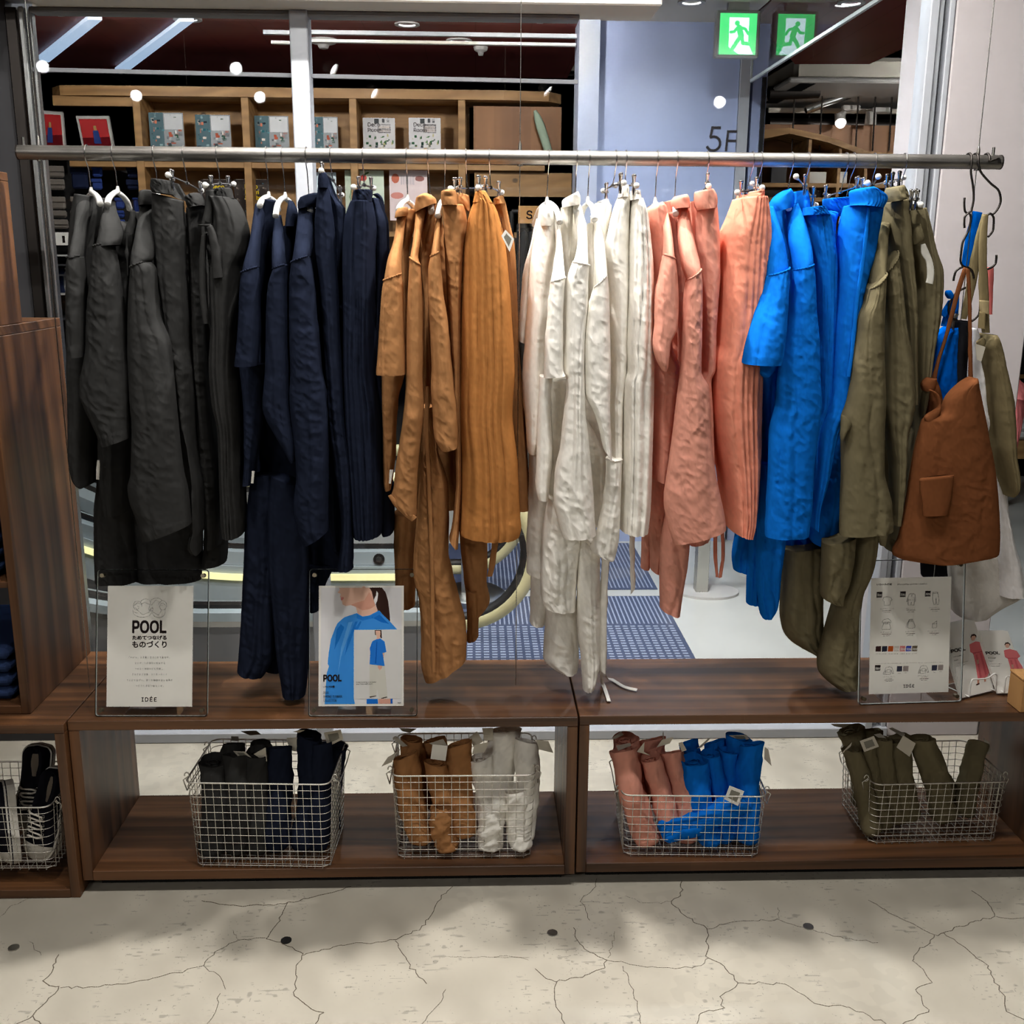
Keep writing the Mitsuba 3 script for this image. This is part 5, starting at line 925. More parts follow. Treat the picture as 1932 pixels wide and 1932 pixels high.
a, b = sb(1619, 1330), sb(1813, 1324)
k, M4, sc = stand('acrylic notice stand with a sheet of garment drawings and colour swatches at the right', a, b, .275, .372, math.radians(9), .212, .3, .0275, .026, [(258, 250), (1112, 238), (1170, 1483), (318, 1497)], name='price_list_stand')
ps = lambda u, v: (u, v)
out = []; lw = .0004
tee = [[(405, 455), (435, 447), (452, 450), (480, 458), (497, 485), (478, 497), (477, 540), (414, 542), (412, 497), (392, 487), (405, 455)], [(428, 448), (438, 458), (452, 450)]]
coat = [[(672, 425), (690, 417), (712, 417), (735, 428), (748, 490), (750, 500), (735, 500), (732, 470), (734, 540), (708, 541), (702, 510), (696, 541), (668, 541), (668, 470), (660, 505), (650, 500), (672, 425)], [(690, 417), (702, 450), (712, 417)], [(672, 485), (695, 485)], [(708, 485), (730, 485)], [(715, 462), (735, 462)]]
pants = [[(925, 410), (975, 403), (995, 480), (996, 535), (978, 540), (962, 470), (960, 540), (944, 538), (925, 470), (925, 410)], [(925, 420), (978, 414)]]
dress = [[(440, 690), (452, 685), (468, 686), (485, 695), (503, 720), (490, 730), (480, 720), (503, 790), (490, 800), (415, 800), (405, 790), (428, 722), (418, 735), (405, 720), (425, 692), (440, 690)], [(428, 722), (480, 720)]] + [[(440+8*i, 722), (438+9*i, 745)] for i in range(5)]
skirt = [[(690, 697), (730, 692), (762, 770), (755, 785), (720, 792), (690, 788), (680, 775), (690, 697)], [(688, 705), (675, 740), (662, 785)]] + [[(693+8*i, 697), (690+10*i, 722)] for i in range(5)]
tote = [[(945, 790), (945, 745), (990, 712), (992, 788), (945, 790)], [(945, 745), (992, 742)]]
def pull(x, y): return [[(x-30, y+5), (x-10, y), (x+12, y), (x+32, y+8), (x+57, y+70), (x+45, y+75), (x+25, y+35), (x+24, y+80), (x-30, y+84), (x-32, y+38), (x-45, y+85), (x-58, y+78), (x-30, y+5)], [(x-18, y+32), (x+14, y+30), (x+14, y+58), (x-16, y+60), (x-18, y+32)]]
printed(k, M4, lines(sc, tee+coat+pants+dress+skirt+tote+pull(512, 1202)+pull(885, 1195), lw), .0, INK, 'garment_drawings')
printed(k, M4, lines(sc, [[(362, 1167), (1090, 1160)]], .00025), .0, lin(120, 116, 112), 'rule')
txt = [fit(text_poly('いろいろの服', .02, 'cjk', 34, 1), sc, 320, 304, 481, 330), fit(text_poly('2020 Spring-Summer collection', .02, 'inter', 30), sc, 540, 306, 856, 330), fit(text_poly('IDÉE', .03, 'inter', 64, 2, track=.12), sc, 683, 1386, 797, 1430)]
for t, x, y in (('スタンドカラーブラウス', 445, 577), ('デイリーコート', 700, 575), ('テーパードパンツ', 950, 569), ('ギャザーワンピース', 457, 830), ('ギャザーエプロン', 713, 827), ('ワンショルダートート', 968, 823), ('ポケットプルオーバー', 520, 1308), ('ポケットプルオーバー', 893, 1302)):
    n = len(t)*6.6; txt.append(fit(text_poly(t, .02, 'cjk', 20, 0), sc, x-n, y-6, x+n, y+6))
txt.append(lines(sc, [[(x+d0, y), (x+d1, y-.4)] for x, y in ((445, 598), (702, 594), (960, 589), (460, 850), (714, 848), (970, 844), (522, 1345), (896, 1336)) for d0, d1 in ((-48, -18), (-12, 50))], .0006))
txt.append(lines(sc, [[(x+d0, y), (x+d1, y-.4)] for x, y in ((445, 617), (702, 613), (960, 608), (460, 869), (714, 867), (970, 862), (522, 1328), (896, 1319), (522, 1360), (896, 1353)) for d0, d1 in ((-32, -6), (0, 34))], .0004))
txt.append(lines(sc, [[(x-26, 1062), (x+26, 1061)] for x in (385, 450, 515, 580, 645, 710, 775)]+[[(x-14, y), (x+14, y)] for x, y in ((628, 1273), (695, 1271), (1002, 1265), (1068, 1263))], .0003))
printed(k, M4, shapely.union_all(txt), .0, INK, 'lettering')
sw = lambda x, y, w=56, h=58: fill(sc, [(x, y), (x+w, y-.6), (x+w, y+h-.6), (x, y+h)])
for x, c in zip((357, 423, 488, 552, 615, 680, 745), ((60, 40, 40), (46, 48, 62), (176, 84, 40), (200, 194, 186), (198, 116, 116), (48, 62, 164), (94, 82, 64))): printed(k, M4, sw(x, 979), .0, lin(*c), 'colour_swatch')
for x, y, c in ((598, 1196, (58, 60, 76)), (665, 1195, (150, 140, 138)), (972, 1190, (58, 60, 76)), (1038, 1188, (150, 140, 138))): printed(k, M4, sw(x, y, 56, 58), .0, lin(*c), 'colour_swatch')
news = []
for x, y, s in ((328, 397, 1), (577, 394, 1), (843, 390, 1), (363, 1183, 1), (552, 979, 0), (615, 979, 0), (680, 979, 0), (745, 979, 0)):
    if s: printed(k, M4, sw(x, y, 58, 60), .0, INK, 'black_square')
    news.append(fit(affinity.skew(text_poly('New', .02, 'inter', 30), 14), sc, x+6, y+16, x+56, y+48))
printed(k, M4, shapely.union_all(news), .0002, lin(236, 234, 230), 'white_lettering')

# ------------------------------------------------------------------ pamphlets in wire holders
def pamphlets(label, bl, br, tl, tr, n, crn, yb, fan):
    g = thing('pamphlet_stack', label, 'pamphlets', 'pamphlets in the wire holders on the right bench')
    B = [at_z(*p, ZT1+.006) for p in (bl, br)]; Tt = [at_y(*p, B[i][1]+yb) for i, p in enumerate((tl, tr))]
    Tt[1] = Tt[0]+(B[1]-B[0])*np.linalg.norm(Tt[1]-Tt[0])/np.linalg.norm(B[1]-B[0]); quad = np.array([B[0], B[1], Tt[1], Tt[0]]); nrm = np.cross(quad[1]-quad[0], quad[3]-quad[0]); nrm /= np.linalg.norm(nrm)
    for i in range(n):
        q = quad-nrm*.0022*i+np.array([[0, 0, 0], [0, 0, 0], fan*i, fan*i]); obj('pamphlet', card(q, .0011), 'paper', g)
    W = np.linalg.norm(quad[1]-quad[0]); X = (quad[1]-quad[0])/W; Y = quad[3]-quad[0]; H = np.linalg.norm(Y); Y /= H
    M4 = frame(quad[0]+nrm*.0004, X, Y, nrm); mp = mapper(crn); sc = lambda x, y: (lambda q: (q[0]*W, q[1]*H))(mp(x, y))
    for nm, z, c, pts in FIG: printed(g, M4, fill(sc, pts), z, c, nm, 'pamphlet')
    printed(g, M4, shapely.union_all([fit(t, sc, *r) for t, r in LET]), .0006, INK, 'lettering', 'pamphlet')
    k = thing('wire_holder', 'white bent wire holder in front of the '+('left' if 'behind' in label else 'right')+' pamphlet stack', 'wire holder', 'wire holders on the right bench')
    a, b = quad[0]+X*W*.12-Y*0, quad[0]+X*W*.92
    f = nrm*.012
    pts = [a+f+[0, 0, 0], a+f+[0, 0, .04], a+f+X*.004+[0, 0, .047], a+f+X*W*.3+[0, 0, .043], a+f+X*W*.5+[0, 0, .041], b+f-X*.01+[0, 0, .049], b+f+[0, 0, .042], b+f+[0, 0, 0]]
    pts = [np.array([p[0], p[1], max(p[2], ZT1+.003)]) for p in pts]
    obj('wire', tube(np.vstack([spline(np.array(pts), 40)]), .0018, 8), 'white_plastic', k, True)
    back = [pts[0], pts[0]-nrm*.09*np.array([1, 1, 0]), pts[-1]-nrm*.09*np.array([1, 1, 0]), pts[-1]]
    obj('foot', tube(np.array(back), .0018, 8), 'white_plastic', k, True)
ROSE, ROSE2 = lin(226, 124, 128), lin(206, 98, 106)
FIG = [('dress', .0, ROSE, [(1725, 1000), (1760, 985), (1830, 1000), (1868, 1060), (1850, 1080), (1845, 1095), (1900, 1180), (1925, 1290), (1905, 1330), (1860, 1335), (1810, 1330), (1775, 1180), (1750, 1100), (1720, 1080), (1706, 1010)]),
    ('fold', .00015, ROSE2, [(1770, 1110), (1790, 1110), (1850, 1330), (1830, 1330)]), ('fold', .00015, ROSE2, [(1810, 1100), (1830, 1100), (1900, 1300), (1885, 1320)]), ('belt', .0002, ROSE2, [(1745, 1088), (1845, 1078), (1848, 1092), (1748, 1102)]),
    ('face', .0003, lin(222, 178, 158), arc(1736, 945, 22, 32, 0, 350, 16)), ('hair', .00045, lin(60, 44, 40), [(1708, 940), (1716, 918), (1740, 912), (1762, 928), (1762, 950), (1750, 930), (1725, 930), (1712, 950)]),
    ('leg', .0, lin(196, 140, 120), [(1805, 1330), (1828, 1330), (1826, 1380), (1810, 1384)]), ('leg', .0, lin(196, 140, 120), [(1870, 1332), (1890, 1330), (1896, 1370), (1880, 1374)]), ('shoe', .00015, lin(60, 36, 34), [(1795, 1380), (1830, 1374), (1832, 1384), (1800, 1392)]),
    ('hand', .0003, lin(206, 156, 138), [(1785, 1160), (1808, 1158), (1812, 1195), (1795, 1200)])]
LET = [(bold('POOL', stroke=3), (1538, 1025, 1662, 1074)), (text_poly('いろいろの服', .02, 'cjk', 26, 1), (1562, 1098, 1632, 1112)), (text_poly('2020', .02, 'inter', 26), (1572, 1134, 1604, 1146)), (text_poly('SPRING-SUMMER', .02, 'inter', 26), (1580, 1158, 1702, 1172)), (text_poly('COLLECTION', .02, 'inter', 26), (1588, 1184, 1676, 1197))]
CRN = [(1475, 830), (1762, 775), (1990, 1470), (1660, 1472)]
cx = lambda x, y: (1580+x/5.489, 1040+y/5.489)
pamphlets('the stack of POOL pamphlets half behind the acrylic stand', cx(1288, 1520), cx(1622, 1440), cx(1118, 775), cx(1388, 768), 5, CRN, .075, np.array([-.004, .0, .0012]))
pamphlets('the stack of POOL pamphlets at the right end of the bench', cx(1660, 1472), cx(1990, 1468), cx(1475, 830), cx(1765, 775), 4, CRN, .075, np.array([-.003, .0, .0012]))
for k_, l_ in zip([k for k in labels if k.startswith('pamphlet_stack')], ('white POOL pamphlets showing a pink dress, half behind the acrylic stand', 'white POOL pamphlets showing a pink dress, at the right end of the bench')): labels[k_]['label'] = l_
a, b = at_z(1924, 1346, ZT1), at_z(1924, 1280, ZT1)
k = thing('wooden_block', 'small brown wooden box at the right end of the bench, cut by the picture edge', 'box')
obj('body', box(a[0], a[0]+.07, a[1]+.004, a[1]+.07, ZT1, ZT1+.085, .003), 'kraft', k); obj('lid', box(a[0]-.001, a[0]+.071, a[1]+.003, a[1]+.071, ZT1+.085, ZT1+.092, .002), 'kraft', k)

# ------------------------------------------------------------------ wire baskets and what is in them
def basket(label, fl, fr, depth, h, nrow, ncol, nside):
    k = thing('wire_basket', label, 'basket', 'steel wire baskets in the benches')
    fl, fr = np.array(fl, float), np.array(fr, float); W = np.linalg.norm(fr-fl); X = (fr-fl)/W; Y = np.array([-X[1], X[0]]); Z0 = ZB1+.002
    def ringpt(z, r=.022, n=5):
        g = .010*z/h; x0, x1, y0, y1 = -g, W+g, -g, depth+g; out = []
        for cx_, cy_, a in ((x1-r, y0+r, -90), (x1-r, y1-r, 0), (x0+r, y1-r, 90), (x0+r, y0+r, 180)):
            for t in np.linspace(a, a+90, n): out.append((cx_+r*math.cos(math.radians(t)), cy_+r*math.sin(math.radians(t))))
        return np.array([[*(fl+X*u+Y*v), Z0+z] for u, v in out])
    w3 = lambda u, v, z: np.array([*(fl+X*u+Y*v), Z0+z])
    obj('rim', tube(ringpt(h), .0023, 8, closed=True), 'wire', k, True)
    ms = [tube(ringpt(z), .00105, 5, closed=True) for z in np.linspace(.006, h-.018, nrow)]
    def ushape(a, b, u):
        g = .010
        return [a(u, 1)+np.array([0, 0, h]), a(u, 0)+np.array([0, 0, .012]), a(u, -.004)*1, b(u, -.004)*1, b(u, 0)+np.array([0, 0, .012]), b(u, 1)+np.array([0, 0, h])]
    for u in np.linspace(.018, W-.018, ncol): ms.append(tube(np.array(ushape(lambda s, t: w3(s, -.010*t, 0), lambda s, t: w3(s, depth+.010*t, 0), u)), .00105, 5))
    for v in np.linspace(.018, depth-.018, nside): ms.append(tube(np.array(ushape(lambda s, t: w3(-.010*t, s, 0), lambda s, t: w3(W+.010*t, s, 0), v)), .00105, 5))
    g = obj('wire_grid', join(ms), 'wire', k, True); labels[g] = {'kind': 'stuff'}
    for s, x in ((-1, -.010), (1, W+.010)):
        c1, c2 = w3(x, depth*.12, h), w3(x, depth*.88, h); o = np.array([*(X*s), 0.])
        curl = lambda c: [c+o*.012*math.cos(a)*.5+o*.006+np.array([0, 0, .009*math.sin(a)]) for a in np.linspace(0, 5.4, 12)]
        pts = [c1, c1+o*.016+[0, 0, -.012], c1+o*.008+[0, 0, -.040], c2+o*.008+[0, 0, -.040], c2+o*.016+[0, 0, -.012], c2]
        obj('handle', tube(np.array(pts), .0016, 7), 'wire', k, True)
        for c in (c1, c2): obj('handle_loop', tube(np.array(curl(c)), .0016, 7), 'wire', k, True)
    return k
def roll(name, label, group, col, top, bot, rpx, yt, yb, tagq=None, side=True):
    """A tightly rolled garment: from the picture point top at depth yt to bot at depth yb."""
    k = thing('rolled_garment', label, 'rolled cloth', group); _seed[0] += 3; sd = _seed[0]
    a, b = at_y(*top, yt), at_y(*bot, yb); r = rpx*np.linalg.norm(a-CAM)/F_PX
    b[2] = max(b[2], ZB1+.012+(r if abs(a[2]-b[2]) < .05 else .004)); d = b-a; L = np.linalg.norm(d); d /= L
    A = np.cross(d, [0, 1, 0.]); A /= np.linalg.norm(A); B = np.cross(d, A); n, m = 30, 30
    th = np.linspace(0, 2*np.pi, n, endpoint=False); t = np.linspace(0, 1, m); TH, TT = np.meshgrid(th, t)
    nz = meshkit.fbm(np.stack([np.cos(TH)*1.6, np.sin(TH)*1.6, TT*5], -1), 3, sd)-.5
    cr = (1-np.abs(2*meshkit.noise(np.stack([np.cos(TH)*2.2+TT*1.5, np.sin(TH)*2.2, TT*9], -1), sd+1)-1))**2.5
    R_ = r*(1+.55*nz+.09*cr-.07*np.cos(TH*2+sd)-.05*np.cos(TH*3+TT*2+sd)+.03*np.sin(TT*19+3*np.cos(TH)))*(1-.35*np.clip((TT-.93)/.07, 0, 1)**2)
    lap = .055*r*(np.abs(((TH-1.1-.4*TT-sd) % (2*np.pi))/(2*np.pi)))
    R_ = R_+lap
    slant = (np.cos(TH-sd)*.25)*r*(1-TT)**3
    sway = r*.35*np.sin(np.pi*TT)*math.sin(sd*1.7); sway2 = r*.25*np.sin(2*np.pi*TT+sd)
    V = a+A*(sway*1.)[..., None]+B*(sway2*.5)[..., None]*np.clip(TT*4, 0, 1)[..., None]+d*(TT*L+slant)[..., None]+A*(R_*np.cos(TH))[..., None]+B*(R_*np.sin(TH))[..., None]
    inner = V[0]+d*.010+(a-V[0])*.22; deep = V[0]+d*.016+(a-V[0])*.55; mid = V[0]+d*.006+(a-V[0])*.72
    rings = np.concatenate([mid[None], deep[None], inner[None], V[0][None]+(a-V[0])[None]*.06-d*.002, V])
    mm = len(rings); V2 = rings.reshape(-1, 3); i = np.arange(mm-1)[:, None]*n; j = np.arange(n)[None]; j2 = (j+1) % n
    Fq = np.stack([i+j, i+j2, i+n+j2, i+n+j], -1).reshape(-1, 4); F = np.vstack([Fq[:, [0, 1, 2]], Fq[:, [0, 2, 3]]])
    V2 = np.vstack([V2, [mid.mean(0), V[-1].mean(0)]]); c0, c1 = len(V2)-2, len(V2)-1
    F = np.vstack([F, np.stack([np.full(n, c0), (np.arange(n)+1) % n, np.arange(n)], 1), np.stack([np.full(n, c1), (mm-1)*n+np.arange(n), (mm-1)*n+(np.arange(n)+1) % n], 1)])
    sew(k, 'cloth', trimesh.Trimesh(V2, F, process=False), col, 'linen')
    sp_ = [a+d*(.004+.004*s)+A*r*.62*(1-s)*math.cos(10*s+sd)+B*r*.62*(1-s)*math.sin(10*s+sd) for s in np.linspace(0, .85, 26)]
    sew(k, 'rolled_edge', tube(np.array(sp_), .0022, 6), np.array(col)*1.05)
    if tagq is not None: tagcard(k, tagq[0], tagq[1], *tagq[2:])
    return k
def rolls(ox, oy, s, group, items):
    for nm, col, tx, ty, bx, by, r, yt, yb, *tg in items:
        c = lambda p: (ox+p[0]/s, oy+p[1]/s)
        q = None
        if tg: q = ([c(p) for p in tg[0]], tg[1], *(tg[2:]))
        roll('roll', nm, group, col, c((tx, ty)), c((bx, by)), r/s, yt, yb, q)
CH2, NV2, OR2, WH2, PK2, BL2, OL2 = CHAR, NAVY, ORANGE, WHITE, PINK, BLUE, OLIVE
basket('tall wire basket of charcoal and navy rolls at the left of the bench', (-.716, .012), (-.374, -.004), .225, .24, 11, 16, 11)
rolls(320, 1350, 5.08, 'dark cloth rolls in the leftmost bench basket', [
    ('charcoal cloth roll at the front left corner of the dark basket', CH2, 420, 430, 400, 1350, 112, .07, .05, [(610, 340), (720, 345), (800, 415), (665, 400)], .06, 'card', True),
    ('charcoal cloth roll, second from the left in the dark basket', CH2, 640, 380, 650, 1350, 112, .07, .05),
    ('charcoal cloth roll in the middle of the dark basket', CH2, 830, 350, 850, 1350, 100, .08, .06, [(805, 370), (920, 305), (935, 440), (900, 430)], .06, 'card'),
    ('charcoal cloth roll at the back of the dark basket', CH2, 620, 275, 600, 900, 95, .19, .16, [(680, 150), (830, 145), (875, 180), (770, 190)], .2, 'card'),
    ('second charcoal cloth roll at the back of the dark basket', CH2, 880, 280, 880, 900, 100, .19, .16, [(590, 200), (660, 200), (660, 245), (590, 240)], .21, 'card'),
    ('navy cloth roll in the middle of the dark basket', NV2, 1040, 310, 1020, 1370, 108, .1, .06, [(1120, 215), (1225, 210), (1215, 345), (1150, 330)], .12, 'card'),
    ('tallest navy cloth roll in the dark basket', NV2, 1345, 190, 1260, 1370, 112, .13, .07, [(1185, 155), (1245, 140), (1300, 140), (1240, 165)], .1, 'card'),
    ('navy cloth roll with a light price tag at the right of the dark basket', NV2, 1460, 270, 1420, 1370, 88, .1, .06, [(1478, 165), (1640, 135), (1665, 225), (1515, 300)], .1, 'card', True),
    ('navy cloth roll at the right back corner of the dark basket', NV2, 1610, 290, 1540, 1370, 92, .18, .14)])
basket('tall wire basket of orange and white rolls under the poster', (-.205, .036), (.140, .034), .225, .24, 11, 16, 11)
rolls(700, 1350, 5.08, 'orange and white cloth rolls in the second bench basket', [
    ('orange cloth roll leaning at the front left of the orange basket', OR2, 330, 385, 500, 1220, 105, .09, .06, [(100, 490), (160, 400), (255, 345), (200, 445)], .08, 'card'),
    ('orange cloth roll at the back left of the orange basket', OR2, 385, 225, 470, 900, 108, .19, .15, [(205, 215), (250, 205), (350, 290), (300, 300)], .14, 'card'),
    ('orange cloth roll at the back middle of the orange basket', OR2, 600, 235, 650, 900, 95, .2, .16, [(270, 120), (440, 125), (370, 165), (300, 150)], .2, 'card'),
    ('orange cloth roll with a white price tag in the orange basket', OR2, 620, 450, 730, 1290, 108, .1, .06, [(590, 275), (735, 290), (715, 435), (570, 415)], .08, 'paper'),
    ('orange cloth roll in the centre of the orange basket', OR2, 840, 270, 900, 1160, 108, .12, .06, [(560, 265), (690, 225), (735, 290), (590, 285)], .12, 'card'),
    ('short orange cloth roll standing behind the wires of the orange basket', OR2, 690, 870, 740, 1300, 100, .06, .05),
    ('tall white cloth roll in the orange and white basket', WH2, 1290, 135, 1180, 1000, 125, .16, .09, [(1065, 120), (1170, 118), (1168, 240), (1085, 240)], .13, 'card'),
    ('white cloth roll at the right of the orange and white basket', WH2, 1490, 245, 1450, 1200, 108, .12, .07, [(1580, 230), (1700, 245), (1748, 358), (1610, 325)], .1, 'card'),
    ('white cloth roll beside the orange ones', WH2, 1045, 400, 1110, 1180, 95, .11, .08, [(990, 280), (1130, 255), (1090, 350), (970, 370)], .08, 'card'),
    ('short white cloth roll standing at the front of the orange and white basket', WH2, 1170, 880, 1140, 1300, 112, .065, .055),
    ('small white cloth roll at the front right of the orange and white basket', WH2, 1400, 700, 1450, 1290, 95, .08, .055, [(940, 210), (1015, 150), (1075, 250), (985, 300)], .13, 'card')])
basket('low wire basket of pink and blue rolls in the right bench', (.384, .036), (.736, .022), .225, .18, 8, 16, 11)
rolls(1100, 1350, 4.83, 'pink and blue cloth rolls in the third bench basket', [
    ('pink cloth roll at the front left corner of the pink and blue basket', PK2, 370, 310, 600, 1170, 112, .09, .06, [(300, 275), (430, 250), (440, 275), (320, 320)], .1, 'card'),
    ('pink cloth roll, second from the left in the pink and blue basket', PK2, 610, 380, 800, 1130, 85, .1, .07, [(490, 330), (560, 240), (555, 330), (615, 365)], .08, 'card'),
    ('pink cloth roll beside the blue ones', PK2, 800, 340, 970, 1150, 105, .13, .08, [(670, 290), (720, 220), (825, 195), (790, 255)], .12, 'card'),
    ('pink cloth roll at the back left corner of the pink and blue basket', PK2, 385, 210, 450, 800, 108, .19, .16, [(262, 205), (345, 145), (370, 175), (290, 215)], .18, 'card'),
    ('pink cloth roll at the back of the pink and blue basket', PK2, 640, 215, 720, 800, 105, .2, .17, [(725, 165), (733, 150), (738, 225), (728, 225)], .18, 'card'),
    ('blue cloth roll leaning at the left of the blue ones', BL2, 1010, 400, 1160, 1240, 105, .1, .07, [(870, 250), (905, 240), (945, 315), (900, 330)], .1, 'card'),
    ('blue cloth roll at the back, next to the pink ones', BL2, 960, 240, 1080, 800, 75, .18, .15),
    ('narrow blue cloth roll in the middle of the blue ones', BL2, 1150, 345, 1290, 1180, 75, .11, .08, [(1040, 300), (1150, 200), (1155, 215), (1080, 290)], .14, 'card'),
    ('blue cloth roll at the back middle of the pink and blue basket', BL2, 1200, 240, 1290, 900, 90, .18, .14),
    ('tallest blue cloth roll in the pink and blue basket', BL2, 1420, 195, 1400, 1150, 98, .16, .1, [(1330, 180), (1490, 175), (1515, 215), (1400, 230)], .15, 'card', True),
    ('blue cloth roll at the right of the pink and blue basket', BL2, 1540, 260, 1510, 1180, 98, .11, .07, [(1655, 285), (1690, 310), (1718, 460), (1652, 395)], .1, 'card'),
    ('blue cloth roll at the right back corner of the pink and blue basket', BL2, 1310, 320, 1350, 1100, 80, .13, .09),
    ('blue cloth roll lying across the front of the pink and blue basket', BL2, 1470, 770, 710, 1080, 95, .062, .058, [(1335, 638), (1470, 690), (1412, 825), (1288, 762)], .03, 'paper', True)])
basket('low wire basket of olive rolls at the right end of the bench', (1.051, .078), (1.399, .087), .225, .18, 9, 16, 11)
rolls(1500, 1350, 4.47, 'olive cloth rolls in the rightmost bench basket', [
    ('olive cloth roll at the front left corner of the olive basket', OL2, 480, 285, 640, 1010, 72, .15, .105, [(385, 325), (480, 225), (470, 260), (400, 320)], .14, 'card'),
    ('olive cloth roll with a dark price label in the olive basket', OL2, 600, 270, 760, 950, 68, .16, .13, [(545, 215), (665, 172), (708, 262), (583, 308)], .13, 'card', True),
    ('olive cloth roll, third from the left in the olive basket', OL2, 725, 195, 880, 900, 72, .17, .14, [(665, 160), (720, 150), (770, 190), (700, 185)], .17, 'card'),
    ('olive cloth roll with a light price tag in the middle of the olive basket', OL2, 860, 195, 960, 880, 85, .18, .15, [(912, 168), (1018, 235), (965, 348), (855, 268)], .14, 'card'),
    ('olive cloth roll leaning right of the price tag', OL2, 1060, 190, 1260, 880, 95, .18, .15, [(790, 110), (820, 100), (960, 170), (900, 175)], .19, 'card'),
    ('olive cloth roll at the back left corner of the olive basket', OL2, 470, 120, 600, 760, 90, .26, .22, [(300, 70), (470, 70), (410, 105), (330, 90)], .27, 'card'),
    ('upright olive cloth roll at the back middle of the olive basket', OL2, 645, 125, 760, 760, 85, .26, .22),
    ('olive cloth roll leaning at the back of the olive basket', OL2, 1120, 300, 1330, 700, 70, .24, .22),
    ('olive cloth roll standing apart at the right of the olive basket', OL2, 1555, 235, 1420, 850, 78, .24, .18, [(1590, 190), (1640, 230), (1655, 330), (1610, 320)], .25, 'card')])

# the sneakers in the basket of the left cabinet
def zb(x, y): return at_z(x, y, ZB1)
bk = basket('wire basket of black sneakers in the low left cabinet', (-1.44, .012), (-1.072, .006), .225, .18, 8, 16, 11)
labels[bk]['group'] = 'steel wire baskets in the benches'
def sneaker(label, toe, heel, up, w=.046):
    k = thing('sneaker', label, 'shoe', 'black canvas sneakers in the left basket')
    toe, heel = np.array(toe, float), np.array(heel, float); d = toe-heel; L = np.linalg.norm(d); d /= L
    u = np.array(up, float); u -= d*(u@d); u /= np.linalg.norm(u); s = np.cross(d, u); M4 = frame(heel, d, s, u)
    xs_ = np.array([0, .02, .10, .30, .5, .66, .8, .9, .97, 1.0]); ws = np.array([.0, .55, .78, .76, .84, 1.0, 1.0, .86, .52, .0])*w
    t = np.linspace(0, 1, 44); wf = PchipInterpolator(xs_, ws)(t); foot = Polygon(np.vstack([np.c_[t*L, wf], np.c_[t[1:-1][::-1]*L, -wf[1:-1][::-1]]])).buffer(0)
    def slab_(p, z0, z1): m = extrude(p, z1-z0); m.apply_translation([0, 0, z0]); return put(m, M4)
    obj('sole', slab_(foot.buffer(.003), 0, .026), 'rubber_white', k, 40); obj('stripe', slab_(foot.buffer(.0034), .019, .0215), 'canvas_black', k, 40)
    # upper: closed over the toe, open at the collar
    hh = PchipInterpolator([0, .05, .2, .34, .5, .7, .86, 1.0], [.070, .078, .074, .080, .068, .054, .046, .026])(t); n = 20; rings = []
    for i, tt in enumerate(t):
        op = np.clip((.42-tt)/.06, 0, 1)
        ang = np.linspace(-.12*np.pi, 1.12*np.pi, n); prof = np.c_[np.cos(ang)*wf[i]*(1-.16*np.clip(np.sin(ang), 0, 1)), .014+np.clip(np.sin(ang)*.9+.1, -.1, 1)*(hh[i]-.014)]
        if op > 0:
            sel = np.abs(np.cos(ang)) < .62; prof[sel, 1] -= op*(.05)*(1-np.abs(np.cos(ang[sel]))/.62)**.5
        rings.append(np.c_[np.full(n, tt*L), prof])
    Rg = np.array(rings); V = Rg.reshape(-1, 3); m_ = len(t); i = np.arange(m_-1)[:, None]*n; j = np.arange(n-1)[None]
    Fq = np.stack([i+j, i+j+1, i+n+j+1, i+n+j], -1).reshape(-1, 4); F = np.vstack([Fq[:, [0, 1, 2]], Fq[:, [0, 2, 3]]])
    obj('upper', put(trimesh.Trimesh(V, F, process=False), M4), 'canvas_black', k, True)
    lin_ = foot.intersection(shapely.box(.012, -.1, .39*L, .1)).buffer(-.008); obj("insole", slab_(lin_, .034, .037), 'canvas_grey', k)
    cap = []
    for tt in np.linspace(.80, 1.0, 12):
        w_ = PchipInterpolator(xs_, ws)(tt)+.0012; h_ = PchipInterpolator([0, .7, .86, 1.0], [.07, .054, .047, .028])(tt)+.0016; ang = np.linspace(-.1*np.pi, 1.1*np.pi, 16); cap.append(np.c_[np.full(16, tt*L), np.cos(ang)*w_, .014+np.clip(np.sin(ang)*.9+.1, -.1, 1)*(h_-.014)])
    C = np.array(cap); i = np.arange(11)[:, None]*16; j = np.arange(15)[None]; Fq = np.stack([i+j, i+j+1, i+16+j+1, i+16+j], -1).reshape(-1, 4)
    obj('toe_cap', put(trimesh.Trimesh(C.reshape(-1, 3), np.vstack([Fq[:, [0, 1, 2]], Fq[:, [0, 2, 3]]]), process=False), M4), 'rubber_white', k, True)
    for q in range(6):
        tt = .46+.052*q; h_ = float(PchipInterpolator([0, .34, .5, .7, .86, 1.0], [.07, .080, .068, .054, .046, .026])(tt)); sg_ = 1 if q % 2 else -1
        pts = np.array([[tt*L-.004*sg_, -.021, h_-.002], [tt*L, -.010, h_+.004], [tt*L, .010, h_+.004], [tt*L+.004*sg_, .021, h_-.002]]); m = tube(spline(pts, 10), .0027, 6); obj('lace', put(m, M4), 'lace', k, True)
        for sg2 in (-1, 1):
            e = trimesh.creation.torus(.0036, .0011, major_sections=12, minor_sections=6); e.apply_translation([tt*L, sg2*.022, h_-.003]); obj('eyelet', put(e, M4), 'chrome', k, True)
    return k
P8 = lambda x, y, Y: at_y(x/4.83, 1340+y/4.83, Y)
sneaker('black sneaker standing heel up at the back of the left basket, its opening toward us', P8(330, 1060, .15), P8(380, 300, .20), [0, -1, .25])
sneaker('black sneaker turned sideways at the front of the left basket, white sole to the right', P8(190, 1370, .055), P8(120, 640, .09), [-.95, -.5, .1])
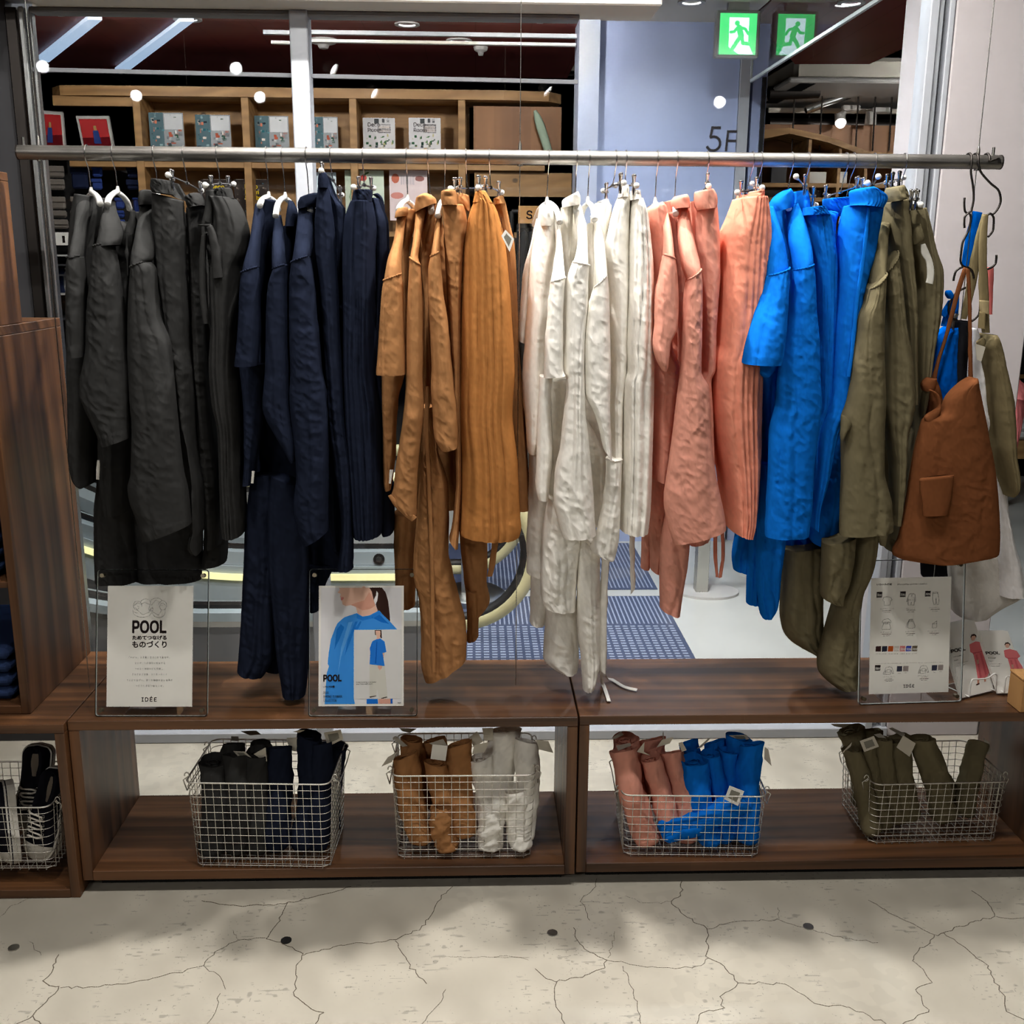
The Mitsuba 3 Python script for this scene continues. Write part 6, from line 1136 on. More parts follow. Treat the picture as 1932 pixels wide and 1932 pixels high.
sneaker('black sneaker with white laces at the right of the left basket', P8(380, 1340, .075), P8(590, 520, .13), [-.35, -1, .1])
sneaker('black sneaker at the far left of the sneaker basket, cut by the picture edge', P8(-30, 1340, .075), P8(20, 640, .12), [-.2, -1, .1])
# folded denim in the tall cabinet
for i, (z, l) in enumerate(((.823, 'folded blue jeans on the shelf of the tall left cabinet'), (.4975, 'folded blue jeans at the bottom of the tall left cabinet'))):
    k = thing('folded_jeans', l, 'jeans'); w = .34
    for q in range(4):
        m = box(-1.62, -1.155, .07, .42, z+q*.035, z+q*.035+.032, .012); m = m.subdivide().subdivide(); v = m.vertices; v = v+np.c_[np.zeros(len(v)), np.zeros(len(v)), (meshkit.fbm(v*9, 3, q+i)-.5)*.012]; m.vertices = v
        obj('layer', m, 'denim', k, True)

# ------------------------------------------------------------------ floor: cracks and metal plugs
def crack(pts, w=.0016):
    q = np.array([at_z(x, y, 0)[:2] for x, y in pts]); d = np.r_[0, np.cumsum(np.linalg.norm(np.diff(q, axis=0), axis=1))]
    n = max(6, int(d[-1]/.012)); t = np.linspace(0, d[-1], n); q = np.c_[np.interp(t, d, q[:, 0]), np.interp(t, d, q[:, 1])]
    j = (RNG.random((n, 2))-.5)*.009; j[0] = j[-1] = 0; q = q+j
    g = LineString(q).buffer(w*.5, cap_style=2, join_style=2, quad_segs=1)
    v, f = trimesh.creation.triangulate_polygon(g if g.geom_type == 'Polygon' else max(g.geoms, key=lambda a: a.area), engine='earcut')
    return trimesh.Trimesh(np.c_[v, np.full(len(v), .0004)], f, process=False)
A_ = lambda *p: [(x/1.932, 1600+y/1.932) for x, y in p]
B_ = lambda *p: [(932+x/1.932, 1600+y/1.932) for x, y in p]
for p, w in ((A_((0, 250), (40, 215), (90, 190), (150, 170)), .0012), (A_((215, 388), (190, 450), (160, 488), (220, 510), (120, 612), (60, 641)), .0022), (A_((120, 612), (150, 641)), .002),
             (A_((220, 510), (330, 507), (440, 497), (560, 475), (650, 455), (740, 428), (790, 372), (860, 340), (968, 328)), .0018), (A_((740, 428), (800, 465), (822, 515)), .0014), (A_((803, 530), (785, 590), (755, 641)), .0014),
             (A_((1048, 200), (1035, 240), (1000, 285), (968, 328), (1030, 350), (1070, 365), (1105, 392), (1075, 440), (1085, 480), (1070, 530), (1120, 575), (1175, 597), (1150, 641)), .002),
             (A_((1105, 392), (1180, 370), (1260, 352), (1370, 345), (1440, 335), (1520, 300), (1565, 260), (1580, 215), (1610, 180), (1650, 140)), .0018), (A_((1440, 338), (1470, 385), (1500, 440), (1555, 495)), .0018), (A_((1625, 515), (1600, 570), (1550, 620), (1538, 641)), .0014),
             (A_((735, 192), (800, 207), (900, 212), (1000, 206), (1100, 190), (1200, 165), (1280, 140)), .0024), (A_((105, 340), (140, 380), (150, 390)), .001), (A_((850, 300), (868, 335)), .0009), (A_((1630, 395), (1760, 398), (1930, 400)), .0008),
             (B_((375, 110), (370, 150), (315, 185), (330, 225), (350, 265)), .0013), (B_((685, 120), (680, 170), (645, 200), (690, 245), (775, 295), (780, 350), (775, 395), (850, 440), (890, 492)), .002), (B_((775, 295), (860, 272), (970, 265), (1040, 262), (1120, 285), (1250, 325), (1400, 345)), .0013),
             (B_((290, 290), (295, 330), (340, 375), (410, 408), (405, 430), (350, 460), (230, 488), (180, 470), (150, 440)), .0018), (B_((230, 488), (222, 540), (232, 590), (258, 641)), .0018), (B_((410, 408), (560, 432), (620, 438), (740, 435), (785, 400)), .0014), (B_((470, 430), (500, 500), (530, 590), (535, 641)), .0014), (B_((415, 400), (440, 305)), .001),
             (B_((890, 492), (990, 492), (1080, 500), (1110, 520), (1180, 573), (1250, 575), (1310, 585), (1380, 620), (1430, 641)), .0016), (B_((890, 492), (865, 515), (825, 540), (835, 588), (755, 600), (740, 641)), .0016),
             (B_((1365, 190), (1480, 255), (1605, 318), (1640, 308), (1700, 285), (1760, 265), (1830, 250), (1800, 200), (1740, 155)), .0018), (B_((1830, 250), (1900, 257), (1932, 255)), .0015), (B_((1605, 318), (1590, 345), (1545, 370), (1520, 410), (1570, 445), (1590, 490), (1540, 515), (1575, 580), (1580, 600), (1490, 641)), .0016),
             (B_((1640, 310), (1700, 355), (1800, 430), (1815, 470), (1865, 545), (1860, 595), (1932, 625)), .002), (B_((0, 398), (70, 396), (125, 408)), .0009), (B_((1035, 215), (1040, 260)), .0009), (B_((480, 175), (560, 205), (650, 195)), .0008)):
    obj('crack', crack(p, w), 'crack', 'floor')
def plug(x, y, r, mat, parent='floor', name='metal_plug'):
    c = at_z(x, y, 0); m = trimesh.creation.cylinder(r, .003, sections=28); m.apply_translation([c[0], c[1], .0012 if parent == 'floor' else .0012]); return obj(name, m, mat, parent, 40)
plug(26, 1789, .0125, 'steel'); plug(540, 1775, .0125, 'black'); plug(1042, 1761, .0125, 'brushed'); plug(1525, 1749, .0125, 'brushed')
for x, y in ((264, 1396), (1141, 1382), (1312, 1381), (1482, 1380), (700, 1390), (530, 1392), (430, 1394)): plug(x, y, .0125, 'brushed', 'floor_hall' if at_z(x, y, 0)[1] > GY else 'floor')
labels['floor__metal_plug_001'] = {'label': 'black plug'}

# ------------------------------------------------------------------ escalator hall
mx = at_z(1310, 1240, 0)[0]
def floor_plate(label, y0, y1, x0, split):
    k = thing('landing_plate', label, 'floor plate', 'metal landing plates of the escalators')
    obj('plate', box(x0, mx, y0, y1, .0, .004), 'plate_blue', k)
    studs = []
    if split: ys = np.arange(y0+.02, y0+(y1-y0)*split, .030)
    else: ys = []
    for iy, y in enumerate(ys):
        for x in np.arange(mx-.02, x0+.05, -.034): studs.append(box(x-.022, x, y, y+.014, .004, .0062))
    if studs: g = obj('tread_pattern', join(studs), 'stud', k); labels[g] = {'kind': 'stuff'}
    rib = [box(x-.007, x, (ys[-1]+.04 if split else y0+.02), y1-.01, .004, .0062) for x in np.arange(mx-.02, x0+.3, -.02)]
    g = obj('rib_pattern', join(rib), 'stud', k); labels[g] = {'kind': 'stuff'}
    return k
M('plate_blue', lin(74, 84, 112), .45, .0); M('stud', lin(150, 160, 184), .35, .0)
ya, yb_, yc, yd = 1.30, at_z(1150, 1126, 0)[1], at_z(1150, 1113, 0)[1], 3.35
floor_plate('near metal landing plate with a grid of small studs', ya, yb_, -.35, .62)
floor_plate('far ribbed metal landing plate beyond a pale strip', yc, yd, -.35, 0)
def esc_path(x, zx, flat=-1.0, rad=2.3):
    """Rise of the escalator above its landing at x: level right of 'flat', bending up to 30 degrees to the left."""
    d = np.maximum(0, flat-np.asarray(x)); t = math.radians(30); dl = rad*math.sin(t)
    return np.where(d < dl, rad-np.sqrt(np.maximum(rad**2-np.minimum(d, dl)**2, 0)), rad*(1-math.cos(t))+(d-dl)*math.tan(t))+zx
def band(xr_, z0, z1, y0, y1, xl_=-5.2):
    xs_ = np.r_[np.linspace(xl_, -2.6, 10)[:-1], np.linspace(-2.6, xr_, 34)]
    V, F = [], []
    for x in xs_: V += [[x, y0, esc_path(x, z0)], [x, y1, esc_path(x, z0)], [x, y1, esc_path(x, z1)], [x, y0, esc_path(x, z1)]]
    for i in range(len(xs_)-1):
        for j in range(4): a, b = 4*i+j, 4*i+(j+1) % 4; F += [[a, b, b+4], [a, b+4, a+4]]
    F += [[0, 3, 2], [0, 2, 1]]; e = 4*(len(xs_)-1); F += [[e, e+1, e+2], [e, e+2, e+3]]
    return trimesh.Trimesh(V, F, process=False)
def escalator(label, yn, yf, xend):
    """Near balustrade at yn, far one at yf."""
    k = thing('escalator', label, 'escalator', 'escalators behind the glass')
    for y, zo, side in ((yn, 0., -1), (yf, -.06, 1)):
        obj('outer_cladding', band(xend-.40, -1.2, .225+zo, y-.05, y+.05), 'grey_panel', k)
        obj('trim_strip', band(xend-.37, .225+zo, .252+zo, y-.06, y+.06), 'steel', k)
        obj('deck', band(xend-.36, .252+zo, .285+zo+(.03 if side > 0 else 0), y-.075, y+.075), 'deck_blue', k)
        obj('gasket', band(xend-.36, .285+zo+(.03 if side > 0 else 0), .30+zo+(.03 if side > 0 else 0), y-.02, y+.02), 'black', k)
        g = band(xend-.36, .30+zo, .74+zo, y, y+.001); v = np.asarray(g.vertices); 
        obj('balustrade_glass', trimesh.Trimesh(v, [f for f in g.faces if np.ptp(v[f][:, 1]) < 1e-6 and v[f][0, 1] < y+.0005], process=False), 'esc_glass', k)
        xs_ = np.linspace(-5.2, xend-.30, 44); top = np.c_[xs_, np.full(44, y), esc_path(xs_, .775+zo)]; zc, R = .495+zo, .28
        end = [[xend-.30+R*math.sin(a), y, zc+R*math.cos(a)] for a in np.linspace(0, np.pi, 26)]; low = [[x, y, zc-R] for x in np.linspace(xend-.34, xend-.9, 6)]
        pts = np.vstack([top, np.array(end)[1:], low])
        obj('handrail', tube(pts, .030, 12), 'rubber', k, True); cen = np.array([xend-.30, y, zc]); inw = pts.copy(); 
        for i in range(len(inw)):
            if i < 44: inw[i, 2] -= .022
            elif i < 69: inw[i] += (cen-inw[i])/np.linalg.norm(cen-inw[i])*.022
            else: inw[i, 2] += .022
        obj('handrail_guide', tube(inw, .022, 8), 'black', k, True)
    obj('lit_skirt', mikit.ply(band(xend-.5, .125, .155, yf-.10, yf-.09), 'rubber', emitter={'type': 'area', 'radiance': rgb(lin(255, 246, 176)*1.0), 'sampling_weight': .1}), None, k)
    obj('skirt', band(xend-.45, -.3, .19, yf-.085, yf-.07), 'deck_blue', k)
    obj('step_bed', band(xend-.5, -.4, .005, yn+.09, yf-.10), 'dark', k)
    c = np.array([at_y(715, 1051, yf-.077)[0], yf-.0755, .222]); obj('stop_switch', cyl(c, c+[0, -.008, 0], .026, 24), 'black', k, 40); obj('switch_plate', cyl(c+[0, -.008, 0], c+[0, -.011, 0], .014, 20), 'brushed', k, 40)
    obj('newel_post', box(xend-.30, xend-.20, yf-.05, yf+.05, 0, .46), 'brushed', k); obj('newel_foot', lathe([[0, .001], [.16, .001], [.16, .03], [.13, .05], [0, .05]], 32).apply_translation([xend-.25, yf, 0]), 'brushed', k, 40)
    return k
M('deck_blue', lin(176, 188, 192), .4)
scene['esc_glass'] = {'type': 'thindielectric', 'int_ior': 1.5}
xe = at_y(1012, 1150, 1.42)[0]
escalator('escalator behind the glass with pale handrails and a lit yellow skirt', 1.42, 2.36, xe)
k = thing('escalator', 'second escalator farther back, its handrail and deck showing at the left', 'escalator', 'escalators behind the glass')
xs_ = np.linspace(-5.2, -1.15, 40); obj('handrail', tube(np.c_[xs_, np.full(40, 3.3), esc_path(xs_, .62)], .03, 12), 'rubber', k, True); obj('deck', band(-1.15, .10, .17, 2.83, 2.97), 'deck_blue', k); obj('outer_cladding', band(-1.15, -1.2, .10, 2.85, 2.95), 'grey_panel', k); obj('step_bed', band(-1.15, -.4, -.02, 2.97, 3.25), 'dark', k); obj('deck', band(-1.15, .10, .17, 3.22, 3.36), 'deck_blue', k)
# sign stand on a white disc
k = thing('floor_stand', 'square steel post on a white oval base plate behind the pink clothes', 'stand')
c = at_z(1335, 1118, 0); ov = affinity.scale(Point(0, 0).buffer(.15, quad_segs=20), 1, .8)
m = extrude(ov, .012); m.apply_translation([c[0]+.0, c[1], 0]); obj('base_plate', m, 'white_paint', k, 40)
obj('post', box(c[0]-.065, c[0]-.005, c[1]-.03, c[1]+.03, .012, 1.25, .002), 'steel', k)
obj('panel', box(c[0]-.17, c[0]+.10, c[1]-.045, c[1]-.03, 1.0, 1.3, .003), 'white_paint', k)
k = thing('floor_marking', 'small yellow floor marking beside the dark olive hem', 'marking')
obj('tape', slab([(1462, 1070), (1474, 1062), (1486, 1098), (1476, 1104)], .0006, .001), M('yellow', lin(222, 190, 40), .6), k)

# ------------------------------------------------------------------ the shop beyond the hall
SY = 4.2
def pb(x0, y0, x1, y1, Y=SY, dep=.03, b=.0): return pbox(x0, y0, x1, y1, Y, dep, b)
k = thing('display_shelf', 'wide pine wall shelf with rounded ends and books displayed upright, beyond the hall', 'shelf')
zt = at_y(500, 168, SY)[2]; xl_, xr2 = at_y(84, 170, SY)[0], at_y(1062, 185, SY)[0]
top = Polygon([(xl_, SY+.12), (xl_+.08, SY+.02), (xl_+.3, SY), (xr2-.35, SY), (xr2-.08, SY+.04), (xr2, SY+.14), (xr2-.02, SY+.34), (xl_, SY+.34)])
m = extrude(top, .055); m.apply_translation([0, 0, zt-.045]); obj('top_board', m, 'pine', k)
zm = at_y(500, 300, SY)[2]; zl = at_y(500, 425, SY)[2]; xa, xb = at_y(250, 200, SY)[0], at_y(885, 200, SY)[0]
obj('back_panel', box(xa, xb, SY+.30, SY+.32, zl-.3, zt-.045), 'pine', k)
for z in (zm-.02, zl-.03, zl-.62): obj('shelf_board', box(xl_+.1 if z < zm else xl_+.15, xr2-.1, SY+.02, SY+.30, z-.03, z), 'pine', k)
for x in (256, 461, 665, 871): X = at_y(x, 200, SY)[0]; obj('upright', box(X-.022, X+.022, SY+.01, SY+.30, zl-.3, zt-.045, .002), 'pine', k)
obj('end_board', pb(893, 200, 1058, 305, SY+.1, .02), 'cedar', k); obj('lower_panel', pb(895, 325, 1078, 372, SY+.06, .02), 'pine', k)
obj('cornice_face', box(xl_+.03, xa+.02, SY+.03, SY+.05, zt-.10, zt-.045), 'pine', k)
M('cedar', proc(lambda p, n, uv: mix(cl(122, 78, 46), cl(172, 122, 78), dr.clip(fbm(p.x*9, p.z*1.2, p.y*9, 3)*.8+.35*mikit.cell_rand(dr.floor(p.x*9), 1, 2)-.1, 0, 1))), .55)
def cover(parent, x0, y0, x1, y1, Y, seed, pal):
    """A printed cover built from small coloured patches."""
    r = np.random.default_rng(seed); p, q = at_y(x0, y1, Y), at_y(x1, y0, Y); W, H = q[0]-p[0], q[2]-p[2]
    M4 = frame([p[0], Y, p[2]], [1, 0, 0], [0, 0, 1], [0, -1, 0])
    for (u0, v0, u1, v1, c) in pal(r):
        m = extrude(shapely.box(u0*W, v0*H, u1*W, v1*H), .0006); m.apply_translation([0, 0, .0006+.0002*r.integers(0, 5)]); m = put(m, M4); obj('cover_print', m, 'print', parent, color=np.tile(np.array(lin(*c))[None], (len(m.vertices), 1)))
    return M4, W, H
def pal_plants(r):
    o = [(0, 0, .42, 1, (84, 108, 116)), (.42, .0, 1, 1, (150, 156, 160)), (.45, .58, .97, .97, (206, 210, 214))]
    for _ in range(40): u, v = r.random()*.36, r.random()*.9; o.append((u, v, u+.03+r.random()*.07, v+.03+r.random()*.08, [(44, 96, 106), (190, 120, 96), (40, 50, 60), (150, 176, 180), (84, 150, 160), (206, 198, 190)][r.integers(6)]))
    for _ in range(34): u, v = .44+r.random()*.42, .03+r.random()*.5; o.append((u, v, u+.04+r.random()*.1, v+.03+r.random()*.07, [(70, 74, 80), (170, 90, 70), (52, 80, 70), (226, 224, 220)][r.integers(4)]))
    for _ in range(9): u, v = .45+r.random()*.45, .66+r.random()*.28; o.append((u, v, u+.02+r.random()*.05, v+.02+r.random()*.05, [(60, 90, 74), (90, 96, 100)][r.integers(2)]))
    return o
def pal_room(r):
    o = [(0, 0, 1, 1, (202, 202, 204))]
    for _ in range(26): u, v = r.random()*.92, .22+r.random()*.3; o.append((u, v, u+.02+r.random()*.07, v+.02+r.random()*.07, [(50, 84, 60), (40, 62, 50), (110, 140, 100), (180, 176, 130)][r.integers(4)]))
    for _ in range(20): u, v = r.random()*.9, r.random()*.26; o.append((u, v, u+.03+r.random()*.1, v+.02+r.random()*.05, [(52, 56, 66), (90, 92, 98), (170, 140, 110)][r.integers(3)]))
    o += [(.46, .62, .86, .84, (70, 66, 70)), (.49, .645, .83, .815, (206, 196, 188)), (.36, .86, .5, .98, (70, 74, 76)), (.6, .88, .68, .98, (84, 86, 90)), (.74, .88, .82, .98, (84, 86, 90))]
    return o
def pal_grid(r):
    o = [(0, 0, 1, 1, (52, 46, 44))]
    for i in range(5):
        for j in range(7):
            for _ in range(2): u, v = i*.2+.02+r.random()*.1, j*.14+.02+r.random()*.06; o.append((u, v, u+.05, v+.04, [(120, 112, 104), (170, 160, 150), (90, 80, 76), (70, 90, 100)][r.integers(4)]))
    return o
bookl = [('plant-covered photo book at the left end of the pine shelf', 284, 212, 346, 288, pal_plants, 0), ('plant-covered photo book, second from the left on the pine shelf', 371, 216, 435, 288, pal_plants, 0), ('plant-covered photo book left of the white upright', 482, 218, 545, 292, pal_plants, 0), ('plant-covered photo book right of the white upright', 590, 220, 638, 292, pal_plants, 0),
         ('pale photo book with a picture frame and leaves, right of the shelf middle', 685, 222, 746, 297, pal_room, 1), ('pale photo book with a picture frame and leaves, rightmost on the shelf', 771, 222, 832, 297, pal_room, 1),
         ('dark gridded photo book left on the lower shelf', 382, 338, 438, 420, pal_grid, 2), ('dark gridded photo book with yellow lettering on the lower shelf', 444, 338, 506, 416, pal_grid, 2)]
for i, (l, x0, y0, x1, y1, pal, t) in enumerate(bookl):
    b = thing('photo_book', l, 'book', 'books displayed on the pine shelf'); obj('body', pb(x0, y0, x1, y1, SY+.12, .022, .002), 'paper', b)
    M4, W, H = cover(b, x0+1, y0+1, x1-1, y1-1, SY+.1195, 20+t, pal)
    if t: 
        for q, w in enumerate(('Deco', 'Room', 'Plants')[:2 if t == 1 else 3]):
            g = text_poly(w, H*.1, 'inter', 40, 1 if t == 2 else 0); g = affinity.translate(g, W*.14 if t == 1 else W*.3, H*(.78-.14*q)); m = extrude(g, .0006); m.apply_translation([0, 0, .0022]); obj('lettering', put(m, M4), 'ink' if t == 1 else 'yellow', b)
mags = [('pale blue magazine behind the tall navy waistband', 596, 325, 634, 420, (196, 212, 220), 0), ('pale green magazine with a red fruit on the lower shelf', 653, 322, 724, 420, (206, 220, 202), 1), ('pale pink magazine with painted fruit on the lower shelf', 736, 322, 806, 416, (222, 206, 206), 2)]
for l, x0, y0, x1, y1, c, t in mags:
    b = thing('magazine', l, 'magazine', 'magazines on the lower pine shelf'); obj('body', pb(x0, y0, x1, y1, SY+.10, .006), 'paper', b)
    p, q = at_y(x0, y1, SY+.0995), at_y(x1, y0, SY+.0995); W, H = q[0]-p[0], q[2]-p[2]; M4 = frame([p[0], SY+.0995, p[2]], [1, 0, 0], [0, 0, 1], [0, -1, 0])
    sh = [(shapely.box(0, 0, W, H), 0, c)]
    if t == 1: sh += [(Point(.32*W, .84*H).buffer(.11*W), 1, (170, 60, 60)), (Point(.48*W, .86*H).buffer(.08*W), 1, (186, 84, 76)), (LineString([(.2*W, .8*H), (.12*W, .5*H), (.16*W, .3*H)]).buffer(.008*W), 1, (96, 130, 80)), (LineString([(.5*W, .92*H), (.6*W, .96*H)]).buffer(.02*W), 1, (80, 110, 70))]
    if t == 2: sh += [(affinity.scale(Point(.16*W, .84*H).buffer(.1*W), 1, 1.2), 1, (190, 110, 90)), (affinity.scale(Point(.8*W, .84*H).buffer(.1*W), 1.2, .7), 1, (150, 104, 100)), (affinity.scale(Point(.2*W, .5*H).buffer(.14*W), 1.2, .6), 1, (206, 140, 130)), (shapely.box(.3*W, .72*H, .66*W, .9*H).difference(shapely.union_all([shapely.box((.34+.06*i)*W, .72*H, (.36+.06*i)*W, .9*H) for i in range(5)])), 1, (196, 186, 190))]
    for g, z, cc in sh: m = extrude(g, .0006); m.apply_translation([0, 0, .0006+z*.0007]); m = put(m, M4); obj('cover_print', m, 'print', b, color=np.tile(np.array(lin(*cc))[None], (len(m.vertices), 1)))
k = thing('shop_sign', 'cardboard sale sign behind the white shirt', 'sign'); obj('board', pb(978, 388, 1052, 422, SY-.35, .01), 'kraft', k); qq = at_y(1045, 420, SY-.345); obj('post', cyl([qq[0], SY-.33, 0], [qq[0], SY-.33, qq[2]], .012), 'black', k)
p = at_y(992, 413, SY-.351); g = text_poly('SALE', .045, 'inter', 60, 1); m = extrude(g, .001); obj('lettering', put(m, frame(p, [1, 0, 0], [0, 0, 1], [0, -1, 0])), 'ink', k)
for i, x in enumerate((985, 1000, 1016)): 
    k = thing('hanging_garment', ('dark garment', 'black garment', 'grey garment')[i]+' on a far rack below the sale sign', 'garment', 'far rack below the sale sign'); a, b = at_y(x-8, 430, SY-.3), at_y(x+10, 640, SY-.3)
    m = box(a[0], b[0], SY-.3, SY-.1, b[2], a[2], .02); obj('body', m, ('dark', 'black', 'dark_grey')[i], k)
k = thing('far_rack', 'black metal rack holding dark clothes below the sale sign', 'rack'); a, b = at_y(966, 398, SY-.25), at_y(1030, 398, SY-.25); obj('pole', cyl([a[0], SY-.2, a[2]], [b[0], SY-.2, b[2]], .012), 'black', k)
for X in (a[0], b[0]): obj('post', cyl([X, SY-.2, 0], [X, SY-.2, a[2]], .014), 'black', k)
k = thing('hanging_display', 'pale green folded cloth on a hanger on the cedar board', 'cloth'); obj('body', cloth([(1006, 210, 1012, 208), (1008, 225, 1022, 222), (1018, 260, 1034, 255), (1032, 300, 1045, 296)], SY+.02, .02, nf=1), 'pale_green', k, True); M('pale_green', lin(150, 168, 150), .7)
# left: red framed prints, hanging pouches, price board
for i, (l, q) in enumerate((('red framed print of a small figure at the far left, partly hidden', [(70, 208), (119, 211), (126, 292), (72, 296)]), ('red framed print of a small figure, second from the left', [(144, 219), (206, 219), (219, 292), (160, 296)]))):
    k = thing('framed_print', l, 'framed print', 'red framed prints at the left'); Q = at_y(*np.array(q, float).T, np.full(4, SY+.15)); obj('frame', card(Q, .02), 'white_paint', k); c = Q.mean(0); In = c+(Q-c)*.84-np.array([0, .012, 0]); obj('print', card(In, .004), 'red', k)
    low = np.array([In[3]*.55+In[0]*.45, In[2]*.55+In[1]*.45, In[2], In[3]])-[0, .004, 0]; obj('dark_ground', card(low, .003), 'maroon_dark', k)
    u, v = In[1]-In[0], In[3]-In[0]; P2 = lambda a, b, d=.007: In[0]+u*a+v*b-[0, d, 0]
    obj('figure', card([P2(.44, .34), P2(.62, .34), P2(.66, .72), P2(.40, .72)], .003), 'pouch_blue', k); obj('figure_head', card([P2(.48, .2), P2(.58, .2), P2(.58, .34), P2(.48, .34)], .003), 'kraft', k)
M('maroon_dark', lin(90, 20, 26), .6)
pc = [('pouch_grey', 88, 313, 120, 335), ('pouch_grey', 90, 338, 121, 358), ('pouch_grey', 93, 371, 123, 395), ('pouch_grey', 94, 397, 125, 411), ('pouch_grey', 98, 414, 128, 432), ('pouch_grey', 133, 371, 160, 395), ('pouch_grey', 133, 397, 156, 411), ('pouch_grey', 136, 414, 148, 432), ('pouch_blue', 172, 312, 192, 334), ('pouch_blue', 172, 337, 192, 358), ('pouch_blue', 216, 373, 234, 394), ('pouch_blue', 217, 397, 234, 411), ('pouch_blue', 222, 414, 236, 434), ('pouch_navy', 238, 312, 268, 336), ('pouch_navy', 238, 339, 268, 358), ('pouch_blue', 250, 373, 262, 412), ('pouch_navy', 132, 316, 166, 356)]
words_ = {}
POUCH_L = ['topmost grey pouch in the left column of the far left display', 'grey pouch below the topmost one in the left column', 'third grey pouch down in the left column, flap over camouflage', 'fourth grey pouch down in the left column', 'lowest grey pouch in the left column, above the price board', 'upper grey pouch in the second column of the far left display', 'middle grey pouch in the second column', 'lowest grey pouch beside the charcoal shirt', 'topmost blue pouch behind the second hanger hook', 'blue pouch below the topmost blue one', 'upper blue pouch inside the neck of the charcoal blouse', 'middle blue pouch inside the neck of the charcoal blouse', 'lowest blue pouch inside the neck of the charcoal blouse', 'topmost navy pouch left of the folded waistband', 'lower navy pouch left of the folded waistband', 'narrow blue pouch right of the charcoal blouse neck', 'dark navy pouch left of the first hanger hook']
for i, (mt, x0, y0, x1, y1) in enumerate(pc):
    nm = {'pouch_grey': 'grey', 'pouch_blue': 'blue', 'pouch_navy': 'navy'}[mt]; words_[nm] = words_.get(nm, 0)+1
    k = thing('hanging_pouch', POUCH_L[i], 'pouch', f'{nm} pouches in the far left display'); m = pb(x0, y0, x1, y1, SY+.1, .03, .01); obj('body', m, mt, k); p = at_y((x0+x1)/2, y0, SY+.1); W = (x1-x0)/F_PX*6.7
    obj('flap', box(p[0]-W*.48, p[0]+W*.48, SY+.09, SY+.1, p[2]-W*.32, p[2], .004), mt, k)
k = thing('price_board', 'white price board below the hanging pouches at the far left', 'sign'); obj('board', pb(93, 438, 139, 463, SY+.05, .006), 'paper', k)
for x0, x1 in ((117, 123), (129, 134)): obj('print', pb(x0, 445, x1, 458, SY+.049, .001), 'ink', k)
k = thing('far_shelving', 'dark shelving with small goods at the far left behind the glass', 'shelf'); 
for y in (480, 498, 517, 553, 600): obj('shelf', pb(60, y, 150, y+4, SY+.05, .36), 'white_paint' if y in (553, 480) else 'dark_grey', k)
obj('back', box(*(lambda p, q: (p[0], q[0], SY+.4, SY+.42, 0, p[2]))(at_y(55, 300, SY+.4), at_y(280, 640, SY+.4))), 'black', k)
for i, x in enumerate((120, 132)): 
    b = thing('small_vase', ('small purple vase', 'small pale vase')[i]+' on the far left shelving', 'vase', 'vases on the far left shelving'); c = at_y(x, 552, SY+.15); mm = lathe(np.array([[0, 0], [.03, 0], [.04, .04], [.036, .10], [.016, .13], [.02, .15], [0, .15]]), 20); mm.apply_translation(c); obj('body', mm, ('pouch_navy', 'white_paint')[i], b, 40)

# ------------------------------------------------------------------ ceilings of the hall and of the far shop
def ceil_lamp(label, x, y, Z, r, L, name='downlight', ring='white_paint'):
    c = at_z(x, y, Z); k = thing(name, label, 'downlight')
    obj('ring', put(trimesh.creation.annulus(r_min=r, r_max=r*1.45, height=.008, sections=36), frame([c[0], c[1], Z-.003], [1, 0, 0], [0, 1, 0], [0, 0, 1])), ring, k, 30)
    m = lathe([[r, 0], [r*.7, .02], [0, .024]], 28); m.apply_translation([c[0], c[1], Z-.004]); m.fix_normals()
    if (m.face_normals[:, 2]*m.area_faces).sum() > 0: m.invert()
    obj('lens', mikit.ply(m, 'white_plastic', emitter={'type': 'area', 'radiance': rgb(COOL*L), 'sampling_weight': .12}), None, k)
for a in (('lit downlight in the pale hall ceiling left of the exit sign', 1305, 3, HALL_Z-.001, .045, 9), ('lit downlight seen through the smoke barrier', 1606, 5, HALL_Z+.018, .045, 9), ('lit downlight in the maroon ceiling nearest the white upright', 768, 45, HALL_Z-.001, .045, 5),
          ('brightest lit downlight in the maroon ceiling', 866, 76, HALL_Z-.001, .05, 9), ('dim downlight in the maroon ceiling at the left', 354, 35, HALL_Z-.001, .05, .8)): ceil_lamp(*a)
for l, x, y, r in (('round white smoke detector in the maroon ceiling', 610, 74, .055), ('small white ceiling sensor in the maroon ceiling', 907, 88, .03)):
    c = at_z(x, y, HALL_Z); k = thing('smoke_detector', l, 'detector'); m = lathe([[0, -.05], [r*.45, -.048], [r*.6, -.03], [r*1.25, -.02], [r*1.4, -.004], [r*1.4, 0], [0, 0]], 30); m.apply_translation([c[0], c[1], HALL_Z-.001]); obj('body', m, 'white_paint', k, 40)
def bar_reflection(label, pts, Z, L):  # added glowing bars that stand in for pale streaks mirrored in the glass
    P4 = np.array([at_z(x, y, Z) for x, y in pts]); k = thing('bar_reflection', label, 'lamp'); h = np.array([0, 0, .02])
    V = np.vstack([P4, P4+h]); m = trimesh.convex.convex_hull(V)
    obj('glow_bar', mikit.ply(m, 'white_plastic', emitter={'type': 'area', 'radiance': rgb(lin(170, 200, 232)*L), 'sampling_weight': .15}), None, k)
bar_reflection('glowing stand-in for a slanting blue-white reflection at the upper left', [(166, 37), (193, 38), (92, 118), (72, 112)], HALL_Z-.03, .75)
bar_reflection('glowing stand-in for a slanting blue-white reflection, second from the left', [(341, 41), (366, 41), (243, 134), (217, 134)], HALL_Z-.03, .75)
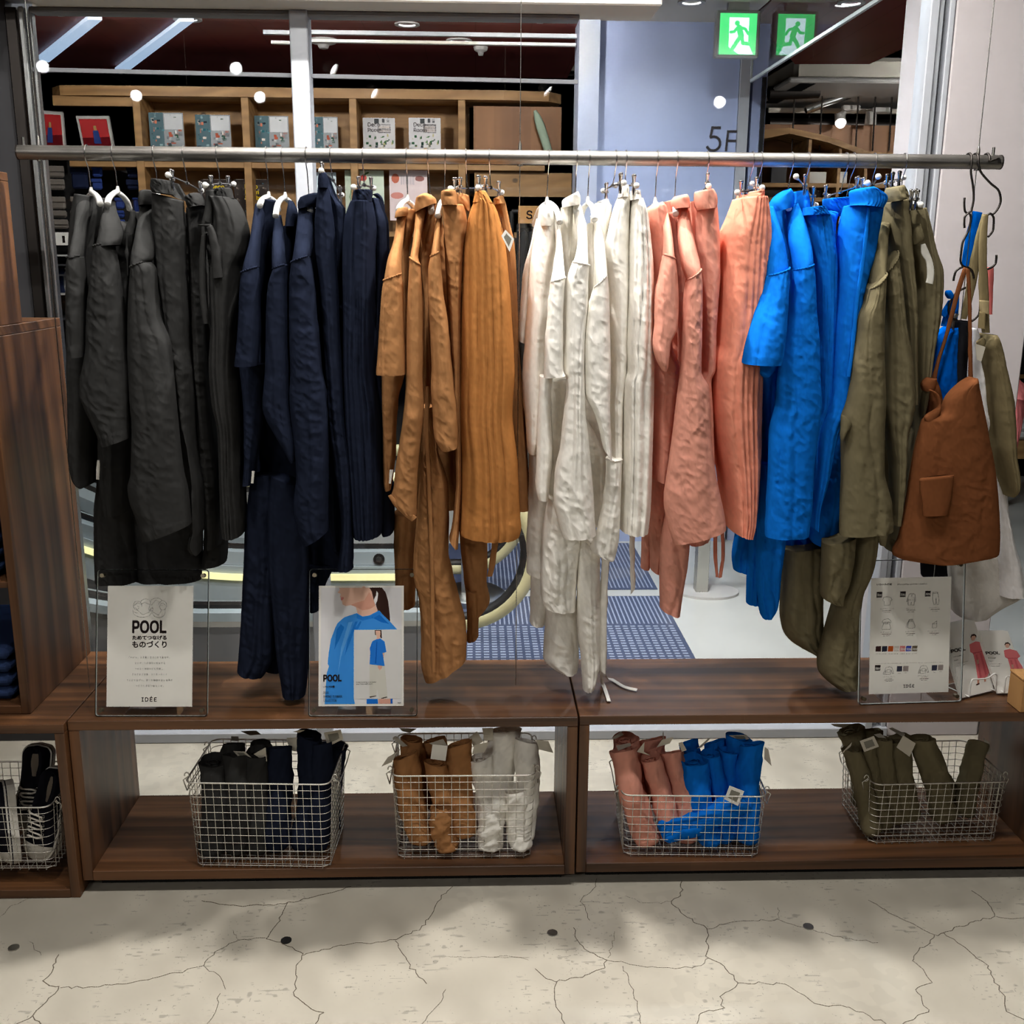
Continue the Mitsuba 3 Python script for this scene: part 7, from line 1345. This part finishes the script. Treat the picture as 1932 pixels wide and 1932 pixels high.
for l, x0, y0, x1, y1, t, mt in (('bright track rail below the maroon ceiling', 585, 61, 1088, 69, .02, 'frame_paint'), ('short bright track rail left of the white upright', 497, 61, 548, 62, .02, 'frame_paint'), ('pale rail behind the track rail', 585, 77, 1086, 85, .015, 'soffit_paint'), ('second pale rail left of the white upright', 512, 80, 548, 81, .015, 'soffit_paint')):
    k = thing('track_rail', l, 'rail'); obj('body', bar(at_y(x0, y0, 3.47), at_y(x1, y1, 3.47), .03, t), mt, k)
for i, (x0, y0, x1, y1, Y, r, mt) in enumerate(((585, 120, 1085, 128, 6.2, .022, 'soffit_paint'), (585, 133, 1085, 139, 6.2, .018, 'dark_steel'), (80, 60, 250, 160, 6.4, .03, 'dark_steel'), (420, 46, 545, 128, 6.4, .02, 'dark_steel'), (1450, 208, 1735, 211, 6.5, .02, 'soffit_paint'), (1450, 234, 1735, 238, 6.8, .05, 'dark_steel'), (1520, 208, 1650, 163, 6.3, .03, 'brushed'), (1450, 176, 1545, 172, 6.0, .05, 'dark_steel'))):
    k = thing('ceiling_pipe', ('pale pipe across the dark far ceiling', 'dark pipe below the pale one in the far ceiling', 'dark slanting duct at the upper left', 'thin dark slanting pipe at the upper left', 'pale lamp track in the dark ceiling at the upper right', 'thick dark pipe in the ceiling at the upper right', 'shiny slanting pipe at the upper right', 'dark duct beside the lavender corner')[i], 'pipe'); obj('body', tube([at_y(x0, y0, Y), at_y(x1, y1, Y)], r, 14), mt, k, 40)
for i, x in enumerate((1500, 1552, 1620, 1652, 1683, 1712)):
    k = thing('hanger_rod', ('first', 'second', 'third', 'fourth', 'fifth', 'last')[i]+' thin steel rod from the left in the dark ceiling at the upper right', 'rod', 'thin hanging rods in the far ceiling'); a = at_y(x, 165+4*i, 6.2); b = at_y(x-6, 285, 6.2); obj('rod', cyl(b, a, .006, 6), 'dark_steel', k)
k = thing('air_conditioner', 'pale ceiling cassette of an air conditioner at the upper right', 'air conditioner')
a, b = at_y(1500, 119, 5.6), at_y(1742, 160, 5.6); obj('body', box(a[0], b[0]+.3, 5.6, 6.8, b[2]+.02, a[2]+.05, .03), 'soffit_paint', k)
obj('panel', box(a[0]-.05, b[0]+.3, 5.55, 6.9, b[2], b[2]+.035, .012), 'white_paint', k); obj('vent', box(a[0]+.05, a[0]+.16, 5.6, 6.6, b[2]-.003, b[2]+.001), 'dark', k)
SPOT_LABELS = ('lit white track spotlight at the upper right', 'unlit white track spotlight at the upper right')
for i, (x, y, lit) in enumerate(((1586, 232, 1), (1642, 236, 0))):
    k = thing('track_spotlight', SPOT_LABELS[i], 'spotlight'); c = at_y(x, y, 6.3); obj('adapter', box(c[0]-.0, c[0]+.14, 6.26, 6.32, c[2]+.09, c[2]+.13, .008), 'white_paint', k)
    d = np.array([-.15, -.75, -.6]) if lit else np.array([0, 0., -1]); d /= np.linalg.norm(d); obj('body', tube([c+[.03, 0, .09], c-d*.08+[0, 0, .01], c], [.012, .045, .045], 20), 'white_paint', k, 40)
    if lit: m = trimesh.creation.icosphere(2, .036); m.apply_translation(c+d*.01); obj('lens', mikit.ply(m, 'white_plastic', emitter={'type': 'area', 'radiance': rgb(WARM*14), 'sampling_weight': .12}), None, k)
# unseen spotlights, added to brighten the pine shelf and the far bookcase
for X in (-1.9, -.8, .3): lamp((X, 2.9, 2.70), (X, 4.4, 2.1), .05, 420, WARM, name='added_spotlight', label='unseen spotlight added to brighten the '+('left end', 'middle', 'right end')[(-1.9, -.8, .3).index(X)]+' of the pine shelf', weight=.7)
lamp((3.5, 5.0, 2.7), (2.6, 6.3, 2.0), .05, 600, WARM, name='added_spotlight', label='unseen spotlight added behind the pillar to brighten the far shelves', weight=.6)
# wooden shelves at the right beyond the glass
k = thing('far_bookcase', 'pine bookcase with a sloping top behind the blue and olive clothes', 'bookcase'); RY = 6.0
def pt(x, y, Y=RY): p = at_y(x, y, Y); return (p[0], p[2])
face = Polygon([pt(1440, 244), pt(1490, 241), pt(1560, 256), pt(1640, 286), pt(1735, 291), pt(1735, 299), pt(1640, 297), pt(1560, 268), pt(1490, 252), pt(1440, 262)])
m = extrude(face, .5); obj('top_board', put(m, frame([0, RY+.5, 0], [1, 0, 0], [0, 0, 1], [0, -1, 0])), 'pine', k)
for x, y in ((1531, 262), (1588, 276), (1638, 290)): p = at_y(x, y, RY); obj('upright', box(p[0]-.012, p[0]+.012, RY+.02, RY+.48, .3, p[2]), 'pine', k)
p, q = at_y(1440, 246, RY), at_y(1735, 340, RY); obj('back_panel', box(p[0], q[0], RY+.46, RY+.48, .3, q[2]+.45), 'cedar', k)
for y in (345, 372): z = at_y(1500, y, RY)[2]; obj('shelf_board', box(p[0], q[0], RY+.02, RY+.46, z-.03, z), 'pine', k)
for i, (x0, x1, mt) in enumerate(((1464, 1490, 'dark_grey'), (1530, 1566, 'paper'), (1590, 1606, 'paper'))):
    b = thing('displayed_print', ('grey print on a wire easel beyond the glass at the right', 'white printed booklet beyond the glass at the right', 'narrow white booklet beyond the glass at the right')[i], 'print'); a0 = at_y(x0, 290 if i == 0 else 322, RY-.05); b0 = at_y(x1, 344, RY-.05); obj('body', box(a0[0], b0[0], RY+.05, RY+.08, b0[2], a0[2], .002), mt, b)
# pink display and low wooden table at the far right
k = thing('display_table', 'low wooden table with folded white cloth at the far right', 'table'); c = at_z(1897, 868, 0); a, b = at_y(1893, 832, 4.2), at_y(1990, 866, 4.2)
obj('top', box(a[0], b[0]+.6, 4.2, 5.0, b[2], a[2]), 'pine', k); obj('leg', box(a[0]+.05, a[0]+.10, 4.25, 4.3, 0, b[2]), 'pine', k); obj('leg', box(a[0]+.05, a[0]+.10, 4.85, 4.9, 0, b[2]), 'pine', k)
for i in range(4):
    b_ = thing('folded_cloth', ('lowest', 'second', 'third', 'topmost')[i]+' folded white cloth of the stack on the far right table', 'cloth', 'folded white cloths on the far table'); m = box(a[0]+.03, a[0]+.42, 4.22, 4.6, a[2]+.002+i*.055, a[2]+.055+i*.055, .02); obj('body', m, 'white_paint', b_, 40)
k = thing('dark_doorway', 'dark cabinet edge at the far right beyond the pillar', 'cabinet'); a, b = at_y(1919, 560, 5.2), at_y(2100, 722, 5.2); obj('body', box(a[0], b[0], 5.2, 5.6, b[2]-.05, a[2]+.5), 'dark', k); obj('shelf', box(a[0]-.01, b[0], 5.18, 5.6, b[2]+.03, b[2]+.06), 'pine', k); obj('base', box(a[0]+.05, b[0], 5.25, 5.6, 0, b[2]-.05), 'dark', k)
garment('pink_shirt', 'pink shirt draped over the far table edge behind the olive shoulder bag', 'shirt', None, lin(214, 120, 120), [P('body', [(1888, 700, 1900, 700), (1896, 726, 1932, 740), (1900, 780, 1930, 770), (1902, 830, 1916, 826), (1903, 868, 1910, 866)], 2.2, .05, nf=2, amp=.01), P('sleeve', [(1886, 696, 1900, 702), (1912, 726, 1940, 738), (1915, 752, 1945, 756)], 2.1, .04, nf=1.5, amp=.006)])
